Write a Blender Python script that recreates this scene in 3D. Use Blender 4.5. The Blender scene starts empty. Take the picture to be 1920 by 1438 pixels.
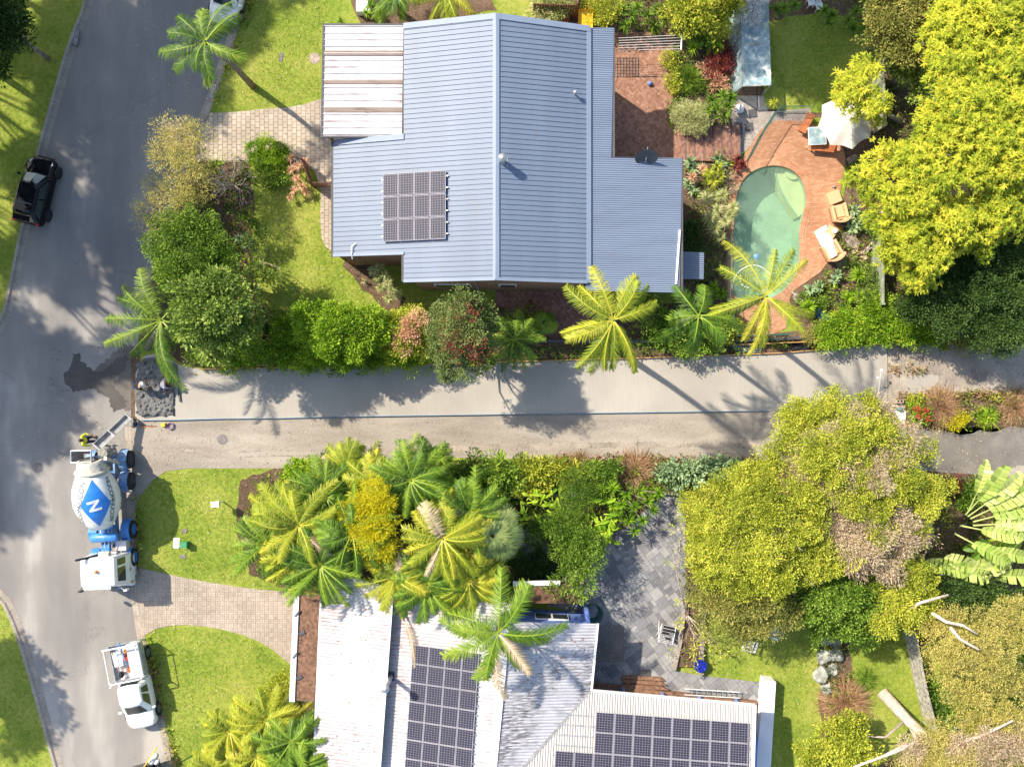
import bpy, bmesh, math, random
import numpy as np
from mathutils import Vector, Matrix

# ------------------------------------------------------------------ camera, sky, sun, exposure
SC = bpy.context.scene
H = 50.0            # drone height above the street, metres
S = 32.0            # photo pixels per metre on the street
cam_d = bpy.data.cameras.new("camera"); cam = bpy.data.objects.new("camera", cam_d)
SC.collection.objects.link(cam); SC.camera = cam
cam.location = (0, 0, H); cam.rotation_euler = (0, 0, 0)
cam_d.sensor_width = 36; cam_d.lens = 36 * H / 60.0; cam_d.clip_start = 0.5; cam_d.clip_end = 2000
SUN_EL = math.radians(43); SUN_TRAVEL = math.radians(-35)      # direction the light travels on the ground
w = bpy.data.worlds.new("World"); SC.world = w; w.use_nodes = True
nt = w.node_tree; nt.nodes.clear()
sky = nt.nodes.new('ShaderNodeTexSky'); sky.sky_type = 'NISHITA'; sky.sun_disc = False
sky.sun_elevation = SUN_EL
az = SUN_TRAVEL + math.pi
sky.sun_rotation = math.pi / 2 - az
sky.air_density = 1.2; sky.dust_density = 1.6; sky.ozone_density = 1.0
bg = nt.nodes.new('ShaderNodeBackground'); bg.inputs['Strength'].default_value = 0.14
wo = nt.nodes.new('ShaderNodeOutputWorld')
nt.links.new(sky.outputs[0], bg.inputs[0]); nt.links.new(bg.outputs[0], wo.inputs[0])
sd = bpy.data.lights.new("sun", 'SUN'); sd.energy = 4.8; sd.angle = math.radians(0.9); sd.color = (1.0, 0.895, 0.73)
sun = bpy.data.objects.new("sun", sd); SC.collection.objects.link(sun)
tv = Vector((math.cos(SUN_TRAVEL) * math.cos(SUN_EL), math.sin(SUN_TRAVEL) * math.cos(SUN_EL), -math.sin(SUN_EL)))
sun.rotation_euler = tv.to_track_quat('-Z', 'Y').to_euler(); sun.location = (-30, 20, 60)
vs = SC.view_settings; vs.view_transform = 'Standard'; vs.look = 'None'; vs.gamma = 1; vs.exposure = 0.80
vs.use_curve_mapping = False

G = 0.10            # level of the properties above the road
rng = np.random.default_rng(7); random.seed(7)
COL = SC.collection

def W(px, py, z=0.0):
    f = (H - z) / H
    return Vector(((px - 960) / S * f, (719 - py) / S * f, z))
def W2(px, py, z=0.0):
    v = W(px, py, z); return (v.x, v.y)
def PL(pts, z=0.0):
    return [W2(p[0], p[1], z) for p in pts]

# ------------------------------------------------------------------ object helpers
def tag(o, label=None, cat=None, group=None, kind=None):
    if label: o['label'] = label
    if cat: o['category'] = cat
    if group: o['group'] = group
    if kind: o['kind'] = kind
    return o
def empty(name, loc=(0, 0, 0), rz=0.0, label=None, cat=None, group=None):
    o = bpy.data.objects.new(name, None); COL.objects.link(o)
    o.location = loc; o.rotation_euler = (0, 0, rz); o.empty_display_size = 0.3
    return tag(o, label, cat, group)
def link(name, me, mats, parent=None, smooth=False):
    o = bpy.data.objects.new(name, me); COL.objects.link(o)
    for m in (mats if isinstance(mats, (list, tuple)) else [mats]): me.materials.append(m)
    if parent: o.parent = parent
    if smooth: me.polygons.foreach_set('use_smooth', [True] * len(me.polygons))
    return o

class MB:
    """collects faces; builds ONE mesh object"""
    def __init__(s): s.v = []; s.f = []; s.m = []; s.a = []
    def add(s, V, F, m=0, a=0.5):
        n = len(s.v); s.v += [tuple(p) for p in V]
        for f in F: s.f.append([i + n for i in f]); s.m.append(m); s.a.append(a)
        return s
    def box(s, c, d, rz=0, m=0, ry=0, rx=0, a=0.5, taper=1.0):
        x, y, z = d[0] / 2, d[1] / 2, d[2] / 2
        P = [(-x, -y, -z), (x, -y, -z), (x, y, -z), (-x, y, -z), (-x * taper, -y * taper, z), (x * taper, -y * taper, z), (x * taper, y * taper, z), (-x * taper, y * taper, z)]
        R = Matrix.Rotation(rz, 3, 'Z') @ Matrix.Rotation(ry, 3, 'Y') @ Matrix.Rotation(rx, 3, 'X')
        C = Vector(c)
        return s.add([R @ Vector(p) + C for p in P], [(0, 3, 2, 1), (4, 5, 6, 7), (0, 1, 5, 4), (1, 2, 6, 5), (2, 3, 7, 6), (3, 0, 4, 7)], m, a)
    def prism(s, poly, z0, z1, m=0, a=0.5):
        n = len(poly)
        ar = sum(poly[i][0] * poly[(i + 1) % n][1] - poly[(i + 1) % n][0] * poly[i][1] for i in range(n))
        if ar < 0: poly = poly[::-1]
        V = [(p[0], p[1], z0) for p in poly] + [(p[0], p[1], z1) for p in poly]
        F = [list(range(n, 2 * n)), list(range(n))[::-1]] + [[i, (i + 1) % n, n + (i + 1) % n, n + i] for i in range(n)]
        return s.add(V, F, m, a)
    def tube(s, pts, r, seg=8, m=0, cap=True, a=0.5):
        pts = [Vector(p) for p in pts]; n = len(pts)
        if not isinstance(r, (list, tuple)): r = [r] * n
        V = []; up = Vector((0, 0, 1)); prev = None
        for i in range(n):
            t = (pts[min(i + 1, n - 1)] - pts[max(i - 1, 0)])
            if t.length < 1e-9: t = Vector((0, 0, 1))
            t.normalize()
            u = prev - t * prev.dot(t) if prev is not None else (up.cross(t) if abs(t.z) < 0.95 else Vector((1, 0, 0)).cross(t))
            if u.length < 1e-6: u = Vector((1, 0, 0)).cross(t)
            u.normalize(); prev = u; b = t.cross(u)
            for k in range(seg):
                an = 2 * math.pi * k / seg
                V.append(pts[i] + (u * math.cos(an) + b * math.sin(an)) * r[i])
        F = [[i * seg + k, i * seg + (k + 1) % seg, (i + 1) * seg + (k + 1) % seg, (i + 1) * seg + k] for i in range(n - 1) for k in range(seg)]
        if cap: F += [list(range(seg))[::-1], list(range((n - 1) * seg, n * seg))]
        return s.add(V, F, m, a)
    def lathe(s, prof, c=(0, 0, 0), axis='Z', seg=24, m=0, a=0.5, cap=True):
        """prof: (r, h) pairs revolved about axis through c"""
        V = []
        for r, h in prof:
            for k in range(seg):
                an = 2 * math.pi * k / seg; x, y = r * math.cos(an), r * math.sin(an)
                V.append({'Z': (x, y, h), 'Y': (x, h, -y), 'X': (h, x, y)}[axis])
        V = [(p[0] + c[0], p[1] + c[1], p[2] + c[2]) for p in V]
        n = len(prof)
        F = [[i * seg + k, i * seg + (k + 1) % seg, (i + 1) * seg + (k + 1) % seg, (i + 1) * seg + k] for i in range(n - 1) for k in range(seg)]
        if cap and prof[0][0] > 1e-6: F.append(list(range(seg))[::-1])
        if cap and prof[-1][0] > 1e-6: F.append(list(range((n - 1) * seg, n * seg)))
        return s.add(V, F, m, a)
    def loft(s, rings, m=0, cap=True, closed=True, a=0.5):
        n = len(rings[0]); V = [p for r in rings for p in r]
        kk = n if closed else n - 1
        F = [[i * n + k, i * n + (k + 1) % n, (i + 1) * n + (k + 1) % n, (i + 1) * n + k] for i in range(len(rings) - 1) for k in range(kk)]
        if cap: F += [list(range(n))[::-1], list(range((len(rings) - 1) * n, len(rings) * n))]
        return s.add(V, F, m, a)
    def build(s, name, mats, parent=None, smooth=False, bevel=0, subsurf=0):
        me = bpy.data.meshes.new(name); me.from_pydata(s.v, [], s.f)
        me.polygons.foreach_set('material_index', s.m)
        at = me.attributes.new('v', 'FLOAT', 'FACE'); at.data.foreach_set('value', s.a)
        me.update()
        bm = bmesh.new(); bm.from_mesh(me); bmesh.ops.recalc_face_normals(bm, faces=bm.faces); bm.to_mesh(me); bm.free()
        o = link(name, me, mats, parent, smooth)
        if bevel:
            b = o.modifiers.new('bevel', 'BEVEL'); b.width = bevel; b.segments = 2; b.limit_method = 'ANGLE'
        if subsurf:
            b = o.modifiers.new('subsurf', 'SUBSURF'); b.levels = subsurf; b.render_levels = subsurf
        return o

def npmesh(name, V, F, v, mats, parent=None, mi=None, smooth=False):
    """V (n,3) F (m,4) arrays, v per face value"""
    me = bpy.data.meshes.new(name)
    V = np.asarray(V, dtype=np.float32).reshape(-1, 3); F = np.asarray(F, dtype=np.int32)
    k = F.shape[1]
    me.vertices.add(len(V)); me.vertices.foreach_set('co', V.ravel())
    me.loops.add(F.size); me.loops.foreach_set('vertex_index', F.ravel())
    me.polygons.add(len(F)); me.polygons.foreach_set('loop_start', np.arange(0, F.size, k, dtype=np.int32))
    me.polygons.foreach_set('loop_total', np.full(len(F), k, dtype=np.int32))
    at = me.attributes.new('v', 'FLOAT', 'FACE'); at.data.foreach_set('value', np.asarray(v, dtype=np.float32))
    if mi is not None: me.polygons.foreach_set('material_index', np.asarray(mi, dtype=np.int32))
    me.update(calc_edges=True); me.validate()
    return link(name, me, mats, parent, smooth)

def nrm(a): return a / np.maximum(np.linalg.norm(a, axis=-1, keepdims=True), 1e-9)

class Leaves:
    """numpy collector of quads with a value per face and material index"""
    def __init__(s): s.V = []; s.F = []; s.a = []; s.m = []; s.n = 0
    def quads(s, P4, a, m=0):
        N = len(P4); s.V.append(P4.reshape(-1, 3)); s.F.append(np.arange(N * 4).reshape(N, 4) + s.n)
        s.a.append(np.broadcast_to(np.asarray(a, dtype=float), (N,))); s.m.append(np.full(N, m)); s.n += N * 4
    def leaf(s, P, D, N_, L, Wd, a, m=0):
        D = nrm(D); Sd = nrm(np.cross(D, N_)); L = np.asarray(L)[..., None]; Wd = np.asarray(Wd)[..., None]
        mid = P + D * L * 0.45
        Q = np.stack([P, mid - Sd * Wd / 2, P + D * L, mid + Sd * Wd / 2], axis=1)
        s.quads(Q, a, m)
    def strips(s, C, Sd, Wp, a, m=0):
        """C (N,k,3) centre lines, Sd (N,3) or (N,k,3) side vectors, Wp (k,) or (N,k) widths"""
        N, k = C.shape[:2]
        if Sd.ndim == 2: Sd = np.repeat(Sd[:, None], k, 1)
        Wp = np.broadcast_to(Wp, (N, k))[..., None]
        Lf = C - Sd * Wp / 2; R = C + Sd * Wp / 2
        V = np.stack([Lf, R], 2)              # N,k,2,3
        idx = np.arange(N * k * 2).reshape(N, k, 2) + s.n
        F = np.stack([idx[:, :-1, 0], idx[:, :-1, 1], idx[:, 1:, 1], idx[:, 1:, 0]], -1).reshape(-1, 4)
        s.V.append(V.reshape(-1, 3)); s.F.append(F); s.n += N * k * 2
        a = np.broadcast_to(np.asarray(a, dtype=float), (N,)); s.a.append(np.repeat(a, k - 1)); s.m.append(np.full(N * (k - 1), m))
    def build(s, name, mats, parent=None):
        return npmesh(name, np.concatenate(s.V), np.concatenate(s.F), np.concatenate(s.a), mats, parent, np.concatenate(s.m))

# ------------------------------------------------------------------ materials
def newmat(name):
    m = bpy.data.materials.new(name); m.use_nodes = True; n = m.node_tree.nodes; n.clear()
    o = n.new('ShaderNodeOutputMaterial'); return m, m.node_tree, o
def ramp(t, fac, cols):
    r = t.nodes.new('ShaderNodeValToRGB'); e = r.color_ramp.elements
    while len(e) < len(cols): e.new(0.5)
    for i, (p, c) in enumerate(cols): e[i].position = p; e[i].color = (*c, 1)
    t.links.new(fac, r.inputs[0]); return r.outputs[0]
def coord(t, scale=(1, 1, 1), rot=0):
    tc = t.nodes.new('ShaderNodeTexCoord'); mp = t.nodes.new('ShaderNodeMapping')
    mp.inputs['Scale'].default_value = scale; mp.inputs['Rotation'].default_value = (0, 0, rot)
    t.links.new(tc.outputs['Object'], mp.inputs[0]); return mp.outputs[0]
def noise(t, sc, det=4, rough=0.55, vec=None, scale=(1, 1, 1), rot=0, dist=0.0):
    n = t.nodes.new('ShaderNodeTexNoise'); n.inputs['Scale'].default_value = sc; n.inputs['Detail'].default_value = det
    n.inputs['Roughness'].default_value = rough; n.inputs['Distortion'].default_value = dist
    t.links.new(vec if vec is not None else coord(t, scale, rot), n.inputs['Vector']); return n.outputs['Fac']
def mixc(t, fac, a, b, mode='MIX'):
    m = t.nodes.new('ShaderNodeMix'); m.data_type = 'RGBA'; m.blend_type = mode
    for i, x in ((0, fac), (6, a), (7, b)):
        if hasattr(x, 'links') or hasattr(x, 'is_linked'): t.links.new(x, m.inputs[i])
        else: m.inputs[i].default_value = x if i == 0 else (*x, 1)
    return m.outputs[2]
def attr(t, name='v'):
    a = t.nodes.new('ShaderNodeAttribute'); a.attribute_name = name; return a.outputs['Fac']
def finish(m, t, o, col, rough=0.7, bump=None, bs=0.3, bd=0.02, metal=0, spec=0.5, coat=0):
    p = t.nodes.new('ShaderNodeBsdfPrincipled')
    if isinstance(col, tuple): p.inputs['Base Color'].default_value = (*col, 1)
    else: t.links.new(col, p.inputs['Base Color'])
    if isinstance(rough, (int, float)): p.inputs['Roughness'].default_value = rough
    else: t.links.new(rough, p.inputs['Roughness'])
    p.inputs['Metallic'].default_value = metal; p.inputs['Specular IOR Level'].default_value = spec
    p.inputs['Coat Weight'].default_value = coat
    if bump is not None:
        b = t.nodes.new('ShaderNodeBump'); b.inputs['Strength'].default_value = bs; b.inputs['Distance'].default_value = bd
        t.links.new(bump, b.inputs['Height']); t.links.new(b.outputs[0], p.inputs['Normal'])
    t.links.new(p.outputs[0], o.inputs[0]); return m
def plain(name, c, rough=0.6, metal=0, var=0.12, sc=3.0, coat=0, spec=0.5):
    m, t, o = newmat(name)
    n = noise(t, sc, 5)
    d = tuple(x * (1 - var * 2) for x in c); l = tuple(min(1, x * (1 + var)) for x in c)
    return finish(m, t, o, ramp(t, n, [(0.3, d), (0.7, l)]), rough, metal=metal, coat=coat, spec=spec)
def leafmat(name, cols, trans=0.24, rough=0.6, spec=0.12):
    m, t, o = newmat(name); a = attr(t)
    n = len(cols); c = ramp(t, a, [(i / (n - 1), k) for i, k in enumerate(cols)])
    p = t.nodes.new('ShaderNodeBsdfPrincipled'); p.inputs['Roughness'].default_value = rough; p.inputs['Specular IOR Level'].default_value = spec
    tr = t.nodes.new('ShaderNodeBsdfTranslucent'); mx = t.nodes.new('ShaderNodeMixShader'); mx.inputs[0].default_value = trans
    hs = t.nodes.new('ShaderNodeHueSaturation'); hs.inputs['Value'].default_value = 1.3; hs.inputs['Hue'].default_value = 0.488
    t.links.new(c, p.inputs['Base Color']); t.links.new(c, hs.inputs['Color']); t.links.new(hs.outputs[0], tr.inputs[0])
    t.links.new(p.outputs[0], mx.inputs[1]); t.links.new(tr.outputs[0], mx.inputs[2]); t.links.new(mx.outputs[0], o.inputs[0]); return m
def cracks(t, c, sc, wd, dk):
    vo = t.nodes.new('ShaderNodeTexVoronoi'); vo.feature = 'DISTANCE_TO_EDGE'; vo.inputs['Scale'].default_value = sc
    nn = t.nodes.new('ShaderNodeTexNoise'); nn.inputs['Scale'].default_value = sc * 6; nn.inputs['Detail'].default_value = 5
    cc = coord(t); t.links.new(cc, nn.inputs['Vector']); ad = t.nodes.new('ShaderNodeVectorMath'); ad.operation = 'ADD'; t.links.new(cc, ad.inputs[0]); t.links.new(nn.outputs['Color'], ad.inputs[1])
    t.links.new(ad.outputs[0], vo.inputs['Vector'])
    return mixc(t, 1.0, c, ramp(t, vo.outputs['Distance'], [(0.0, (dk, dk, dk)), (wd, (1, 1, 1))]), 'MULTIPLY')
def groundmat(name, stops, sc1=0.5, sc2=18, mixf=0.5, rough=0.95, bs=0.4, bd=0.03, s3=90, stretch=(1, 1, 1), rot=0, crack=None):
    m, t, o = newmat(name); v = coord(t, stretch, rot)
    a = noise(t, sc1, 5, 0.6, vec=v); b = noise(t, sc2, 4, 0.6, vec=v); c = noise(t, s3, 2, 0.5, vec=v)
    mx = t.nodes.new('ShaderNodeMix'); mx.inputs[0].default_value = mixf; t.links.new(a, mx.inputs[2]); t.links.new(b, mx.inputs[3])
    m2 = t.nodes.new('ShaderNodeMix'); m2.inputs[0].default_value = 0.35; t.links.new(mx.outputs[0], m2.inputs[2]); t.links.new(c, m2.inputs[3])
    cl_ = ramp(t, m2.outputs[0], stops)
    if crack: cl_ = cracks(t, cl_, *crack)
    return finish(m, t, o, cl_, rough, bump=m2.outputs[0], bs=bs, bd=bd, spec=0.2)

M = {}
M['grass'] = groundmat('grass', [(0.36, (0.07, 0.125, 0.014)), (0.45, (0.15, 0.22, 0.024)), (0.52, (0.24, 0.285, 0.045)), (0.60, (0.34, 0.335, 0.08)), (0.70, (0.38, 0.30, 0.14))], 0.35, 6, 0.5)
M['mulch'] = groundmat('mulch', [(0.36, (0.045, 0.028, 0.018)), (0.48, (0.10, 0.066, 0.045)), (0.57, (0.19, 0.125, 0.085)), (0.66, (0.33, 0.24, 0.17))], 0.6, 14, 0.6, bs=0.8)
M['gravel'] = groundmat('gravel', [(0.38, (0.10, 0.085, 0.075)), (0.5, (0.32, 0.28, 0.25)), (0.6, (0.55, 0.50, 0.46))], 2, 30, 0.75, bs=0.9)
M['kerb'] = groundmat('kerb_concrete', [(0.38, (0.19, 0.165, 0.14)), (0.5, (0.31, 0.27, 0.23)), (0.62, (0.42, 0.37, 0.32))], 1.2, 12, 0.5)

def road_material():
    m, t, o = newmat('asphalt')
    big = noise(t, 0.13, 5, 0.55, dist=0.6); st = noise(t, 0.25, 4, 0.6, scale=(1.2, 0.22, 1), rot=math.radians(-14))
    fine = noise(t, 26, 3, 0.7); sp = noise(t, 70, 2, 0.5)
    mx = t.nodes.new('ShaderNodeMix'); mx.inputs[0].default_value = 0.55; t.links.new(big, mx.inputs[2]); t.links.new(st, mx.inputs[3])
    c = ramp(t, mx.outputs[0], [(0.38, (0.185, 0.175, 0.172)), (0.47, (0.23, 0.217, 0.207)), (0.54, (0.275, 0.258, 0.24)), (0.62, (0.40, 0.375, 0.345))])
    c = mixc(t, 1.0, c, ramp(t, fine, [(0.3, (0.72, 0.72, 0.72)), (0.55, (1, 1, 1)), (0.72, (1.3, 1.28, 1.25))]), 'MULTIPLY')
    c = mixc(t, 1.0, c, ramp(t, sp, [(0.2, (0.85, 0.85, 0.85)), (0.68, (1.05, 1.05, 1.05)), (0.74, (1.5, 1.5, 1.45))]), 'MULTIPLY')
    c = cracks(t, c, .16, .004, .82)
    return finish(m, t, o, c, 0.88, bump=fine, bs=0.35, bd=0.01, spec=0.25)
M['road'] = road_material()
def slab_material():
    m, t, o = newmat('fresh_concrete')
    a = noise(t, 0.22, 4, 0.5); br = noise(t, 9, 3, 0.6, scale=(6, 0.12, 1)); f = noise(t, 40, 2, 0.5)
    c = ramp(t, a, [(0.35, (0.31, 0.285, 0.25)), (0.5, (0.35, 0.325, 0.285)), (0.65, (0.39, 0.36, 0.315))])
    c = mixc(t, 1.0, c, ramp(t, br, [(0.3, (0.9, 0.9, 0.9)), (0.7, (1.06, 1.06, 1.06))]), 'MULTIPLY')
    c = mixc(t, 1.0, c, ramp(t, f, [(0.3, (0.95, 0.95, 0.95)), (0.7, (1.04, 1.04, 1.04))]), 'MULTIPLY')
    return finish(m, t, o, c, 0.75, bump=br, bs=0.15, bd=0.01)
M['slab'] = slab_material()
M['olddrive'] = groundmat('old_driveway', [(0.34, (0.16, 0.135, 0.112)), (0.45, (0.25, 0.22, 0.185)), (0.54, (0.34, 0.30, 0.255)), (0.66, (0.47, 0.42, 0.36))], 0.5, 22, 0.4, stretch=(0.35, 1.5, 1), bs=0.3, bd=0.015)
M['crackdrive'] = groundmat('cracked_driveway', [(0.36, (0.14, 0.12, 0.10)), (0.46, (0.26, 0.225, 0.19)), (0.54, (0.36, 0.31, 0.26)), (0.62, (0.48, 0.42, 0.35))], 0.8, 20, 0.45, bs=0.5, crack=(.8, .02, .35))
M['wetconc'] = groundmat('wet_concrete', [(0.36, (0.07, 0.07, 0.07)), (0.48, (0.15, 0.15, 0.148)), (0.6, (0.25, 0.248, 0.24))], 2.0, 22, 0.5, rough=0.6, bs=1.0, bd=0.08)
M['puddle'] = groundmat('wet_asphalt', [(0.36, (0.05, 0.045, 0.042)), (0.5, (0.075, 0.068, 0.063)), (0.62, (0.105, 0.095, 0.088))], 0.8, 20, 0.35, rough=0.55, bs=0.3)
M['stain'] = groundmat('damp_asphalt', [(0.36, (0.095, 0.085, 0.077)), (0.5, (0.135, 0.12, 0.108)), (0.62, (0.185, 0.165, 0.145))], 0.8, 20, 0.35, rough=0.8, bs=0.3)
M['darkasphalt'] = groundmat('dark_shaded_asphalt', [(0.36, (0.12, 0.108, 0.10)), (0.5, (0.17, 0.155, 0.14)), (0.62, (0.24, 0.22, 0.195))], 0.8, 20, 0.4, crack=(.7, .015, .6))  # dark cracked asphalt, shade included in the tone; the concrete pad shares it
def pavemat(name, cols, rough=0.85, sc=7):
    m, t, o = newmat(name); a = attr(t); n = noise(t, sc, 5, 0.6)
    mx = t.nodes.new('ShaderNodeMix'); mx.inputs[0].default_value = 0.5; t.links.new(a, mx.inputs[2]); t.links.new(n, mx.inputs[3])
    k = len(cols); c = ramp(t, mx.outputs[0], [(0.22 + 0.56 * i / (k - 1), q) for i, q in enumerate(cols)])
    big = noise(t, 0.5, 4, 0.6); c = mixc(t, 1.0, c, ramp(t, big, [(0.3, (0.78, 0.77, 0.76)), (0.65, (1.08, 1.08, 1.08))]), 'MULTIPLY')
    return finish(m, t, o, c, rough, bump=n, bs=0.3, bd=0.01, spec=0.25)
M['patio'] = pavemat('patio_brick', [(0.24, 0.12, 0.08), (0.33, 0.175, 0.12), (0.42, 0.25, 0.18)])
M['terrace'] = pavemat('terrace_brick', [(0.42, 0.20, 0.11), (0.47, 0.245, 0.14), (0.52, 0.30, 0.18)])
M['paver'] = pavemat('driveway_paver', [(0.38, 0.315, 0.25), (0.43, 0.365, 0.295), (0.48, 0.41, 0.335)])
M['stamped'] = pavemat('stamped_concrete', [(0.35, 0.29, 0.235), (0.40, 0.335, 0.275), (0.44, 0.375, 0.31)])
M['slate'] = pavemat('slate_paver', [(0.14, 0.143, 0.16), (0.20, 0.205, 0.22), (0.26, 0.26, 0.27), (0.33, 0.325, 0.32)], sc=3)
M['redbrick'] = pavemat('step_brick', [(0.20, 0.09, 0.065), (0.28, 0.15, 0.11), (0.34, 0.20, 0.15)])
M['grout'] = plain('grout', (0.22, 0.185, 0.15), 0.95)
M['groutd'] = plain('dark_grout', (0.07, 0.07, 0.075), 0.95)
M['groutr'] = plain('brick_grout', (0.28, 0.15, 0.10), 0.95)
def roofmat(name, c, rough=0.45, dirt=None, dirt_amt=0.5, axis=(1, 0.15, 1), spec=0.5, metal=0.0):
    m, t, o = newmat(name)
    a = noise(t, 0.7, 5, 0.6, scale=axis); b = noise(t, 5, 5, 0.65, scale=axis)
    col = ramp(t, a, [(0.3, tuple(x * 0.88 for x in c)), (0.7, tuple(min(1, x * 1.06) for x in c))])
    if dirt:
        lo = 0.72 - dirt_amt * 0.3
        mask = ramp(t, b, [(lo, (0, 0, 0)), (lo + 0.12, (1, 1, 1))])
        big = ramp(t, noise(t, 0.35, 4, 0.6), [(0.42, (0, 0, 0)), (0.62, (1, 1, 1))])
        f = t.nodes.new('ShaderNodeMath'); f.operation = 'MULTIPLY'; t.links.new(mask, f.inputs[0]); t.links.new(big, f.inputs[1])
        col = mixc(t, f.outputs[0], col, dirt)
    return finish(m, t, o, col, rough, bump=a, bs=0.05, spec=spec, metal=metal)
M['roof_blue'] = roofmat('blue_grey_roof', (0.145, 0.187, 0.265), 0.52, spec=.45, dirt=(0.15, 0.165, 0.20), dirt_amt=.55)
M['roof_flash'] = roofmat('blue_grey_flashing', (0.20, 0.25, 0.34), 0.55, spec=.4)
M['roof_corr'] = roofmat('blue_corrugated', (0.18, 0.225, 0.31), 0.42, dirt=(0.17, 0.19, 0.25), dirt_amt=0.7, axis=(0.2, 2, 1))
M['roof_white'] = roofmat('white_weathered_roof', (0.64, 0.63, 0.64), 0.5, dirt=(0.36, 0.22, 0.21), dirt_amt=0.95, axis=(0.35, 3.2, 1))
M['roof_white2'] = roofmat('white_corrugated', (0.47, 0.465, 0.475), 0.5, dirt=(0.30, 0.20, 0.20), dirt_amt=0.85, axis=(0.3, 3, 1))
M['roof_dirty'] = roofmat('grey_dirty_corrugated', (0.45, 0.45, 0.49), 0.5, dirt=(0.13, 0.12, 0.12), dirt_amt=0.95, axis=(0.4, 3, 1))
M['roof_ns'] = roofmat('cream_corrugated', (0.45, 0.43, 0.415), 0.5, dirt=(0.40, 0.30, 0.25), dirt_amt=0.4, axis=(3, 0.4, 1))
M['drum'] = roofmat('drum_white', (0.76, 0.76, 0.73), 0.42, dirt=(0.42, 0.39, 0.33), dirt_amt=0.75, axis=(1, .6, 1))
M['rust_sheet'] = roofmat('brown_dirt', (0.25, 0.19, 0.16), 0.8, dirt=(0.10, 0.07, 0.06), dirt_amt=0.9, axis=(0.3, 3, 1))
M['brickwall'] = plain('brick_wall', (0.30, 0.17, 0.11), 0.9, var=0.3, sc=9)
M['bluewall'] = plain('blue_render', (0.13, 0.22, 0.55), 0.8, var=0.08)
M['white'] = plain('white_paint', (0.80, 0.80, 0.79), 0.4, var=0.03)
M['whitewall'] = plain('white_render', (0.74, 0.75, 0.77), 0.8, var=0.06, sc=1)
M['carwhite'] = plain('white_car_paint', (0.82, 0.82, 0.82), 0.25, var=0.01, coat=0.6)
M['carblack'] = plain('black_car_paint', (0.006, 0.007, 0.009), 0.03, var=0.01, coat=0.1, spec=0.22)
M['glass'] = plain('dark_glass', (0.03, 0.045, 0.045), 0.06, var=0.2, coat=0.6, spec=0.6)
M['tyre'] = plain('tyre_rubber', (0.025, 0.025, 0.027), 0.85)
M['rim'] = plain('alloy_rim', (0.45, 0.46, 0.48), 0.35, metal=0.7)
M['rimdark'] = plain('dark_rim', (0.10, 0.10, 0.11), 0.4, metal=0.6)
M['steel'] = plain('galvanised_steel', (0.50, 0.52, 0.54), 0.4, metal=0.6, var=0.2)
M['alu'] = plain('checker_aluminium', (0.62, 0.63, 0.66), 0.4, metal=0.35, var=0.12, sc=30)
M['black'] = plain('black_plastic', (0.02, 0.02, 0.022), 0.55)
M['dkgrey'] = plain('dark_grey', (0.08, 0.08, 0.085), 0.7)
M['grey'] = plain('grey_metal', (0.28, 0.28, 0.28), 0.6, var=0.2)
M['truckblue'] = plain('truck_blue', (0.06, 0.24, 0.62), 0.4, var=0.15, sc=6)
M['truckblue2'] = plain('faded_truck_blue', (0.20, 0.33, 0.55), 0.5, var=0.25, sc=5)
M['logoblue'] = plain('logo_blue', (0.025, 0.20, 0.64), 0.4, var=0.06)
M['lettergrey'] = plain('letter_grey', (0.14, 0.16, 0.20), 0.5, var=0.05)
M['drumcream'] = plain('drum_cream', (0.55, 0.52, 0.45), 0.7, var=0.2, sc=4)
M['cement'] = plain('cement_crust', (0.30, 0.29, 0.26), 0.9, var=0.3, sc=8)
M['orange'] = plain('orange_plastic', (0.75, 0.22, 0.03), 0.4)
M['red'] = plain('red_plastic', (0.65, 0.05, 0.03), 0.4)
M['taillight'] = plain('tail_light_red', (0.6, 0.02, 0.03), 0.2)
M['headlight'] = plain('headlight_glass', (0.7, 0.72, 0.75), 0.1)
M['yellow'] = plain('yellow_plastic', (0.80, 0.50, 0.02), 0.45)
M['skin'] = plain('skin', (0.42, 0.24, 0.16), 0.6)
M['hivis'] = plain('hi_vis_fabric', (0.72, 0.75, 0.05), 0.8, var=0.08)
M['navy'] = plain('navy_fabric', (0.02, 0.03, 0.09), 0.9)
M['blackcloth'] = plain('black_fabric', (0.015, 0.015, 0.018), 0.9)
M['greycloth'] = plain('grey_blue_fabric', (0.30, 0.32, 0.42), 0.9)
M['hair'] = plain('dark_hair', (0.035, 0.02, 0.012), 0.8)
M['timber'] = plain('brown_timber', (0.24, 0.13, 0.08), 0.8, var=0.3, sc=6)
M['pine'] = plain('new_pine', (0.60, 0.33, 0.13), 0.75, var=0.15, sc=4)
M['palet'] = plain('grey_timber', (0.40, 0.38, 0.33), 0.9, var=0.3, sc=5)
M['teak'] = plain('oiled_timber', (0.46, 0.15, 0.055), 0.55, var=0.2)
M['tan'] = plain('tan_wicker', (0.66, 0.40, 0.22), 0.8, var=0.08, sc=20)
M['canvas'] = plain('cream_canvas', (0.66, 0.62, 0.56), 0.9, var=0.05)
M['towel'] = plain('white_towel', (0.82, 0.81, 0.82), 0.95, var=0.03)
M['bark'] = plain('bark', (0.27, 0.22, 0.18), 0.9, var=0.3, sc=6)
M['palebark'] = plain('pale_bark', (0.52, 0.43, 0.36), 0.9, var=0.2, sc=5)
M['twig'] = plain('dry_twig', (0.46, 0.38, 0.32), 0.9, var=0.15)
M['rock'] = plain('lichen_rock', (0.33, 0.34, 0.29), 0.95, var=0.35, sc=4)
M['bluetape'] = plain('blue_strip', (0.16, 0.34, 0.55), 0.5)
M['tarp'] = plain('blue_tarp', (0.10, 0.30, 0.65), 0.5, var=0.2, sc=6)
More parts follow.
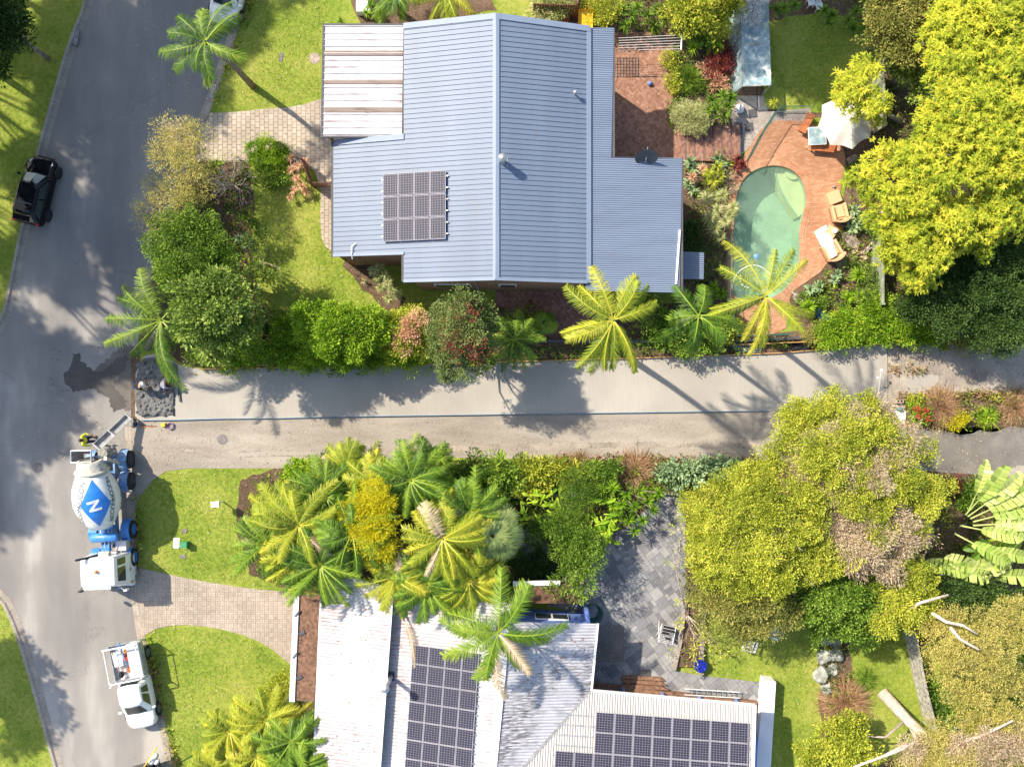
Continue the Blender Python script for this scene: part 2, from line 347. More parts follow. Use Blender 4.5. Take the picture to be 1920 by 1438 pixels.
M['bluepot'] = plain('cobalt_glaze', (0.015, 0.03, 0.35), 0.2)
M['terracotta'] = plain('terracotta', (0.40, 0.17, 0.09), 0.8)
M['green'] = plain('green_plastic', (0.05, 0.30, 0.12), 0.5)
M['fencegreen'] = plain('green_grey_fence', (0.26, 0.28, 0.21), 0.7, var=0.15, sc=2)
M['poolrail'] = plain('dark_green_rail', (0.04, 0.13, 0.11), 0.4)
M['purple'] = plain('purple_hose', (0.25, 0.16, 0.27), 0.5)
M['petal_red'] = plain('red_petals', (0.72, 0.05, 0.03), 0.6)
M['greentank'] = plain('grey_green', (0.12, 0.22, 0.22), 0.5)
def panelmat(name, rot, ang):
    m, t, o = newmat(name); tc = t.nodes.new('ShaderNodeTexCoord')
    sp = t.nodes.new('ShaderNodeSeparateXYZ'); t.links.new(tc.outputs['Object'], sp.inputs[0])
    outs = []
    for ax, per in ((0, 0.15), (1, 0.125)):
        a = t.nodes.new('ShaderNodeMath'); a.operation = 'PINGPONG'; a.inputs[1].default_value = per / 2; t.links.new(sp.outputs[ax], a.inputs[0])
        b = t.nodes.new('ShaderNodeMath'); b.operation = 'LESS_THAN'; b.inputs[1].default_value = 0.008; t.links.new(a.outputs[0], b.inputs[0]); outs.append(b.outputs[0])
    mx = t.nodes.new('ShaderNodeMath'); mx.operation = 'MAXIMUM'; t.links.new(outs[0], mx.inputs[0]); t.links.new(outs[1], mx.inputs[1])
    c = mixc(t, mx.outputs[0], (0.016, 0.017, 0.032), (0.20, 0.19, 0.24))
    return finish(m, t, o, c, 0.55, spec=0.25)
M['pv'] = panelmat('solar_cells', 0, 0)
M['pvframe'] = plain('panel_frame', (0.34, 0.33, 0.38), 0.6)
def water_material():
    m, t, o = newmat('pool_water')
    gl = t.nodes.new('ShaderNodeBsdfGlossy'); gl.inputs['Roughness'].default_value = 0.03
    tr = t.nodes.new('ShaderNodeBsdfTransparent'); tr.inputs[0].default_value = (0.76, 0.93, 0.84, 1)
    df = t.nodes.new('ShaderNodeBsdfDiffuse'); df.inputs[0].default_value = (0.38, 0.56, 0.44, 1)
    fr = t.nodes.new('ShaderNodeFresnel'); fr.inputs[0].default_value = 1.33
    m0 = t.nodes.new('ShaderNodeMixShader'); m0.inputs[0].default_value = 0.22
    mx = t.nodes.new('ShaderNodeMixShader'); b = t.nodes.new('ShaderNodeBump'); b.inputs['Strength'].default_value = 0.12; b.inputs['Distance'].default_value = 0.05
    t.links.new(noise(t, 3, 3), b.inputs['Height']); t.links.new(b.outputs[0], gl.inputs['Normal'])
    t.links.new(tr.outputs[0], m0.inputs[1]); t.links.new(df.outputs[0], m0.inputs[2])
    t.links.new(fr.outputs[0], mx.inputs[0]); t.links.new(m0.outputs[0], mx.inputs[1]); t.links.new(gl.outputs[0], mx.inputs[2]); t.links.new(mx.outputs[0], o.inputs[0]); return m
M['water'] = water_material()
M['poolfloor'] = plain('pool_plaster', (0.46, 0.56, 0.42), 0.8, var=0.1, sc=1)
M['poolstep'] = plain('pool_step_plaster', (0.85, 0.76, 0.42), 0.8, var=0.06, sc=1)
def film_material():
    m, t, o = newmat('clear_blue_film')
    p = t.nodes.new('ShaderNodeBsdfPrincipled'); p.inputs['Roughness'].default_value = 0.22
    n = noise(t, 3.5, 6, 0.65); c = ramp(t, n, [(0.3, (0.16, 0.27, 0.31)), (0.5, (0.32, 0.44, 0.48)), (0.58, (0.45, 0.55, 0.58)), (0.64, (0.78, 0.75, 0.68))])
    t.links.new(c, p.inputs['Base Color']); tr = t.nodes.new('ShaderNodeBsdfTransparent'); tr.inputs[0].default_value = (0.8, 0.92, 0.95, 1)
    mx = t.nodes.new('ShaderNodeMixShader'); mx.inputs[0].default_value = 0.8
    t.links.new(tr.outputs[0], mx.inputs[1]); t.links.new(p.outputs[0], mx.inputs[2]); t.links.new(mx.outputs[0], o.inputs[0]); return m
M['film'] = film_material()
# foliage palettes
LM = {
 'lime':   leafmat('lime_leaves', [(0.09, 0.13, 0.016), (0.28, 0.34, 0.03), (0.50, 0.53, 0.06), (0.72, 0.66, 0.12)]),
 'jac':    leafmat('yellow_green_feather_leaves', [(0.10, 0.16, 0.014), (0.30, 0.37, 0.028), (0.50, 0.52, 0.045), (0.72, 0.63, 0.07)]),
 'green':  leafmat('green_leaves', [(0.025, 0.06, 0.010), (0.085, 0.17, 0.018), (0.19, 0.31, 0.035), (0.38, 0.48, 0.08)]),
 'bright': leafmat('bright_green_leaves', [(0.04, 0.10, 0.008), (0.13, 0.26, 0.014), (0.27, 0.43, 0.025), (0.48, 0.58, 0.06)]),
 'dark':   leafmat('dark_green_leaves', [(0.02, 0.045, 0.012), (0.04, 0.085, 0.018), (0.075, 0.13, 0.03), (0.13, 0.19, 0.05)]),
 'olive':  leafmat('olive_leaves', [(0.09, 0.11, 0.025), (0.20, 0.22, 0.05), (0.33, 0.33, 0.08), (0.48, 0.40, 0.12)]),
 'gum':    leafmat('pale_olive_leaves', [(0.20, 0.20, 0.05), (0.38, 0.36, 0.09), (0.54, 0.48, 0.14), (0.68, 0.55, 0.18)]),
 'sage':   leafmat('grey_green_leaves', [(0.05, 0.09, 0.02), (0.14, 0.23, 0.035), (0.28, 0.38, 0.07), (0.50, 0.56, 0.17)]),
 'palm':   leafmat('palm_leaves', [(0.04, 0.10, 0.012), (0.10, 0.20, 0.02), (0.20, 0.32, 0.03), (0.40, 0.45, 0.05)], spec=0.25, rough=0.45),
 'palmy':  leafmat('yellow_palm_leaves', [(0.14, 0.20, 0.015), (0.26, 0.33, 0.025), (0.42, 0.44, 0.04), (0.60, 0.50, 0.06)], spec=0.25, rough=0.45),
 'fan':    leafmat('fan_palm_leaves', [(0.10, 0.15, 0.05), (0.18, 0.25, 0.08), (0.30, 0.36, 0.12), (0.46, 0.48, 0.18)], spec=0.25, rough=0.45),
 'banana': leafmat('banana_leaves', [(0.12, 0.22, 0.03), (0.26, 0.38, 0.06), (0.42, 0.52, 0.12), (0.60, 0.64, 0.26)], spec=0.35, rough=0.4),
 'straw':  leafmat('dry_grass', [(0.14, 0.07, 0.035), (0.30, 0.17, 0.09), (0.46, 0.29, 0.16), (0.62, 0.44, 0.27)], trans=0.15),
 'dry':    leafmat('dry_beige_leaves', [(0.26, 0.19, 0.12), (0.44, 0.34, 0.23), (0.58, 0.46, 0.32), (0.68, 0.54, 0.32)], trans=0.15),
 'pink':   leafmat('salmon_leaves', [(0.40, 0.20, 0.12), (0.58, 0.31, 0.19), (0.68, 0.44, 0.28), (0.72, 0.55, 0.34)]),
 'maroon': leafmat('maroon_leaves', [(0.07, 0.012, 0.015), (0.16, 0.03, 0.03), (0.28, 0.06, 0.05), (0.34, 0.16, 0.10)]),
 'white':  leafmat('white_blossom', [(0.50, 0.52, 0.50), (0.66, 0.67, 0.65), (0.75, 0.75, 0.74)], trans=0.2),
 'yellow': leafmat('yellow_blossom', [(0.36, 0.36, 0.01), (0.52, 0.48, 0.015), (0.66, 0.57, 0.02), (0.45, 0.48, 0.04)]),
 'agave':  leafmat('blue_green_rosette_leaves', [(0.15, 0.24, 0.12), (0.26, 0.37, 0.18), (0.38, 0.49, 0.26)], trans=0.15),
 'cream':  leafmat('cream_striped_leaves', [(0.16, 0.22, 0.05), (0.34, 0.38, 0.13), (0.52, 0.52, 0.24), (0.62, 0.60, 0.34)]),
 'pinkred': leafmat('red_flowers', [(0.35, 0.04, 0.03), (0.50, 0.07, 0.05), (0.60, 0.16, 0.10)], trans=.2),
 'flower': leafmat('red_tinged_leaves', [(0.05, 0.09, 0.02), (0.13, 0.19, 0.05), (0.24, 0.29, 0.09), (0.32, 0.34, 0.14)]),
}

# ------------------------------------------------------------------ ground, road, pavings
def smooth_poly(pts, n=2, closed=True):
    for _ in range(n):
        q = []; L = len(pts)
        rng_ = range(L) if closed else range(L - 1)
        if not closed: q.append(pts[0])
        for i in rng_:
            a, b = pts[i], pts[(i + 1) % L]
            q += [(a[0] * .75 + b[0] * .25, a[1] * .75 + b[1] * .25), (a[0] * .25 + b[0] * .75, a[1] * .25 + b[1] * .75)]
        if not closed: q.append(pts[-1])
        pts = q
    return pts
def fill(outer, holes, z):
    bm = bmesh.new(); es = []
    for loop in [outer] + holes:
        vs_ = [bm.verts.new((p[0], p[1], z)) for p in loop]
        es += [bm.edges.new((vs_[i], vs_[(i + 1) % len(vs_)])) for i in range(len(vs_))]
    bmesh.ops.triangle_fill(bm, edges=es, use_beauty=True, normal=(0, 0, 1))
    for f in bm.faces:
        if f.normal.z < 0: f.normal_flip()
    return bm
def sheet(name, poly, z, mat, holes=(), kind='structure', skirt=0.0, label=None):
    bm = fill(poly, list(holes), z)
    if skirt:
        be = [e for e in bm.edges if len(e.link_faces) == 1]
        r = bmesh.ops.extrude_edge_only(bm, edges=be)
        for v in r['geom']:
            if isinstance(v, bmesh.types.BMVert): v.co.z -= skirt
    me = bpy.data.meshes.new(name); bm.to_mesh(me); bm.free()
    o = link(name, me, mat)
    return tag(o, label, kind=kind)
def inside(p, poly):
    x, y = p; c = False; n = len(poly); j = n - 1
    for i in range(n):
        xi, yi = poly[i][:2]; xj, yj = poly[j][:2]
        if (yi > y) != (yj > y) and x < (xj - xi) * (y - yi) / (yj - yi) + xi: c = not c
        j = i
    return c
def clip(subject, conv):
    """clip polygon 'subject' by convex ccw polygon 'conv'"""
    out = list(subject); n = len(conv)
    for i in range(n):
        a, b = conv[i], conv[(i + 1) % n]; inp = out; out = []
        if not inp: return []
        def sd_(p): return (b[0] - a[0]) * (p[1] - a[1]) - (b[1] - a[1]) * (p[0] - a[0])
        for k in range(len(inp)):
            p, q = inp[k - 1], inp[k]; sp, sq = sd_(p), sd_(q)
            if sq >= 0:
                if sp < 0: t = sp / (sp - sq); out.append((p[0] + (q[0] - p[0]) * t, p[1] + (q[1] - p[1]) * t))
                out.append(q)
            elif sp >= 0: t = sp / (sp - sq); out.append((p[0] + (q[0] - p[0]) * t, p[1] + (q[1] - p[1]) * t))
    return out
def bricks(poly, z, pattern, bw, bh, gap, rot, holes=(), h=0.012):
    """real brick faces laid over a region, each a few millimetres above the grout"""
    xs = [p[0] for p in poly]; ys = [p[1] for p in poly]; cx, cy = (min(xs) + max(xs)) / 2, (min(ys) + max(ys)) / 2
    R = max(max(xs) - min(xs), max(ys) - min(ys)) * 0.75; c, s_ = math.cos(rot), math.sin(rot)
    rects = []
    if pattern == 'herring':
        k = int(R / bh) + 2; n_ = int(round(bw / bh))
        for i in range(-k, k):
            for j in range(-k, k):
                if (i + j) % 4 == 0: rects.append((i * bh, j * bh, bw, bh))
                elif (i + j) % 4 == 2: rects.append((i * bh, j * bh, bh, bw))
    elif pattern == 'run':
        ny = int(R / bh) + 1; nx = int(R / bw) + 2
        for j in range(-ny, ny):
            off = (j % 2) * bw / 2
            for i in range(-nx, nx): rects.append((i * bw + off, j * bh, bw, bh))
    elif pattern == 'basket':
        n = int(R / bw) + 2; q = max(2, int(round(bw / bh)))
        for j in range(-n, n):
            for i in range(-n, n):
                for u in range(q):
                    if (i + j) % 2: rects.append((i * bw, j * bw + u * bw / q, bw, bw / q))
                    else: rects.append((i * bw + u * bw / q, j * bw, bw / q, bw))
    elif pattern == 'ashlar':
        u = bh; n = int(R / u) + 6; occ = set(); rr = random.Random(3)
        for j in range(-n, n):
            for i in range(-n, n):
                if (i, j) in occ: continue
                opts = [(2, 2), (3, 2), (2, 1), (1, 2), (2, 3), (3, 3)]; rr.shuffle(opts)
                for a, b in opts + [(1, 1)]:
                    cells = [(i + p, j + q) for p in range(a) for q in range(b)]
                    if all(cc not in occ for cc in cells): break
                occ.update(cells); rects.append((i * u, j * u, a * u, b * u))
    V = []; F = []; A = []; r2 = random.Random(5)
    hp = [hh for hh in holes]
    for r in rects:
        if r is None: continue
        x, y, w_, d_ = r; g = gap / 2
        qd = [(x + g, y + g), (x + w_ - g, y + g), (x + w_ - g, y + d_ - g), (x + g, y + d_ - g)]
        qd = [(cx + p[0] * c - p[1] * s_, cy + p[0] * s_ + p[1] * c) for p in qd]
        ins = [inside(p, poly) for p in qd]
        if any(inside(p, hh) for hh in hp for p in qd): continue
        if all(ins): pg = qd
        elif any(ins):
            pg = clip(poly, qd)
            if len(pg) < 3: continue
        else: continue
        n0 = len(V); V += [(p[0], p[1], z + h) for p in pg]; F.append(list(range(n0, n0 + len(pg)))); A.append(r2.random())
    return V, F, A
def paving(name, poly, z, pattern, bw, bh, gap, rot, mat, grout, holes=()):
    base = fill(poly, list(holes), z); base.faces.ensure_lookup_table()
    mb = MB(); V = [tuple(v.co) for v in base.verts]; base.verts.index_update()
    mb.add(V, [[v.index for v in f.verts] for f in base.faces], 1); base.free()
    bV, bF, bA = bricks(poly, z, pattern, bw, bh, gap, rot, holes)
    n = len(mb.v); mb.v += bV
    for f, a in zip(bF, bA): mb.f.append([i + n for i in f]); mb.m.append(0); mb.a.append(a)
    me = bpy.data.meshes.new(name); me.from_pydata(mb.v, [], mb.f); me.polygons.foreach_set('material_index', mb.m)
    at = me.attributes.new('v', 'FLOAT', 'FACE'); at.data.foreach_set('value', mb.a); me.update()
    bm = bmesh.new(); bm.from_mesh(me)
    for f in bm.faces:
        if f.normal.z < 0: f.normal_flip()
    bm.to_mesh(me); bm.free()
    return tag(link(name, me, [mat, grout]), kind='structure')

EAST = [(478, -260), (462, 0), (446, 60), (418, 140), (396, 205), (372, 262), (345, 340), (315, 430), (285, 510), (266, 590), (254, 670), (249, 780), (251, 860), (254, 960), (256, 1070), (266, 1160), (284, 1260), (312, 1360), (330, 1438), (390, 1700)]
EAST = smooth_poly(EAST, 1, False)
WN = smooth_poly([(200, -260), (160, 0), (128, 75), (106, 150), (80, 240), (62, 310), (44, 400), (28, 470), (14, 545), (2, 595), (-40, 650), (-400, 720)], 1, False)
WS = smooth_poly([(-400, 1050), (-60, 1090), (-4, 1118), (26, 1180), (52, 1265), (76, 1350), (100, 1438), (170, 1700)], 1, False)
POOL = smooth_poly([(1440, 308), (1478, 313), (1504, 334), (1514, 370), (1508, 402), (1499, 430), (1501, 470), (1498, 505), (1482, 535), (1455, 558), (1420, 566), (1390, 564), (1373, 556), (1370, 520), (1373, 470), (1374, 420), (1378, 362), (1398, 325)], 2)
pool_w = PL(POOL, G)
sheet('ground', [(-260, -260), (260, -260), (260, 260), (-260, 260)], -0.05, M['grass'], [PL(POOL, 0)])
road_poly = PL([(-420, -280), (640, -280), (640, 1720), (-420, 1720)])
sheet('road', road_poly, 0.0, M['road'])
prop = PL(EAST + [(2600, 1700), (2600, -260)], G)
sheet('garden_ground', prop, G, M['grass'], [pool_w], skirt=0.15)
sheet('verge_north', PL(WN + [(-400, -260)], G), G, M['grass'], skirt=0.15)
sheet('verge_south', PL(WS + [(-400, 1700)], G), G, M['grass'], skirt=0.15)

def kerb(name, line, wd_out, side):
    """mountable kerb: gutter tray, face and top, with joints; line in photo px of the back edge"""
    P = [Vector(W(*p, G)[:2]) for p in line]
    mb = MB(); n = len(P); N = []
    for i in range(n):
        t = (P[min(i + 1, n - 1)] - P[max(i - 1, 0)]).normalized(); N.append(Vector((-t.y, t.x)) * side)
    prof = [(0.0, G + .012), (-0.16, G + .014), (-0.24, 0.035), (-0.52, 0.006)]
    rings = [[(P[i].x + N[i].x * -d * 1.0, P[i].y + N[i].y * -d * 1.0, z) for d, z in prof] for i in range(n)]
    mb.loft(rings, cap=False, closed=False)
    tag(mb.build(name, M['kerb']), kind='structure')
    # expansion joints
    mj = MB(); acc = 0
    for i in range(1, n):
        L = (P[i] - P[i - 1]).length; k = 0.0
        while acc + (L - k) > 0.85:
            k += 0.85 - acc; acc = 0; f = k / L; q = P[i - 1].lerp(P[i], f); nn = N[i]; t = Vector((-nn.y, nn.x)) * 0.012
            V = []
            for d, z in prof: V += [(q.x - nn.x * -0 + nn.x * (-d) - t.x, q.y + nn.y * (-d) - t.y, z + .004), (q.x + nn.x * (-d) + t.x, q.y + nn.y * (-d) + t.y, z + .004)]
            mj.add(V, [[0, 1, 3, 2], [2, 3, 5, 4], [4, 5, 7, 6]])
        acc += L - k
    if mj.f: tag(mj.build(name + '_joints', M['grout']), kind='structure')
kerb('kerb_north', WN, 0, 1); kerb('kerb_south', WS, 0, 1)
kerb('kerb_east', [p for p in EAST if p[1] < 560], 0, -1)
kerb('kerb_east', [p for p in EAST if p[1] > 786], 0, -1)

Zb = G + 0.005
def bed(name, pts, mat, z=Zb, sm=1):
    rr = random.Random(len(pts) + int(pts[0][0])); q = []
    for i in range(len(pts)):
        a, b = pts[i], pts[(i + 1) % len(pts)]; n = max(1, int(math.hypot(b[0] - a[0], b[1] - a[1]) / 12)) if sm else 1
        for k in range(n): q.append((a[0] + (b[0] - a[0]) * k / n + (rr.uniform(-4, 4) if sm else 0), a[1] + (b[1] - a[1]) * k / n + (rr.uniform(-4, 4) if sm else 0)))
    return sheet(name, PL(smooth_poly(q, sm) if sm else q, z), z, mat)
bed('mulch', [(384, 296), (462, 290), (478, 400), (470, 470), (486, 560), (540, 620), (700, 600), (1000, 560), (1010, 640), (1010, 682), (700, 686), (560, 690), (380, 692), (300, 664), (262, 640), (272, 560), (296, 500), (330, 420), (350, 330)], M['mulch'])
bed('mulch', [(1005, 590), (1365, 560), (1380, 632), (1500, 620), (1660, 636), (1660, 646), (1460, 662), (1010, 682)], M['mulch'], Zb + .005, 0)
bed('mulch', [(1060, -60), (1940, -60), (1940, 645), (1665, 645), (1640, 600), (1500, 640), (1480, 560), (1570, 440), (1590, 320), (1550, 220), (1440, 226), (1390, 240), (1270, 300), (1255, 180), (1262, 80), (1060, 60)], M['mulch'], Zb, 0)
bed('mulch', [(1278, 290), (1395, 280), (1372, 330), (1362, 420), (1360, 560), (1300, 560), (1278, 540)], M['mulch'], Zb + .005, 0)
bed('mulch', [(450, 900), (560, 864), (1410, 862), (1930, 890), (1930, 1180), (1750, 1170), (1740, 1440), (1540, 1440), (1535, 1150), (1285, 1120), (1285, 960), (1100, 1000), (1090, 1110), (560, 1110), (470, 1080), (440, 980)], M['mulch'], Zb, 1)
bed('mulch', [(650, 476), (700, 500), (760, 560), (740, 590), (700, 560), (640, 500)], M['mulch'], Zb + .004)
bed('mulch', [(656, -60), (900, -60), (930, 20), (760, 48), (680, 50), (660, 20)], M['mulch'], Zb + .004)
bed('mulch', [(360, 1438), (520, 1290), (600, 1260), (620, 1500), (360, 1500)], M['mulch'], Zb + .004)
bed('lawn', [(1432, 40), (1560, 20), (1640, 60), (1660, 130), (1600, 215), (1430, 205)], M['grass'], Zb + .010)
bed('lawn', [(1590, 1170), (1700, 1160), (1740, 1230), (1760, 1380), (1640, 1440), (1600, 1300)], M['grass'], Zb + .010)
# paved areas
Zp = G + 0.02
sheet('new_driveway', PL([(270, 668), (300, 660), (335, 684), (378, 693), (560, 690), (690, 687), (960, 679), (1240, 671), (1460, 663), (1560, 655), (1664, 645), (1664, 764), (1440, 770), (1000, 777), (620, 782), (262, 789), (253, 780), (254, 700)], Zp + .03), Zp + .03, M['slab'], skirt=0.06)
sheet('old_driveway', PL([(256, 789), (620, 782), (1000, 777), (1440, 770), (1665, 764), (1930, 800), (1930, 897), (1700, 880), (1410, 866), (1100, 862), (840, 858), (700, 866), (600, 878), (460, 878), (352, 878), (310, 884), (284, 902), (262, 930), (253, 950), (251, 905), (249, 860), (247, 789)], Zp), Zp, M['olddrive'])
sheet('trench', PL([(245, 660), (262, 660), (262, 790), (246, 790)], Zp - .01), Zp - .01, M['mulch'], skirt=.1)
sheet('old_driveway', PL([(1665, 645), (1930, 640), (1930, 745), (1740, 770), (1665, 764)], Zp), Zp, M['crackdrive'])
sheet('wet_concrete_pour', PL(smooth_poly([(262, 672), (300, 668), (326, 690), (329, 775), (300, 781), (262, 786), (250, 740), (258, 700)], 1), Zp + .035), Zp + .036, M['wetconc'])
bed('mulch', [(1700, 742), (1760, 736), (1930, 742), (1930, 800), (1800, 812), (1700, 800)], M['mulch'], Zp + .006)
def scatter_patch(name, pts, z, mat):
    rr = random.Random(len(pts)); q = []
    for i in range(len(pts)):
        a, b = pts[i], pts[(i + 1) % len(pts)]; n = max(1, int(math.hypot(b[0] - a[0], b[1] - a[1]) / 3))
        for k in range(n): q.append((a[0] + (b[0] - a[0]) * k / n + rr.gauss(0, 1.5), a[1] + (b[1] - a[1]) * k / n + rr.gauss(0, 1.5)))
    return sheet(name, PL(smooth_poly(q, 1), z), z, mat)
scatter_patch('damp_asphalt', [(232, 644), (252, 650), (254, 700), (250, 770), (232, 768), (212, 740), (196, 740), (176, 728), (172, 716), (180, 690), (214, 662)], 0.004, M['stain'])
scatter_patch('wet_asphalt', [(150, 662), (152, 676), (168, 688), (178, 698), (196, 694), (206, 682), (226, 668), (240, 664), (236, 690), (222, 704), (206, 712), (214, 724), (226, 740), (238, 752), (232, 764), (214, 772), (208, 762), (204, 748), (186, 738), (176, 726), (158, 732), (140, 734), (130, 726), (122, 722), (118, 704), (128, 694), (134, 676), (140, 664)], 0.008, M['puddle'])
scatter_patch('dark_shaded_asphalt', [(1722, 806), (1800, 800), (1930, 802), (1930, 868), (1850, 892), (1740, 880), (1700, 850)], Zp + .006, M['darkasphalt'])  # dark asphalt patch with the shade lying on it put into its colour
scatter_patch('tyre_worn_strip', [(300, 838), (420, 846), (620, 842), (900, 834), (1200, 828), (1440, 830), (1440, 840), (1200, 838), (900, 845), (620, 852), (420, 856), (310, 850)], Zp + .005, M['crackdrive'])
for i_ in range(26):
    x_, y_ = random.uniform(90, 235), random.uniform(640, 800); scatter_patch('splash', [(x_ - 2, y_), (x_, y_ - 2), (x_ + 3, y_), (x_, y_ + 2)], .0085, M['puddle'])
scatter_patch('pale_concrete_patch', [(1698, 706), (1757, 702), (1760, 716), (1742, 730), (1716, 744), (1702, 738)], Zp + .012, M['slab'])
# bumpy wet concrete
def lumps():
    L = Leaves(); rr = np.random.default_rng(3); mb = MB()
    nx, ny = 90, 110; px = np.linspace(252, 328, nx); py = np.linspace(672, 784, ny)
    X, Y = np.meshgrid(px, py, indexing='ij')
    z = np.zeros_like(X)
    for k in range(420):
        cx, cy = rr.uniform(252, 330), rr.uniform(668, 790); r = rr.uniform(1.2, 4.5); an = rr.uniform(0, 3.1); e = rr.uniform(.4, 1)
        dx, dy = X - cx, Y - cy; u = dx * np.cos(an) + dy * np.sin(an); v = (-dx * np.sin(an) + dy * np.cos(an)) / e
        z += rr.uniform(-.10, .09) * np.exp(-(u * u + v * v) / (r * r))
    z = np.clip(z, -.10, .20) + Zp + .15
    wv = 4 * np.sin(Y * .21) + 3 * np.sin(Y * .5 + 1); wx = 3 * np.sin(X * .3); ed = np.minimum.reduce([(X - 256 - wv) / 5, (328 - X) / 3, (Y - 676 - wx) / 5, (782 - Y - wx * .6) / 4]); z = np.where(ed < 1, Zp - .06 + (z - Zp + .06) * np.clip(ed, 0, 1), z)
    V = np.stack([(X - 960) / S * (H - .25) / H, (719 - Y) / S * (H - .25) / H, z], -1).reshape(-1, 3)
    i, j = np.meshgrid(np.arange(nx - 1), np.arange(ny - 1), indexing='ij'); a = (i * ny + j).ravel()
    F = np.stack([a, a + 1, a + ny + 1, a + ny], -1)
    o = npmesh('wet_concrete_heap', V, F[:, ::-1], np.zeros(len(F)), M['wetconc'], smooth=True)
    tag(o, 'rough dark heap of freshly poured concrete at the street end of the new slab', 'wet concrete')
lumps()
DW1 = smooth_poly([(394, 212), (394, 212), (428, 212), (500, 204), (560, 200), (612, 182), (790, 180), (790, 300), (650, 300), (640, 380), (633, 470), (612, 468), (600, 440), (602, 330), (560, 300), (400, 302), (357, 302), (357, 302), (373, 262)], 1)
paving('paver_driveway', PL(DW1, Zp), Zp, 'run', 0.33, 0.27, 0.02, math.pi / 2, M['paver'], M['grout'])
DW2 = smooth_poly([(253, 1062), (253, 1062), (286, 1070), (360, 1086), (470, 1104), (530, 1108), (572, 1104), (572, 1262), (545, 1246), (500, 1208), (440, 1184), (360, 1170), (300, 1174), (266, 1194), (266, 1194)], 1)
paving('stamped_driveway', PL(DW2, Zp), Zp, 'basket', 0.26, 0.13, 0.014, 0, M['stamped'], M['grout'])
PAT = [(1120, 60), (1262, 62), (1258, 110), (1262, 180), (1252, 230), (1270, 262), (1274, 300), (1120, 300)]
paving('brick_patio', PL(PAT, Zp), Zp, 'herring', 0.24, 0.12, 0.012, math.radians(45), M['patio'], M['groutr'])
TER = smooth_poly([(1437, 227), (1508, 226), (1560, 250), (1588, 290), (1580, 330), (1572, 380), (1592, 412), (1576, 436), (1560, 470), (1546, 505), (1510, 530), (1484, 548), (1476, 580), (1474, 626), (1372, 632), (1362, 600), (1362, 480), (1364, 380), (1372, 330), (1396, 290)], 1)
paving('pool_terrace', PL(TER, Zp), Zp, 'run', 0.23, 0.12, 0.012, math.radians(8), M['terrace'], M['groutr'], holes=[pool_w])
paving('side_yard_paving', PL([(930, 545), (1120, 545), (1120, 640), (1010, 650), (925, 620)], Zp), Zp, 'herring', 0.24, 0.12, 0.012, math.radians(45), M['redbrick'], M['groutd'])
SL = [(968, 985), (1010, 1000), (1050, 1060), (1085, 1100), (1120, 1010), (1180, 985), (1240, 925), (1285, 925), (1285, 990), (1286, 1130), (1276, 1200), (1264, 1256), (1314, 1266), (1395, 1275), (1440, 1280), (1440, 1440), (1100, 1440), (1080, 1150), (960, 1110)]
paving('slate_courtyard', PL(SL, Zp), Zp, 'ashlar', 0.3, 0.215, 0.014, math.radians(36), M['slate'], M['groutd'])
sheet('concrete_pad', PL([(1119, 1172), (1170, 1172), (1170, 1241), (1112, 1241)], Zp + .02), Zp + .02, M['darkasphalt'])
bed('gravel', [(1372, 180), (1432, 180), (1440, 210), (1520, 203), (1520, 230), (1440, 230), (1402, 280), (1380, 300), (1372, 240)], M['gravel'], Zp, 0)
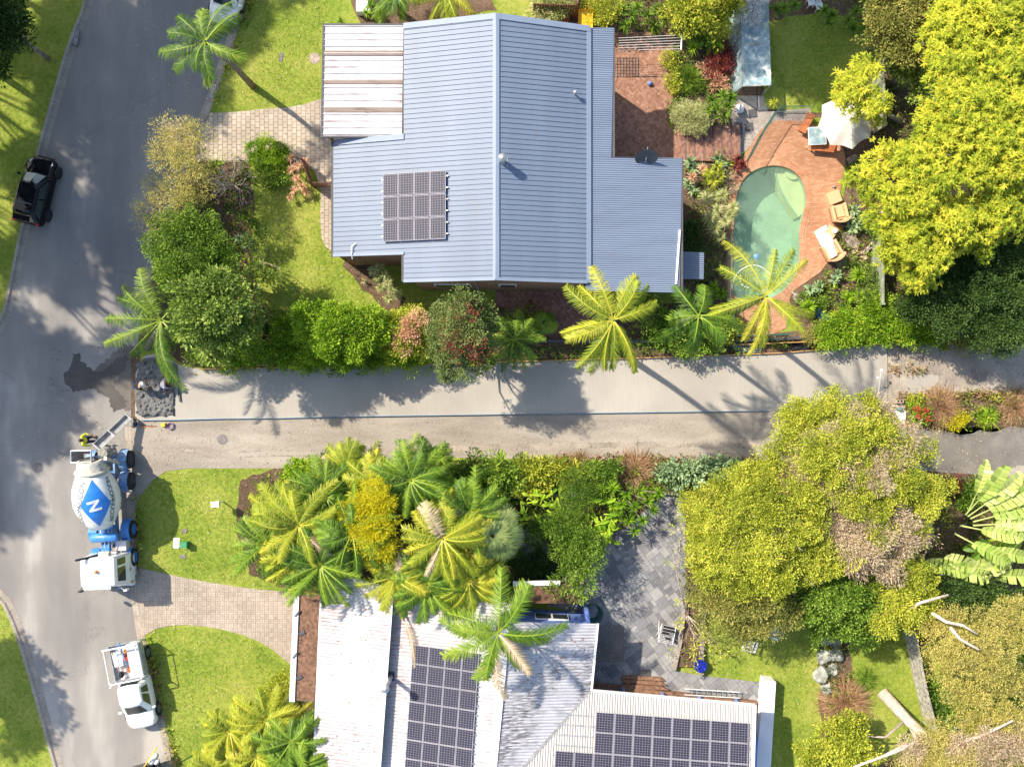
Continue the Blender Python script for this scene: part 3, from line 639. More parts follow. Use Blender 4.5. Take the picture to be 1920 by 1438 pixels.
# pool
def pool():
    o = fill(pool_w, [], G - 0.06); me = bpy.data.meshes.new('pool_water'); o.to_mesh(me); o.free()
    tag(link('pool_water', me, M['water']), kind='structure')
    mb = MB(); n = len(pool_w); V = [(p[0], p[1], G) for p in pool_w] + [(p[0], p[1], -1.5) for p in pool_w]
    mb.add(V, [[i, (i + 1) % n, n + (i + 1) % n, n + i] for i in range(n)])
    bm = fill(pool_w, [], -1.5); bm.verts.index_update(); mb.add([tuple(v.co) for v in bm.verts], [[v.index for v in f.verts] for f in bm.faces]); bm.free()
    me = bpy.data.meshes.new('pool_basin'); me.from_pydata(mb.v, [], mb.f); tag(link('pool_basin', me, M['poolfloor']), kind='structure')
    shelf = [(1455, 305), (1463, 335), (1476, 368), (1497, 398), (1520, 410), (1530, 360), (1500, 310)]
    cl = [p for p in PL(smooth_poly(shelf, 1), G)]
    inp = [p for p in pool_w]
    # shelf = part of basin right of the curve
    curve = smooth_poly([(1457, 300), (1463, 335), (1477, 368), (1503, 404)], 2, False)
    right = [p for p in POOL if p[1] < 404 and p[0] > 1458 + max(0, (p[1] - 312)) * 0.45]
    right.sort(key=lambda p: -p[1])
    poly = PL(curve + right, G)
    mb = MB(); mb.prism(poly, -1.4, -0.38); tag(mb.build('pool_step', M['poolstep']), kind='structure')
    mb = MB(); ln = [(*W2(p[0] - 2, p[1] + 1, G), -0.36) for p in curve]; mb.tube(ln, 0.05, 6); tag(mb.build('pool_step_edge', M['poolfloor']), kind='structure')
    seat = PL(smooth_poly([(1474, 316), (1478, 330), (1492, 336), (1502, 330), (1492, 318)], 2), G)
    mb = MB(); mb.prism(seat, -0.38, -0.2); tag(mb.build('pool_seat', M['poolstep']), kind='structure')
    # coping: two soldier courses
    L = Leaves(); pts = [Vector(p) for p in pool_w]; n = len(pts)
    per = [0]
    for i in range(n): per.append(per[-1] + (pts[(i + 1) % n] - pts[i]).length)
    def at(s_):
        s_ %= per[-1]
        for i in range(n):
            if per[i + 1] >= s_:
                a, b = pts[i], pts[(i + 1) % n]; t = (b - a).normalized(); return a + t * (s_ - per[i]), t
    ctr = sum(pts, Vector((0, 0))) / n; ar = sum(pts[i].x * pts[(i + 1) % n].y - pts[(i + 1) % n].x * pts[i].y for i in range(n))
    sg = 1 if ar > 0 else -1
    m_ = int(per[-1] / 0.125); mb = MB(); rr = random.Random(2)
    for row, (d0, d1) in enumerate(((-0.04, 0.23), (0.245, 0.36))):
        k = m_ if row == 0 else m_ // 2
        for i in range(k):
            a, ta = at(per[-1] * i / k + .006); b, tb = at(per[-1] * (i + 1) / k - .006)
            na = Vector((ta.y, -ta.x)) * sg; nb = Vector((tb.y, -tb.x)) * sg
            q = [a + na * d0, b + nb * d0, b + nb * d1, a + na * d1]
            z1 = Zp + (0.05 if row == 0 else 0.03)
            mb.add([(p.x, p.y, z) for z in (G - .02, z1) for p in q], [[4, 5, 6, 7], [0, 1, 5, 4], [1, 2, 6, 5], [2, 3, 7, 6], [3, 0, 4, 7]], 0, rr.random())
    tag(mb.build('pool_coping', M['terrace']), kind='structure')
pool()

# ------------------------------------------------------------------ roofs
def ray_plane(px, py, pl):
    """pl=(x0,y0,z0,sx,sy): z = z0+sx(x-x0)+sy(y-y0) ; point seen at the photo pixel"""
    x0, y0, z0, sx, sy = pl
    a = (px - 960) / S / H; b = (719 - py) / S / H        # x=a(H-z)  y=b(H-z)
    # z = z0 + sx(a(H-z)-x0)+sy(b(H-z)-y0)
    z = (z0 + sx * (a * H - x0) + sy * (b * H - y0)) / (1 + sx * a + sy * b)
    return (a * (H - z), b * (H - z), z)
def plz(pl, x, y): return pl[2] + pl[3] * (x - pl[0]) + pl[4] * (y - pl[1])
def ribsheet(name, pxpoly, pl, rib_dir, spacing, prof, mat, parent, thick=0.04):
    poly = [ray_plane(p[0], p[1], pl)[:2] for p in pxpoly]
    ar = sum(poly[i][0] * poly[(i + 1) % len(poly)][1] - poly[(i + 1) % len(poly)][0] * poly[i][1] for i in range(len(poly)))
    if ar < 0: poly = poly[::-1]
    d = Vector(rib_dir).normalized(); t = Vector((-d.y, d.x))
    ts = [Vector(p).dot(t) for p in poly]; t0, t1 = min(ts), max(ts)
    bands = []; k = math.floor(t0 / spacing)
    while k * spacing < t1:
        for i in range(len(prof)):
            a = (k + prof[i][0]) * spacing; za = prof[i][1]
            nx = prof[i + 1] if i + 1 < len(prof) else (prof[0][0] + 1, prof[0][1])
            bands.append((a, (k + nx[0]) * spacing, za, nx[1]))
        k += 1
    mb = MB(); BIG = 60
    for a, b, za, zb in bands:
        if b < t0 or a > t1: continue
        A, B = t * a, t * b
        q = [A - d * BIG, A + d * BIG, B + d * BIG, B - d * BIG]
        qq = [(p.x, p.y) for p in q]
        s_ = sum(qq[i][0] * qq[(i + 1) % 4][1] - qq[(i + 1) % 4][0] * qq[i][1] for i in range(4))
        if s_ < 0: qq = qq[::-1]
        pg = clip(poly, qq)
        # drop duplicate neighbours
        cl = []
        for p in pg:
            if not cl or abs(p[0] - cl[-1][0]) + abs(p[1] - cl[-1][1]) > 1e-5: cl.append(p)
        if len(cl) > 1 and abs(cl[0][0] - cl[-1][0]) + abs(cl[0][1] - cl[-1][1]) < 1e-5: cl.pop()
        if len(cl) < 3: continue
        V = []
        for p in cl:
            u = (Vector(p).dot(t) - a) / (b - a); V.append((p[0], p[1], plz(pl, *p) + za + (zb - za) * u))
        mb.add(V, [list(range(len(V)))])
    # soffit
    V = [(p[0], p[1], plz(pl, *p) - thick) for p in poly]; U = [(p[0], p[1], plz(pl, *p) - .001) for p in poly]; n = len(V)
    mb.add(V, [list(range(n))[::-1]]); mb.add(V + U, [[i, (i + 1) % n, n + (i + 1) % n, n + i] for i in range(n)])
    me = bpy.data.meshes.new(name); me.from_pydata(mb.v, [], mb.f); me.update()
    bm = bmesh.new(); bm.from_mesh(me)
    for f in bm.faces[:len(bm.faces)]: pass
    bm.to_mesh(me); bm.free()
    return link(name, me, mat, parent)
TRAY = [(0, 0), (0.16, 0), (0.20, 0.035), (0.28, 0.035), (0.32, 0)]
WIDE = [(0, 0), (0.86, 0), (0.88, 0.05), (0.96, 0.05), (0.98, 0)]
CORR = [(0, 0), (0.25, 0.026), (0.5, 0.038), (0.75, 0.026)]
def strip3(mb, pts, w_, t_=0.03, m=0):
    """raised flat band following 3-D points"""
    for a, b in zip(pts[:-1], pts[1:]):
        a, b = Vector(a), Vector(b); d = b - a; L = d.length; mid = (a + b) / 2
        mb.box(mid, (L + .02, w_, t_), rz=math.atan2(d.y, d.x), ry=-math.asin(d.z / L), m=m)

# ---- house 1 : blue-grey roof
h1 = empty('house', W(900, 300, G), 0, 'house with a blue-grey ribbed metal gable roof and corrugated side wing', 'house')
def at_world(o, parent):
    o.parent = parent; o.matrix_parent_inverse = Matrix.Translation(-parent.location) @ Matrix.Identity(4) if False else Matrix.Identity(4)
    o.location = -parent.location; return o
K = 0.26; RX, RZ = W2(930, 300, 6.2)[0], 6.2
plW = (RX, 0, RZ, K, 0); plE = (RX, 0, RZ, -K, 0)
def child(o, p):
    o.parent = p; o.location = tuple(-c for c in p.location); return o
r = child(ribsheet('roof', [(757, 47), (929, 28), (928, 524), (757, 528), (757, 476), (625, 482), (625, 266), (757, 254)], plW, (1, 0), 0.262, TRAY, M['roof_blue'], h1), h1)
r = child(ribsheet('roof', [(931, 28), (1106, 52), (1101, 530), (930, 524)], plE, (1, 0), 0.262, TRAY, M['roof_blue'], h1), h1)
zE = ray_plane(1104, 300, plE)[2] - 0.10
plV = (ray_plane(1104, 300, plE)[0], 0, zE, -0.10, 0)
r = child(ribsheet('side_roof', [(1106, 53), (1151, 53), (1146, 297), (1279, 297), (1274, 549), (1098, 545)], plV, (1, 0), 0.115, CORR, M['roof_corr'], h1), h1)
child(ribsheet('awning', [(1276, 472), (1320, 474), (1319, 524), (1274, 523)], (W2(1300, 500, 3.0)[0], 0, 3.0, -0.08, 0), (1, 0), 0.115, CORR, M['roof_corr'], h1), h1)
mb = MB()
ra, rb = ray_plane(930, 28, plW), ray_plane(929, 524, plW)
for sgn, pl in ((-1, plW), (1, plE)):
    a = (ra[0], ra[1], RZ + .06); b = (rb[0], rb[1], RZ + .06); x1 = RX + sgn * 0.17; z1 = plz(pl, x1, 0) + .06
    mb.add([a, b, (x1, rb[1], z1), (x1, ra[1], z1)], [[0, 1, 2, 3]])
child(mb.build('ridge_cap', M['roof_flash'], h1), h1)
mb = MB()
for (p, q, pl) in (((1104, 52), (1100, 530), plE),):
    a, b = ray_plane(*p, pl), ray_plane(*q, pl); mb.box(((a[0] + b[0]) / 2 + .06, (a[1] + b[1]) / 2, a[2] + .02), (0.24, abs(a[1] - b[1]), 0.05), ry=0.24)
child(mb.build('apron_flashing', M['roof_flash'], h1), h1)
mb = MB()   # barge flashings along gable edges
for p, q, pl in (((757, 50), (929, 31), plW), ((757, 527), (928, 523), plW), ((625, 479), (757, 475), plW), ((628, 268), (757, 257), plW), ((931, 31), (1106, 55), plE), ((930, 523), (1101, 529), plE)):
    a, b = Vector(ray_plane(*p, pl)), Vector(ray_plane(*q, pl)); a.z += .05; b.z += .05; mb = MB(); strip3(mb, [a, b], 0.16 if p[1] > 300 else .3, 0.03); child(mb.build('barge_flashing', M['roof_flash'], h1), h1)
mb = MB()   # gutters
for p, q, pl in (((625, 266), (625, 482), plW), ((757, 476), (757, 528), plW), ((1151, 53), (1146, 297), plV), ((1279, 297), (1274, 549), plV)):
    a, b = ray_plane(*p, pl), ray_plane(*q, pl); sg = -1 if p[0] < 900 else 1; mb = MB()
    mb.box(((a[0] + b[0]) / 2 + sg * .06, (a[1] + b[1]) / 2, (a[2] + b[2]) / 2 - .06), (0.12, abs(a[1] - b[1]), 0.11)); child(mb.build('gutter', M['dkgrey'], h1), h1)
mb = MB(); a = ray_plane(1278, 432, plV); b = ray_plane(1271, 533, plV)
mb.tube([(a[0] - .1, a[1], a[2] + .06), (b[0] - .1, b[1], b[2] + .06)], 0.06, 8); child(mb.build('white_downpipe', M['white'], h1), h1)
# walls
def walls(polys, z0, z1f, mat, parent, name='wall'):
    for poly in polys:
        mb = MB(); n = len(poly); V = [(p[0], p[1], z0) for p in poly] + [(p[0], p[1], z1f(p[0], p[1])) for p in poly]
        mb.add(V, [[i, (i + 1) % n, n + (i + 1) % n, n + i] for i in range(n)] + [list(range(n, 2 * n))])
        child(mb.build(name, mat, parent), parent)
ysr = ray_plane(928, 524, plW)[1]; ynr = ray_plane(929, 28, plW)[1]
xw = ray_plane(625, 480, plW)[0]; xp = ray_plane(757, 500, plW)[0]; xe = ray_plane(1104, 300, plE)[0]
y_por = ray_plane(700, 478, plW)[1]; xv = ray_plane(1146, 200, plV)[0]; xl = ray_plane(1275, 400, plV)[0]; ylt = ray_plane(1279, 297, plV)[1]; yls = ray_plane(1200, 546, plV)[1]
rf = lambda x, y: min(plz(plW, x, y), plz(plE, x, y)) - .12
walls([[(xw + .5, y_por + .04), (xw + .5, ray_plane(625, 268, plW)[1] - .4), (xp + .1, ray_plane(625, 268, plW)[1] - .4), (xp + .1, y_por + 1.0), (xp + .1, y_por + .04)]], G, rf, M['brickwall'], h1)
walls([[(xp + .45, ysr + .12), (xp + .45, ynr - .4), (RX, ynr - .4), (xe - .1, ynr - .4), (xe - .1, ysr + .12), (RX, ysr + .12)]], G, rf, M['brickwall'], h1)
walls([[(xe, yls + .5), (xe, ylt - .4), (xl - .5, ylt - .4), (xl - .5, yls + .5)]], G, lambda x, y: plz(plV, x, y) - .12, M['brickwall'], h1)
for x0, x1, zc in ((818, 885, 1.6), (936, 968, 1.6)):   # windows on the south wall
    a, b = W2(x0, 540, zc)[0], W2(x1, 540, zc)[0]; mb = MB(); mb.box(((a + b) / 2, ysr + .10, 2.6), (b - a, .06, 1.1)); fr = child(mb.build('window', M['white'], h1), h1)
    mb = MB(); mb.box(((a + b) / 2, ysr + .065, 2.6), (b - a - .14, .03, .96)); child(mb.build('window_pane', M['glass'], h1), h1)
mb = MB(); xx = W2(893, 530, 2)[0]; mb.tube([(xx, ysr + .02, plz(plW, xx, 0) - .1), (xx + .1, ysr - .02, 2.5), (xx + .12, ysr - .05, .15)], .045, 8); child(mb.build('downpipe', M['grey'], h1), h1)
# posts under the front corner and entry screen
mb = MB()
for px in (632, 664): p = W(px, 476, 2.0); mb.box((p.x + .5, y_por + .1, 2.0), (.14, .14, 3.9))
child(mb.build('post', M['timber'], h1), h1)
# carport
cz = 4.35; plC = (0, 0, cz, 0.0, 0.006)
cp = empty('carport', W(680, 150, G), 0, 'weathered white ribbed carport roof with three brown dirty strips against the blue roofed house', 'carport')
child(ribsheet('carport_roof', [(608, 48), (757, 48), (754, 256), (604, 256)], plC, (1, 0.0), 0.36, WIDE, M['roof_white'], cp), cp)
mb = MB()
for y0, y1 in ((96, 105), (149, 158), (202, 211)):
    a = ray_plane(608, y0, plC); b = ray_plane(755, y1, plC); mb.box(((a[0] + b[0]) / 2, (a[1] + b[1]) / 2, cz + .03 + plz(plC, 0, a[1]) - cz), (b[0] - a[0], a[1] - b[1], 0.03))
child(mb.build('dirty_valley', M['rust_sheet'], cp), cp)
mb = MB(); A = [ray_plane(*p, plC) for p in ((607, 47), (758, 47), (755, 257), (603, 257))]
for i in range(4): a, b = Vector(A[i]), Vector(A[(i + 1) % 4]); strip3(mb, [a + Vector((0, 0, -.03)), b + Vector((0, 0, -.03))], 0.1, 0.16)
child(mb.build('gutter', M['dkgrey'], cp), cp)
for px, py in ((612, 54), (612, 150), (609, 250)):
    p = ray_plane(px, py, plC); mb = MB(); mb.box((p[0] + .12, p[1], (cz + G) / 2), (.12, .12, cz - G - .05)); child(mb.build('post', M['timber'], cp), cp)
# solar array on house 1
def solar(name, label, px0, pl, cols, rows, cw, ch, skip=(), rz=0.0, vert=False, dirx=None):
    o = Vector(ray_plane(*px0, pl)); n = Vector((-pl[3], -pl[4], 1)).normalized()
    ex = Vector((math.cos(rz), math.sin(rz), 0)); ex.z = pl[3] * ex.x + pl[4] * ex.y; ex.normalize(); ey = n.cross(ex).normalized()
    root = empty(name, o + n * 0.16, 0, label, 'solar panels')
    R = Matrix((ex, ey, n)).transposed().to_4x4(); root.rotation_euler = R.to_euler()
    me = None
    for j in range(rows):
        for i in range(cols):
            if (i, j) in skip: continue
            if me is None:
                mb = MB(); mb.box((0, 0, 0), (cw - .03, ch - .03, .04)); fr = mb.build('solar_panel', M['pvframe'], root)
                mb = MB(); mb.box((0, 0, .024), (cw - .09, ch - .09, .006)); gl = mb.build('cell_sheet', M['pv'], fr); me = (fr, gl); f_, g_ = fr, gl
            else:
                f_ = fr.copy(); COL.objects.link(f_); f_.parent = root; g_ = gl.copy(); COL.objects.link(g_); g_.parent = f_
            f_.location = ((i + .5) * cw, -(j + .5) * ch, 0)
    mb = MB()
    for j in range(rows):
        for u in (.25, .75): mb.box((cols * cw / 2, -(j + u) * ch, -.07), (cols * cw + .2, .05, .07))
    mb.build('mounting_rail', M['steel'], root)
    return root
p0 = Vector(ray_plane(720, 329, plW)); p1 = Vector(ray_plane(838, 323, plW)); p2 = Vector(ray_plane(720, 456, plW))
solar('solar_array', 'block of twelve dark solar panels on the blue-grey ribbed roof', (720, 328), plW, 4, 3, (p1 - p0).length / 4, (p2 - p0).length / 3)
# chimney, roof vent, conduit, dish
c = empty('chimney', W(939, 303, 6.0), 0, 'short metal flue with a cowl and square flashing on the ridge of the blue-grey roof', 'flue')
MB().box((0.1, -.1, 0), (.55, .6, .12)).build('base_flashing', M['grey'], c)
MB().tube([(0.1, -.05, 0), (0.1, -.05, .75)], .17, 14).build('pipe', M['steel'], c)
MB().lathe([(.05, .78), (.22, .80), (.22, .98), (.10, 1.08), (0, 1.1)], (0.1, -.05, 0), seg=14).build('cowl', M['rim'], c)
p = ray_plane(1078, 178, plE); c = MB().tube([(0, 0, 0), (0, 0, .35)], .045, 8).lathe([(0, .5), (.10, .44), (.12, .34), (0, .32)], seg=10).build('roof_vent', M['steel']); c.location = p
tag(c, 'tiny capped vent pipe on the east slope of the blue-grey roof', 'vent')
p = ray_plane(660, 475, plW); c = MB().tube([(0, -.3, -.1), (0, -.05, .12), (0, .35, .15), (.25, .5, .1)], .03, 6).build('conduit', M['white']); c.location = p
tag(c, 'thin white conduit bent over the southwest eave of the blue-grey roof', 'conduit')
dz = 4.9; p = W(1212, 293, dz)
c = empty('satellite_dish', p, 0, 'dark round dish on the edge of the corrugated wing roof above the brick patio', 'dish')
MB().lathe([(0, -.06), (.4, .0), (.6, .1), (.61, .11), (.4, .03), (0, -.03)], seg=28).build('dish', M['dkgrey'], c).rotation_euler = (math.radians(62), 0, 0)
MB().tube([(0, -.05, 0), (0, -.3, -.45)], .035, 8).tube([(0, 0, 0), (.05, .45, .15)], .02, 6).build('mast', M['steel'], c)

# ---- house 2 : white corrugated roofs, south
h2 = empty('house', W(850, 1350, G), 0, 'house with weathered white corrugated roofs and blue walls', 'house')
tl = math.radians(-3.6); rd = (math.cos(tl), math.sin(tl)); nd = (math.sin(-tl), math.cos(tl))
def plx(px, py, z, sl, ang):   # plane through pixel at height z rising by sl along direction ang
    p = W(px, py, z); return (p.x, p.y, z, sl * math.cos(ang), sl * math.sin(ang))
plA = plx(600, 1300, 3.3, 0.16, tl); plB = plx(733, 1300, 3.35, 0.20, tl)
zr = ray_plane(935, 1330, plB)[2]; pC = ray_plane(935, 1330, plB)
plCc = (pC[0], pC[1], zr, -0.22 * math.cos(tl), -0.22 * math.sin(tl))
child(ribsheet('roof', [(660, 1082), (735, 1102), (708, 1460), (588, 1460), (600, 1150), (606, 1092)], plA, rd, 0.19, CORR, M['roof_white2'], h2), h2)
child(ribsheet('roof', [(731, 1120), (960, 1130), (950, 1180), (922, 1460), (706, 1460)], plB, rd, 0.19, CORR, M['roof_white2'], h2), h2)
child(ribsheet('roof', [(952, 1165), (1121, 1169), (1109, 1294), (960, 1460), (921, 1460)], plCc, rd, 0.17, CORR, M['roof_dirty'], h2), h2)
pv = ray_plane(1109, 1294, plCc); plD = (pv[0], pv[1], pv[2] + .02, 0.18 * math.sin(tl), -0.18 * math.cos(tl))
child(ribsheet('roof', [(1109, 1295), (1415, 1322), (1411, 1460), (962, 1460)], plD, nd, 0.14, [(0, 0), (.3, .05), (.5, .06), (.7, .05)], M['roof_ns'], h2), h2)
mb = MB(); strip3(mb, [Vector(ray_plane(1109, 1295, plCc)) + Vector((0, 0, .05)), Vector(ray_plane(962, 1458, plCc)) + Vector((0, 0, .05))], .16, .03)
child(mb.build('valley_flashing', M['grey'], h2), h2)
mb = MB()
strip3(mb, [Vector(ray_plane(950, 1165, plB)) + Vector((0, 0, .06)), Vector(ray_plane(922, 1458, plB)) + Vector((0, 0, .06))], .42, .03)
child(mb.build('ridge_cap', M['white'], h2), h2)
mb = MB(); strip3(mb, [Vector(ray_plane(735, 1104, plA)) + Vector((.03, 0, .02)), Vector(ray_plane(709, 1458, plA)) + Vector((.03, 0, .02))], .16, .12)
child(mb.build('upstand_flashing', M['white'], h2), h2)
mb = MB()
for p, q, pl in (((1121, 1169), (1109, 1294), plCc), ((1109, 1294), (1415, 1321), plD), ((1416, 1322), (1412, 1458), plD), ((602, 1120), (587, 1458), plA)):
    mb = MB(); strip3(mb, [Vector(ray_plane(*p, pl)) + Vector((0, 0, -.02)), Vector(ray_plane(*q, pl)) + Vector((0, 0, -.02))], .11, .13); child(mb.build('gutter', M['white'], h2), h2)
# walls of house 2
zt = 2.9
walls([PL([(955, 1140), (1098, 1146), (1100, 1200), (1090, 1290), (1090, 1440), (960, 1440)], G)], G, lambda x, y: zt, M['bluewall'], h2)
walls([PL([(1100, 1330), (1395, 1350), (1390, 1460), (1100, 1460)], G)], G, lambda x, y: zt, M['bluewall'], h2)
walls([PL([(640, 1100), (955, 1130), (955, 1450), (625, 1450)], G)], G, lambda x, y: zt, M['whitewall'], h2)
# window in the blue wall
a = Vector(PL([(955, 1140)], G)[0]); b = Vector(PL([(1098, 1146)], G)[0]); t = (b - a).normalized(); nn_ = Vector((-t.y, t.x)); ang = math.atan2(t.y, t.x)
def on_wall(px): return a + t * ((W2(px, 1150, 1.8)[0] - a.x) / t.x)
m_ = (on_wall(1003) + on_wall(1066)) / 2; Lw = (on_wall(1066) - on_wall(1003)).length
mb = MB(); mb.box((*(m_ + nn_ * .04), 1.75), (Lw, .08, 1.05), rz=ang); wf = child(mb.build('window', M['white'], h2), h2)
mb = MB()
for f in (-.25, .25): mb.box((*(m_ + nn_ * .085 + t * Lw * f), 1.75), (Lw * .5 - .12, .02, .9), rz=ang)
child(mb.build('window_pane', M['glass'], h2), h2)
mb = MB(); pb = Vector(PL([(1095, 1128)], G)[0]); mb.box((pb.x, pb.y - .3, 1.4), (.22, .9, 2.6), rz=.15); child(mb.build('wing_wall', M['bluewall'], h2), h2)
# solar arrays on house 2
p0 = Vector(ray_plane(776, 1206, plB)); p1 = Vector(ray_plane(900, 1226, plB)); q0 = Vector(ray_plane(757, 1420, plB))
solar('solar_array', 'tall block of solar panels on the white corrugated roof below the dead palm frond', (776, 1206), plB, 4, 8, (p1 - p0).length / 4, 1.03, rz=tl - math.radians(.4))
p0 = Vector(ray_plane(1121, 1330, plD)); p1 = Vector(ray_plane(1407, 1352, plD))
cw = (p1 - p0).length / 8
solar('solar_array', 'wide block of solar panels on the cream corrugated wing beside the valley flashing', (1045, 1327), plD, 10, 4, cw, 1.06, skip=[(0, 0), (1, 0), (0, 1), (1, 1)], rz=tl - math.radians(.6))
# flue
p = ray_plane(733, 1267, plB); c = empty('flue_pipe', p, 0, 'tall silver flue pipe leaning out of the white corrugated roof', 'flue')
MB().box((0, 0, .05), (.42, .48, .1)).build('base_flashing', M['dkgrey'], c)
MB().tube([(0, 0, 0), (0, 0, 1.9)], .12, 14).build('pipe', M['steel'], c)
MB().lathe([(.05, 1.9), (.2, 1.93), (.2, 2.08), (.0, 2.16)], seg=14).build('cowl', M['rim'], c)
# blue columns, deck, steps
vd = empty('verandah_deck', W(1250, 1290, G), 0, 'brown timber verandah deck with a projecting step along the cream corrugated wing', 'deck')
mb = MB(); mb.prism(PL([(1110, 1281), (1165, 1287), (1420, 1316), (1418, 1345), (1108, 1318)], .45), G, .45); child(mb.build('deck_floor', M['timber'], vd), vd)
mb = MB()
for k, (y0, y1) in enumerate(((1266, 1272), (1273.5, 1280), (1281.5, 1288))):
    mb.prism(PL([(1168, y0 + (0)), (1240, y0 + 4), (1247 + k * 4, y1 + 5), (1168, y1)], .3), G, .28 + .06 * k, a=k / 3)
child(mb.build('step', M['timber'], vd), vd)
me0 = None
for px, py in ((1168, 1292), (1242, 1300), (1311, 1306), (1380, 1312)):
    if me0 is None:
        mb = MB(); mb.tube([(0, 0, 0), (0, 0, 2.6)], .10, 12); me0 = mb.build('column', M['poolrail'] if 0 else M['bluewall'], vd); o = me0
    else: o = me0.copy(); COL.objects.link(o); o.parent = vd
    o.location = W(px, py, .45) - vd.location
# brown slatted awning west
aw = empty('pergola', W(570, 1210, G), 0, 'brown slatted pergola with a white beam beside the white roof', 'pergola')
pz = 2.9; mb = MB()
for i in range(17):
    x0 = 562 + i * 2.4; p, q = W(x0, 1116, pz), W(x0 - 12, 1312, pz); d = q - p; mb.box((p + q) / 2, (.055, d.length, .05), rz=math.atan2(d.y, d.x) - math.pi / 2, a=random.random())
child(mb.build('slats', M['timber'], aw), aw)
mb = MB(); mb.prism(PL([(560, 1114), (603, 1116), (590, 1314), (548, 1312)], pz - .12), pz - .12, pz - .06); child(mb.build('shade_sheet', M['rust_sheet'], aw), aw)
mb = MB(); p, q = W(557, 1108, pz), W(548, 1314, pz); d = q - p; mb.box((p + q) / 2, (.3, d.length, .22), rz=math.atan2(d.y, d.x) - math.pi / 2); child(mb.build('beam', M['whitewall'], aw), aw)
for px, py in ((557, 1150), (553, 1228)):
    mb = MB(); p = W(px, py, pz + .14); mb.box(p, (.42, .07, .07), rz=.9); child(mb.build('bracket', M['dkgrey'], aw), aw)
for px, py in ((566, 1187), (561, 1270)):
    mb = MB(); p = W(px, py, pz + .05); mb.box(p, (.34, .2, .06), rz=.5); mb.box(p + Vector((0, 0, .04)), (.4, .05, .05), rz=.3); child(mb.build('lamp_bracket', M['dkgrey'], aw), aw)
for px, py in ((552, 1120), (545, 1300)):
    mb = MB(); p = W(px, py, 1.4); mb.box(p, (.12, .12, 2.7)); child(mb.build('post', M['whitewall'], aw), aw)
# rusty lean-to
lt = empty('lean_to', W(1020, 1115, G), 0, 'rusty brown sheet roof with a white front beam north of the blue wall', 'shelter')
mb = MB(); mb.prism(PL([(963, 1098), (1070, 1094), (1090, 1132), (962, 1130)], 2.4), 2.32, 2.4); child(mb.build('sheet_roof', M['rust_sheet'] if 0 else plain('rusty_steel', (0.13, 0.065, 0.04), 0.8, var=.4, sc=4), lt), lt)
mb = MB(); p, q = W(962, 1094, 2.45), W(1050, 1092, 2.45); mb.box((p + q) / 2, ((q - p).length, .25, .16), rz=math.atan2((q - p).y, (q - p).x)); child(mb.build('beam', M['white'], lt), lt)
for px, py in ((966, 1100), (1068, 1100), (1078, 1126)): mb = MB(); p = W(px, py, 1.2); mb.box(p, (.1, .1, 2.25)); child(mb.build('post', M['bluewall'], lt), lt)
# white retaining wall
o = MB(); o.prism(PL([(1434, 1275), (1455, 1278), (1444, 1460), (1414, 1460)], G + .9), G, G + .9); o = o.build('garden_wall', M['whitewall'])
tag(o, 'thick white rendered wall between the cream roofed wing and the east lawn', 'wall')

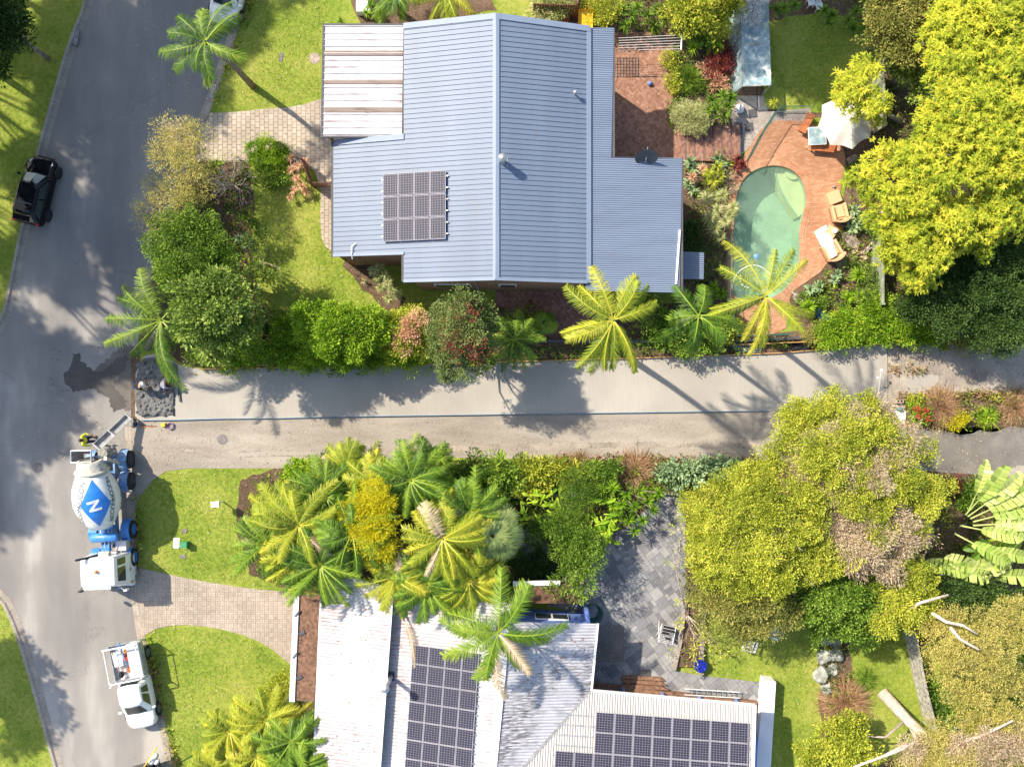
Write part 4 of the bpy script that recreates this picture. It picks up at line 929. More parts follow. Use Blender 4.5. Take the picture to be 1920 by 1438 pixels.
# ------------------------------------------------------------------ plants
R3 = np.random.default_rng(11)
def sphere_dirs(n, zmin=-0.25):
    z = R3.uniform(zmin, 1, n); a = R3.uniform(0, 2 * np.pi, n); r = np.sqrt(np.maximum(0, 1 - z * z))
    return np.stack([r * np.cos(a), r * np.sin(a), z], 1)
def crown(name, mat, lobes, parent, leaf=0.16, wid=0.07, dens=1.0, style='leaf', clump=0.38, flat=0.75, m=0, per=26, spread=1.0, droop=0.0, zmin=-0.25):
    """lobes: world (x,y,z,r). clumps of leaves spread over every lobe"""
    L = Leaves(); big = []
    for (x, y, z, r) in lobes:      # break every large lobe into billows with gaps between
        if r < .85 or style == 'none': big.append((x, y, z, r)); continue
        k = 9 if r > 1.4 else 6; dd = sphere_dirs(k, -.1); q = R3.uniform(.34, .52, k) * r
        for i in range(k): e = dd[i] * r * R3.uniform(.62, .85); big.append((x + e[0], y + e[1], z + e[2] * flat, q[i]))
        big.append((x, y, z - .1 * r, r * .55))
    for (x, y, z, r) in big:
        n = max(3, int(dens * 17.0 * (r / clump / 1.6) ** 2)); d = sphere_dirs(n, zmin)
        rad = r * np.where(R3.random(n) < .2, R3.uniform(1.0, 1.45, n), R3.uniform(.55, 1.05, n))[:, None]
        c = np.array([x, y, z]) + d * rad * np.array([1, 1, flat])
        cv = R3.uniform(-0.24, 0.24, n) + R3.uniform(-.2, .2)
        k = int(per * 1.45)
        if style == 'leaf':
            off = nrm(R3.normal(size=(n, k, 3))) * (R3.uniform(0.15, 1.0, (n, k, 1)) ** 0.5) * clump * R3.uniform(.7, 1.3, (n, 1, 1))
            P = c[:, None] + off * np.array([1, 1, .7]); D = nrm(off * 0.8 + d[:, None] * 0.5 * clump + R3.normal(size=(n, k, 3)) * 0.22 * clump + np.array([0, 0, -droop * clump]))
            N_ = nrm(np.array([0, 0, .9]) + d[:, None] * .6 + R3.normal(size=(n, k, 3)) * .55)
            sz = leaf * .8 * R3.uniform(.5, 1.35, (n, k)); a = np.clip(0.45 + cv[:, None] + R3.normal(size=(n, k)) * .2 + off[..., 2] / clump * .15, 0, 1)
            L.leaf(P.reshape(-1, 3), D.reshape(-1, 3), N_.reshape(-1, 3), sz.ravel(), (sz * wid / leaf).ravel(), a.ravel(), m)
        elif style == 'star':      # long compound leaves radiating from a shoot, drooping at the tip
            k = max(6, per // 2); an = R3.uniform(0, 2 * np.pi, (n, k)); el = R3.uniform(-.15, .75, (n, k))
            D = np.stack([np.cos(an) * np.cos(el), np.sin(an) * np.cos(el), np.sin(el)], -1) + d[:, None] * .35; D = nrm(D)
            ll = leaf * R3.uniform(.55, 1.15, (n, k)); t = np.linspace(0, 1, 4)
            C = c[:, None, None] + D[:, :, None] * (ll[..., None] * t)[..., None]; C[..., 2] -= (ll[..., None] * (t ** 2) * (0.45 + droop))
            C = C.reshape(-1, 4, 3); Sd = nrm(np.cross(D.reshape(-1, 3), np.array([0, 0, 1.0]) + R3.normal(size=(n * k, 3)) * .25))
            Wp = wid * np.array([.5, 1, .85, .1])
            a = np.clip(0.5 + cv[:, None] + R3.normal(size=(n, k)) * .16, 0, 1).ravel()
            L.strips(C, Sd, Wp[None] * R3.uniform(.7, 1.2, (n * k, 1)), a, m)
            # side leaflets give the feathery edge
            q = 7; tt = R3.uniform(.15, .95, (n * k, q)); idx = tt[..., None]
            P = C[:, 0][:, None] + (C[:, -1] - C[:, 0])[:, None] * idx; P[..., 2] += 0.05 * ll.reshape(-1, 1) * np.sin(tt * 3.1)
            sg = np.where(R3.random((n * k, q)) > .5, 1, -1)[..., None]
            Dn = nrm(Sd[:, None] * sg + D.reshape(-1, 1, 3) * .7); NN = np.broadcast_to(np.array([0, 0, 1.0]), Dn.shape)
            L.leaf(P.reshape(-1, 3), Dn.reshape(-1, 3), NN.reshape(-1, 3), np.full(n * k * q, wid * 1.15), np.full(n * k * q, wid * .42), np.repeat(a, q), m)
    return L.build(name, mat, parent)
def branches(name, base, lobes, r0, mat, parent, twigs=0, lean=None, straight=False):
    mb = MB(); b = Vector(base); rr = random.Random(int(abs(base[0] * 100)) + 1)
    zs = sum(l[2] for l in lobes) / len(lobes)
    ctr = Vector((sum(l[0] for l in lobes) / len(lobes), sum(l[1] for l in lobes) / len(lobes), zs))
    fork = b.lerp(ctr, .42); fork.x += rr.uniform(-.2, .2); fork.y += rr.uniform(-.2, .2)
    mb.tube([b, b.lerp(fork, .5) + Vector((rr.uniform(-.1, .1), rr.uniform(-.1, .1), 0)), fork], [r0, r0 * .8, r0 * .68], 8)
    for (x, y, z, r) in lobes:
        e = Vector((x, y, z)); q = fork.lerp(e, .5) + Vector((rr.uniform(-.3, .3), rr.uniform(-.3, .3), -.2))
        mb.tube([fork, q, e + Vector((0, 0, r * .2))], [r0 * .5, r0 * .3, r0 * .12], 6)
        for _ in range(twigs):
            d = Vector((rr.gauss(0, 1), rr.gauss(0, 1), rr.uniform(.2, 1))).normalized(); p = q.lerp(e, rr.uniform(.3, 1))
            mb.tube([p, p + d * r * .6 + Vector((0, 0, -.05)), p + d * r * rr.uniform(.85, 1.1) + Vector((0, 0, rr.uniform(-.1, .2)))], [r0 * .12, r0 * .08, r0 * .03], 4)
    return mb.build(name, mat, parent, smooth=True)
def lob(pts):
    """photo px, py, height of lobe centre, radius (m)"""
    return [(*W2(px, py, z + r * .4), z, r) for px, py, z, r in pts]
def tree(name, label, cat, lobes, mat, leaf=.16, wid=.07, dens=1, style='leaf', clump=.38, base=None, r0=.16, bark='bark', group=None, twigs=2, extra=(), flat=.75, per=26, droop=0, zmin=-.25, limbs=()):
    Ls = lob(lobes); cx = sum(l[0] for l in Ls) / len(Ls); cy = sum(l[1] for l in Ls) / len(Ls)
    b = W(*base, G) if base else Vector((cx, cy, G))
    root = empty(name, (b.x, b.y, G), 0, label, cat, group)
    loc = [(x - b.x, y - b.y, z - G, r) for x, y, z, r in Ls]
    crown('crown', LM[mat], loc, root, leaf, wid, dens, style, clump, flat, per=per, droop=droop, zmin=zmin)
    branches('trunk', (0, 0, 0), loc, r0, M[bark], root, twigs)
    for lm in limbs: P_ = [W(*q) - Vector((b.x, b.y, G)) for q in lm]; MB().tube(P_, [.11 - .08 * i / len(P_) for i in range(len(P_))], 7).build('limb', M['palebark'], root, smooth=True)
    for nm, mt, lb, kw in extra:
        crown(nm, LM[mt], [(x - b.x, y - b.y, z - G, r) for x, y, z, r in lob(lb)], root, **kw)
    return root

def pinnate(L, P0, az, length, rise, droop, nl, ll, lw, a0, m=0, twist=0.0, ldroop=.35, seg=12):
    nl = int(nl * 1.5); lw *= .46; az += R3.normal() * .13; length *= R3.uniform(.8, 1.1); ldroop = ldroop * R3.uniform(.7, 2.0); droop *= R3.uniform(.7, 1.35); rise *= R3.uniform(.8, 1.25); dead = R3.random() < .035; m = 1 if dead else m
    """one feather frond; leaflets both sides"""
    t = np.linspace(0, 1, seg); h = np.array([math.cos(az), math.sin(az), 0.0])
    hor = length * (t - .18 * t ** 2.2 * droop); ver = length * (rise * t - (rise * .55 + droop) * t ** 2.1 * .62)
    C = P0 + h * hor[:, None]; C[:, 2] += ver; sd = np.array([-h[1], h[0], 0.0])
    C += sd * (twist * t ** 2)[:, None] * length
    L.strips(C[None], sd[None], 0.05 * (1.15 - t)[None] + .015, .8, m)
    up = np.array([0, 0, 1.0])
    tl_ = np.linspace(.10, .99, nl); pos = np.stack([np.interp(tl_, t, C[:, i]) for i in range(3)], 1)
    tan = nrm(np.stack([np.interp(tl_, t, np.gradient(C[:, i])) for i in range(3)], 1))
    prof = np.clip(np.sin(np.pi * (0.12 + .80 * tl_)) ** .6, .25, 1) * ll
    wind = np.array([.25, -.4, -.25]) * R3.uniform(.2, 1.3)
    for sg in (-1, 1):
        side = nrm(np.cross(tan, up)) * sg
        D = nrm(side * R3.uniform(.75, 1.1) + wind + tan * (.55 + .5 * tl_)[:, None] + up * (.12 + .28 * math.sin(az * 7)) + R3.normal(size=(nl, 3)) * .12)
        q = np.array([0, .35, .7, 1.0]); l_ = prof * R3.uniform(.7, 1.15, nl) * np.where(R3.random(nl) < .07, .3, 1)
        Cc = pos[:, None] + D[:, None] * (l_[:, None] * q)[..., None]; Cc[..., 2] -= (l_[:, None] * q ** 2) * ldroop
        Sd = nrm(np.cross(D, up + R3.normal(size=(nl, 3)) * .2))
        L.strips(Cc, Sd, lw * np.array([.6, 1, .8, .12])[None], np.clip(a0 + R3.normal(size=nl) * .13 + tl_ * .25 - .08, 0, 1), m)
def palm(name, label, px, py, z, n=12, length=2.8, cat='palm', mat='palm', base=None, group=None, droop=.55, rise=.55, nl=44, ll=.62, lw=.055, r0=.14, az0=None, azs=None, a0=.42, oldn=0, ldroop=.35, trunk=True):
    n = int(n * R3.uniform(.85, 1.15)); length *= R3.uniform(.88, 1.12)
    top = W(px, py, z); b = W(*base, G) if base else Vector((top.x, top.y, G))
    root = empty(name, (b.x, b.y, G), 0, label, cat, group); t = Vector((top.x - b.x, top.y - b.y, z - G))
    L = Leaves(); az0 = R3.uniform(0, 6.28) if az0 is None else az0
    angs = azs if azs else [az0 + i * 2.39996 for i in range(n)]
    for i, az in enumerate(angs):
        f = i / max(1, len(angs) - 1) if not azs else R3.uniform(.35, 1)
        pinnate(L, np.array(t), az + (R3.uniform(-.15, .15) if not azs else 0), length * R3.uniform(.86, 1.06) * (.72 + .28 * f), rise * (1.35 - .9 * f), droop * (.45 + .75 * f), nl, ll, lw, np.clip(a0 + R3.uniform(-.38, .25), .02, .95), twist=R3.normal() * .2, ldroop=ldroop)
    L.build('fronds', [LM[mat], LM['dry']], root)
    if trunk:
        mb = MB(); m1 = t * .5 + Vector((0.1, .05, 0)); mb.tube([(0, 0, 0), m1, t + Vector((0, 0, -.5))], [r0 * 1.5, r0, r0 * .9], 10); mb.build('trunk', M['bark'], root, smooth=True)
        mb = MB(); mb.tube([t + Vector((0, 0, -.9)), t + Vector((0, 0, -.2)), t + Vector((0, 0, .15))], [r0 * .95, r0 * .8, .03], 10); mb.build('crownshaft', M['green'] if 0 else LMgreen, root, smooth=True)
    return root
LMgreen = plain('palm_shaft', (0.16, 0.24, 0.06), .5)
def fanpalm(name, label, px, py, z, n=14, cat='palm', mat='fan', stalk=1.0, blade=.85, group=None, base=None):
    top = W(px, py, z); b = W(*base, G) if base else Vector((top.x, top.y, G)); root = empty(name, (b.x, b.y, G), 0, label, cat, group); t = np.array([top.x - b.x, top.y - b.y, z - G]); L = Leaves()
    for i in range(n):
        az = i * 2.4; f = i / n; el = 1.35 - 1.5 * f + R3.uniform(-.25, .25); az += R3.uniform(-.5, .5); blade_ = blade; blade = blade_ * R3.uniform(.8, 1.1); h = np.array([math.cos(az), math.sin(az), 0]); d = nrm(h * math.cos(el) + np.array([0, 0, math.sin(el)]))
        hub = t + d * stalk * (.8 + .3 * f); L.strips(np.stack([t, hub])[None], nrm(np.cross(d, [0, 0, 1.0]))[None], np.array([.05, .04]), .7)
        k = 34; aa = np.linspace(-1.9, 1.9, k); side = nrm(np.cross(d, [0, 0, 1.0])); fw = nrm(h * .9 + np.array([0, 0, -.1 - .5 * f]))
        D = nrm(fw[None] * np.cos(aa)[:, None] + side[None] * np.sin(aa)[:, None] + np.array([0, 0, .12]) + R3.normal(size=(k, 3)) * .02)
        q = np.array([0, .6, 1.0]); l_ = blade * (0.8 + .25 * np.cos(aa)) * R3.uniform(.95, 1.05, k)
        C = hub + D[:, None] * (l_[:, None] * q)[..., None]; C[..., 2] -= (l_[:, None] * q ** 3) * .28
        L.strips(C, nrm(np.cross(D, [0, 0, 1.0])), np.array([.02, .085, .01])[None], np.clip(.5 + R3.uniform(-.25, .25) + R3.normal(size=k) * .06, 0, 1)); blade = blade_
    L.build('fronds', LM[mat], root); mb = MB(); mb.tube([(0, 0, 0), tuple(t * [1, 1, .97])], [.2, .15], 10); mb.build('trunk', M['bark'], root, smooth=True); return root
def rosette(L, c, n, length, wid, rise=.6, droop=.5, a0=.5, m=0, el0=(.05, 1.3), k=5, shape=(.7, 1, .95, .6, .05)):
    az = R3.uniform(0, 2 * np.pi, n); el = R3.uniform(*el0, n); t = np.linspace(0, 1, k)
    D = np.stack([np.cos(az) * np.cos(el), np.sin(az) * np.cos(el), np.sin(el)], 1); l_ = length * R3.uniform(.75, 1.1, n)
    C = np.asarray(c) + D[:, None] * (l_[:, None] * t)[..., None]; C[..., 2] -= (l_[:, None] * t ** 2.2) * droop * np.cos(el)[:, None]
    Sd = nrm(np.cross(D, [0, 0, 1.0]) + 1e-6); L.strips(C, Sd, wid * np.interp(t, np.linspace(0, 1, 5), shape)[None], np.clip(a0 + R3.normal(size=n) * .18 + np.sin(el) * .1, 0, 1), m)
def clusterplant(name, label, cat, heads, mat, n=34, length=.55, wid=.05, droop=.45, group=None, el0=(.05, 1.35), stems=True, a0=.45, k=5, shape=(.7, 1, .95, .6, .05)):
    """several rosette heads (photo px, py, height) growing as one plant"""
    b = W(heads[0][0], heads[0][1], G); L = Leaves(); mb = MB()
    root = empty(name, (b.x, b.y, G), 0, label, cat, group)
    for h in heads:
        px, py, z = h[:3]; s_ = h[3] if len(h) > 3 else 1; p = W(px, py, z); c = (p.x - b.x, p.y - b.y, z - G)
        rosette(L, c, n, length * s_, wid, droop=droop, el0=el0, a0=a0 + R3.uniform(-.1, .1), k=k, shape=shape)
        if z > .3: mb.tube([(c[0] * .5, c[1] * .5, 0), (c[0] * .9, c[1] * .9, c[2] * .6), c], [.04, .03, .03], 5)
    L.build('leaves', LM[mat], root)
    if mb.f: mb.build('stem', M['bark'], root)
    return root
def tussock(name, label, px, py, r=1.3, hgt=1.0, n=900, mat='straw', cat='grass clump', group=None, wid=.022, droop=.7):
    b = W(px, py, G + hgt * .4); root = L = Leaves(); az = R3.uniform(0, 2 * np.pi, n); el = np.arcsin(R3.uniform(.12, 1, n)); t = np.linspace(0, 1, 6)
    D = np.stack([np.cos(az) * np.cos(el), np.sin(az) * np.cos(el), np.sin(el)], 1); l_ = r * R3.uniform(.7, 1.15, n)
    P = np.stack([R3.normal(size=n) * r * .12, R3.normal(size=n) * r * .12, np.zeros(n)], 1)
    C = P[:, None] + D[:, None] * (l_[:, None] * t)[..., None]; C[..., 2] *= hgt / r; C[..., 2] -= (l_[:, None] * t ** 2.5) * droop * np.cos(el)[:, None] * .6; C[..., 2] = np.maximum(C[..., 2], .02)
    C[:, :, :2] += R3.normal(size=(n, 1, 2)) * r * .16 * t[None, :, None]
    L.strips(C, nrm(np.cross(D, [0, 0, 1.0]) + 1e-6), wid * np.array([1, 1, .9, .7, .5, .15])[None], R3.uniform(.1, 1, n))
    o = L.build(name, LM[mat]); o.location = (b.x, b.y, G); return tag(o, label, cat, group)
def bush(name, label, px, py, z, r, mat='green', cat='shrub', group=None, **kw):
    """single or multi lobe shrub; px may be a list of lobes"""
    lobes = px if isinstance(px, list) else [(px, py, z, r)]
    Ls = lob(lobes); cx = sum(l[0] for l in Ls) / len(Ls); cy = sum(l[1] for l in Ls) / len(Ls)
    root = empty(name, (cx, cy, G), 0, label, cat, group); loc = [(x - cx, y - cy, zz - G, rr) for x, y, zz, rr in Ls]
    k = dict(leaf=.13, wid=.065, dens=1.1, clump=.24, flat=.8); ex = kw.pop('extra', ()); tw = kw.pop('twigs', 1); k.update(kw)
    crown('foliage', LM[mat], loc, root, **k); branches('stem', (0, 0, 0), loc, .07, M['bark'], root, tw)
    for nm, mt, lb, kk in ex: crown(nm, LM[mt], [(x - cx, y - cy, zz - G, rr) for x, y, zz, rr in lob(lb)], root, **kk)
    return root
def baretwigs(name, label, px, py, r, hgt, n=26, mat='twig', cat='bare shrub', depth=3, r0=.05, lean=None):
    b = W(px, py, G); mb = MB(); rr = random.Random(int(px * 7 + py)); 
    def grow(p, d, L_, rad, k):
        e = p + d * L_; mid = p.lerp(e, .5) + Vector((rr.gauss(0, .06), rr.gauss(0, .06), rr.gauss(0, .04))) * L_
        mb.tube([p, mid, e], [rad, rad * .8, rad * .6], 5, cap=False)
        if k > 0:
            for _ in range(rr.choice((2, 3))):
                nd_ = (d + Vector((rr.gauss(0, .55), rr.gauss(0, .55), rr.gauss(.1, .35)))).normalized(); grow(e if rr.random() > .3 else mid, nd_, L_ * rr.uniform(.6, .85), rad * .6, k - 1)
    for i in range(n):
        az = rr.uniform(0, 6.28); el = rr.uniform(.15, 1.3); d = Vector((math.cos(az) * math.cos(el), math.sin(az) * math.cos(el), math.sin(el) * hgt / r))
        if lean: d = (d + Vector(lean)).normalized()
        grow(Vector((0, 0, 0)), d.normalized(), r * .42, r0, depth)
    o = mb.build(name, M[mat]); o.location = (b.x, b.y, G); return tag(o, label, cat)
def bigleaf(L, P, az, length, wid, el=.5, droop=.8, a0=.5, splits=0, roll=0.0, stalk=0.0, m=0):
    """paddle leaf with a midrib, folded along it, optionally torn into segments"""
    h = np.array([math.cos(az), math.sin(az), 0.0]); sd = np.array([-h[1], h[0], 0.0]); up = np.array([0, 0, 1.0])
    t = np.linspace(0, 1, 14); C = P + h * (stalk + length * t * math.cos(el) * (1 - .12 * t))[:, None]; C = C + up * ((stalk + length * t) * math.sin(el) - droop * length * .55 * t ** 2)[:, None]
    if stalk: L.strips(np.stack([P, C[0]])[None], sd[None], np.array([.09, .06]), .85, m)
    prof = wid * np.sin(np.pi * np.clip(t * .93 + .05, 0, 1)) ** .55 / 2
    L.strips(C[None], sd[None], .05 * (1.1 - t)[None], .9, m)
    n = splits if splits else 13
    edges = np.linspace(0.02, .99, n + 1)
    for sg in (-1, 1):
        s2 = nrm(sd * sg * math.cos(.35 + roll * sg) + up * math.sin(.35 + roll * sg))
        for i in range(n):
            a, b = edges[i], edges[i + 1] - (.012 if splits else 0)
            pa = np.array([np.interp(a, t, C[:, j]) for j in range(3)]); pb = np.array([np.interp(b, t, C[:, j]) for j in range(3)])
            wa, wb = np.interp(a, t, prof), np.interp(b, t, prof); fw = h * .10
            dz = up * (R3.normal() * .05 if splits else 0) * wid * 2
            Q = np.stack([pa, pb, pb + s2 * wb + fw * wb / wid + dz, pa + s2 * wa + fw * wa / wid + dz])
            L.quads(Q[None], np.clip(a0 + R3.normal() * (.10 if splits else .02), 0, 1), m)

# ------------------------------------------------------------------ planting plan
# -- west garden beside the street
tree('tree', 'airy yellow-olive tree overhanging the street beside the paver driveway', 'tree',
     [(318, 250, 3.8, .9), (350, 262, 4.0, 1.0), (300, 300, 3.6, .9), (340, 310, 4.2, 1.1), (378, 300, 3.6, .8), (290, 350, 3.4, .8), (330, 365, 4.1, 1.0), (280, 395, 3.2, .8), (372, 345, 3.7, .8), (300, 430, 3.2, .8)], 'gum', leaf=.17, wid=.035, clump=.34, dens=.85, base=(352, 350), droop=.2,
     extra=[('dry_twigs', 'dry', [(286, 385, 3.0, .8), (330, 250, 4.4, .7), (300, 440, 3.2, .6)], dict(leaf=.2, wid=.02, clump=.3, dens=.7))])
tree('tree', 'dense mid-green round tree on the kerb below the airy olive tree', 'tree',
     [(310, 440, 5.4, 1.1), (350, 425, 5.8, 1.2), (390, 445, 5.4, 1.1), (300, 480, 5.1, 1.0), (345, 485, 6.0, 1.3), (395, 490, 5.4, 1.1), (330, 525, 5.1, .9), (410, 520, 4.8, .8)], 'green', leaf=.13, wid=.075, clump=.3, dens=1.1)
tree('tree', 'open broad-leaved green tree in the garden corner north of the fresh concrete', 'tree',
     [(340, 560, 6.3, .9), (378, 545, 6.8, .9), (420, 530, 6.5, .7), (360, 595, 6.7, 1.0), (405, 585, 6.7, 1.0), (445, 560, 6.1, .8), (380, 630, 5.8, .9), (430, 625, 5.8, .9), (462, 600, 5.4, .7), (400, 655, 4.7, .8)], 'sage', leaf=.24, wid=.10, clump=.32, dens=.95, twigs=3,
     extra=[('lower_foliage', 'green', [(350, 600, 4.3, 1.1), (420, 600, 4.3, 1.1), (380, 650, 3.2, .9), (450, 640, 3.2, .7)], dict(leaf=.2, wid=.09, clump=.32, dens=.8))])
bush('sapling', 'small open sapling with pale leaf tufts at the west edge of the front lawn', [(470, 448, 1.3, .35), (488, 440, 1.4, .3), (460, 520, 1.5, .45), (480, 505, 1.6, .4), (505, 520, 1.5, .3), (530, 515, 1.5, .22)], 0, 0, 0, 'sage', leaf=.22, wid=.07, dens=.7, twigs=2)
baretwigs('bare_shrub', 'leafless pale grey shrub beside the clipped hedge by the paver driveway', 438, 348, 1.5, 1.6, n=10, depth=4, r0=.045)
bush('hedge', 'boxy clipped bright green hedge at the paver driveway', [(478, 278, .75, .5), (500, 276, .8, .55), (522, 280, .75, .5), (482, 298, .7, .5), (506, 300, .7, .55), (526, 296, .65, .42)], 0, 0, 0, 'bright', 'hedge', leaf=.08, wid=.05, clump=.16, dens=1.3, flat=.9)
bush('shrub', 'loose green shrub below the clipped driveway hedge', [(500, 318, .7, .55), (520, 330, .6, .5), (505, 345, .5, .4)], 0, 0, 0, 'green', leaf=.12)
for i, (hs, lb) in enumerate(((((545, 297, .8), (560, 312, .9), (572, 304, .7), (548, 318, .8)), 'upper salmon pink spiky plant beside the gate screen'), (((556, 335, .8), (566, 350, .8), (552, 358, .7), (545, 372, .5, .7), (574, 360, .5)), 'lower salmon pink spiky plant beside the gate screen'))):
    clusterplant('cordyline', lb, 'spiky plant', list(hs), 'pink', n=46, length=.42, wid=.035, group='salmon pink spiky plants by the gate')
for i, (px, py, mt, lb) in enumerate(((462, 411, 'green', 'small fresh green spiky plant in the mulch left of the front lawn'), (450, 448, 'agave', 'blue-green rosette in the mulch left of the front lawn'), (488, 605, 'dark', 'dark spiky plant at the lower left corner of the front lawn'), (480, 640, 'dark', 'dark green spiky plant near the formwork boards'))):
    clusterplant('spiky_plant', lb, 'spiky plant', [(px, py, .5), (px + 14, py + 10, .4)], mt, n=34, length=.5, wid=.06)
clusterplant('spiky_plant', 'long leaved dark strappy clump at the lawn corner beside the bushy hedge', 'spiky plant', [(515, 600, .8), (532, 612, .9), (520, 640, .7), (545, 640, .6)], 'green', n=34, length=.65, wid=.05)
# -- row along the driveway
tree('shrub', 'wide bushy green shrub along the south edge of the front lawn', 'shrub',
     [(585, 600, 3.2, .9), (620, 596, 3.4, .9), (655, 605, 3.6, .9), (690, 600, 3.4, .8), (590, 635, 3.0, .9), (630, 640, 3.4, 1.0), (670, 640, 3.2, .9), (600, 665, 2.1, .7), (650, 668, 2.1, .8), (715, 615, 3.0, .7)], 'bright', leaf=.15, wid=.085, clump=.26, dens=1.15, r0=.08)
tree('shrub', 'salmon tipped yellow-green shrub left of the red flowering tree', 'shrub', [(745, 610, 2.7, .7), (770, 630, 2.9, .8), (745, 650, 2.5, .7), (775, 598, 2.4, .6), (790, 645, 2.4, .6)], 'lime', leaf=.13, wid=.07, clump=.24, r0=.07,
     extra=[('new_growth', 'pink', [(770, 618, 3.4, .6), (785, 598, 2.9, .5), (760, 640, 3.1, .5)], dict(leaf=.13, wid=.06, clump=.22, dens=.7))])
bush('hedge', 'loose low hedge of mixed green shrubs along the slab edge below the front lawn', [(x, y, z, .6) for x, y, z in ((470, 665, .7), (500, 655, 1.0), (525, 668, .8), (545, 640, 1.1), (560, 672, .9), (530, 615, .9), (700, 640, 1.6), (735, 668, 1.2), (760, 600, 1.2), (800, 610, 1.3), (800, 660, 1.2), (775, 680, .8), (905, 670, 1.2), (690, 675, 1.0), (640, 680, .8), (590, 680, .8), (430, 676, .6))], 0, 0, 0, 'bright', 'hedge', leaf=.17, wid=.07, clump=.26, dens=1.0)
clusterplant('spiky_plant', 'cluster of bright green spiky heads leaning over the slab edge below the bushy shrub', 'spiky plant', [(715, 602, 1.9), (728, 625, 2.0), (700, 655, 1.7), (720, 670, 1.4), (705, 684, 1.1), (732, 682, 1.3), (725, 640, 2.0), (695, 628, 1.7), (742, 596, 1.8)], 'bright', n=46, length=.55, wid=.05)
clusterplant('spiky_plant', 'low green spiky clump below the salmon tipped shrub', 'spiky plant', [(770, 670, .9), (785, 680, .7), (800, 666, .8)], 'green', n=40, length=.45, wid=.05)
tree('flowering_tree', 'round green tree dotted with red flowers on the north edge of the new slab', 'tree',
     [(868, 572, 5.8, .8), (835, 600, 5.4, .9), (880, 605, 6.3, 1.1), (905, 600, 5.2, .7), (830, 640, 5.4, .9), (870, 645, 6.3, 1.1), (905, 640, 5.0, .7), (850, 680, 4.9, .8), (885, 672, 5.0, .8), (838, 700, 4.1, .45)], 'flower', leaf=.13, wid=.08, clump=.26, dens=1.1,
     extra=[('flowers', 'maroon', [(870, 590, 6.7, .7), (850, 640, 6.8, .6), (890, 650, 6.8, .6)], dict(leaf=.09, wid=.07, clump=.2, dens=.5, per=12)), ('red_blooms', 'pinkred', [(868, 560, 5.9, .35), (880, 640, 6.7, .7), (860, 665, 6.3, .5), (905, 690, 4.5, .4), (845, 600, 6.3, .5)], dict(leaf=.09, wid=.08, clump=.1, dens=.03, per=6))])
palm('feather_palm', 'bushy dark green feather palm right of the red flowering tree', 963, 635, 2.6, n=22, length=1.9, rise=.7, droop=.6, nl=34, ll=.42, a0=.4)
fanpalm('young_palm', 'small fan palm on the shaded paving south of the house', 1022, 605, 1.2, n=8, stalk=.4, blade=.5, mat='palm')
# -- street palms and driveway palms
palm('street_palm', 'tall palm leaning over the parked white car at the top of the street', 385, 78, 6.2, cat='palm', base=(474, 162), n=0, azs=[2.75, 2.1, 1.45, .35, 1.0, 5.6, 4.95, 4.35, 3.95, 3.4, 2.5, 4.65], length=2.6, nl=44, ll=.6, droop=.6)
palm('street_palm', 'palm standing at the street edge above the wet asphalt patch', 302, 600, 4.4, base=(276, 652), azs=[2.35, 2.75, 3.2, 3.55, 4.0, 4.35, 4.75, 5.5, 5.95, 1.0, 5.1, 2.0], n=0, length=3.9, nl=50, ll=.6, droop=.65, a0=.4)
palm('driveway_palm', 'large yellow-green palm spreading over the new slab south of the house wing', 1150, 600, 10.3, base=(1110, 625), azs=[1.95, 2.45, 3.35, 3.6, 3.95, 4.25, 4.5, 4.8, 5.3, 5.6, .45, .15, .9, 2.9, 1.3], n=0, length=3.45, nl=56, ll=.5, mat='palmy', droop=.65, a0=.33, r0=.16)
palm('driveway_palm', 'darker drooping palm between the two large palms on the slab edge', 1310, 592, 7.4, base=(1258, 610), azs=[4.1, 4.7, 5.2, 5.7, 0.1, .9, 2.3, 3.1, 3.6], n=0, length=2.6, nl=42, ll=.6, mat='palm', a0=.25, droop=.9)
palm('pool_palm', 'tall palm with raised yellow-green fronds over the south end of the pool', 1436, 555, 9.2, base=(1372, 588), azs=[1.95, 2.5, 1.5, 1.2, .72, 3.1, 3.35, 4.2, 4.5, 4.85, 5.15, 5.5], n=0, length=3.7, nl=50, ll=.46, mat='palmy', droop=.6, a0=.42, r0=.15)
tree('shrub', 'tangle of green leafy shrubs between the driveway palms', 'shrub', [(1230, 590, 1.4, .8), (1260, 610, 1.5, .8), (1285, 640, 1.3, .8), (1330, 640, 1.2, .8), (1240, 630, 1.2, .7), (1350, 610, 1.2, .7), (1200, 570, 1.2, .6), (1300, 575, 1.3, .7)], 'green', leaf=.16, wid=.08, clump=.28, dens=.9, r0=.06)
bush('shrub', 'low lime shrub with tiny flowers beside the pool fence corner', [(1375, 610, .7, .5), (1355, 630, .6, .5), (1385, 625, .5, .4)], 0, 0, 0, 'lime', leaf=.12)
clusterplant('spiky_plant', 'bright spiky plant between the awning and the pool', 'spiky plant', [(1338, 540, .7), (1352, 552, .6)], 'bright', n=60, length=.6, wid=.05)
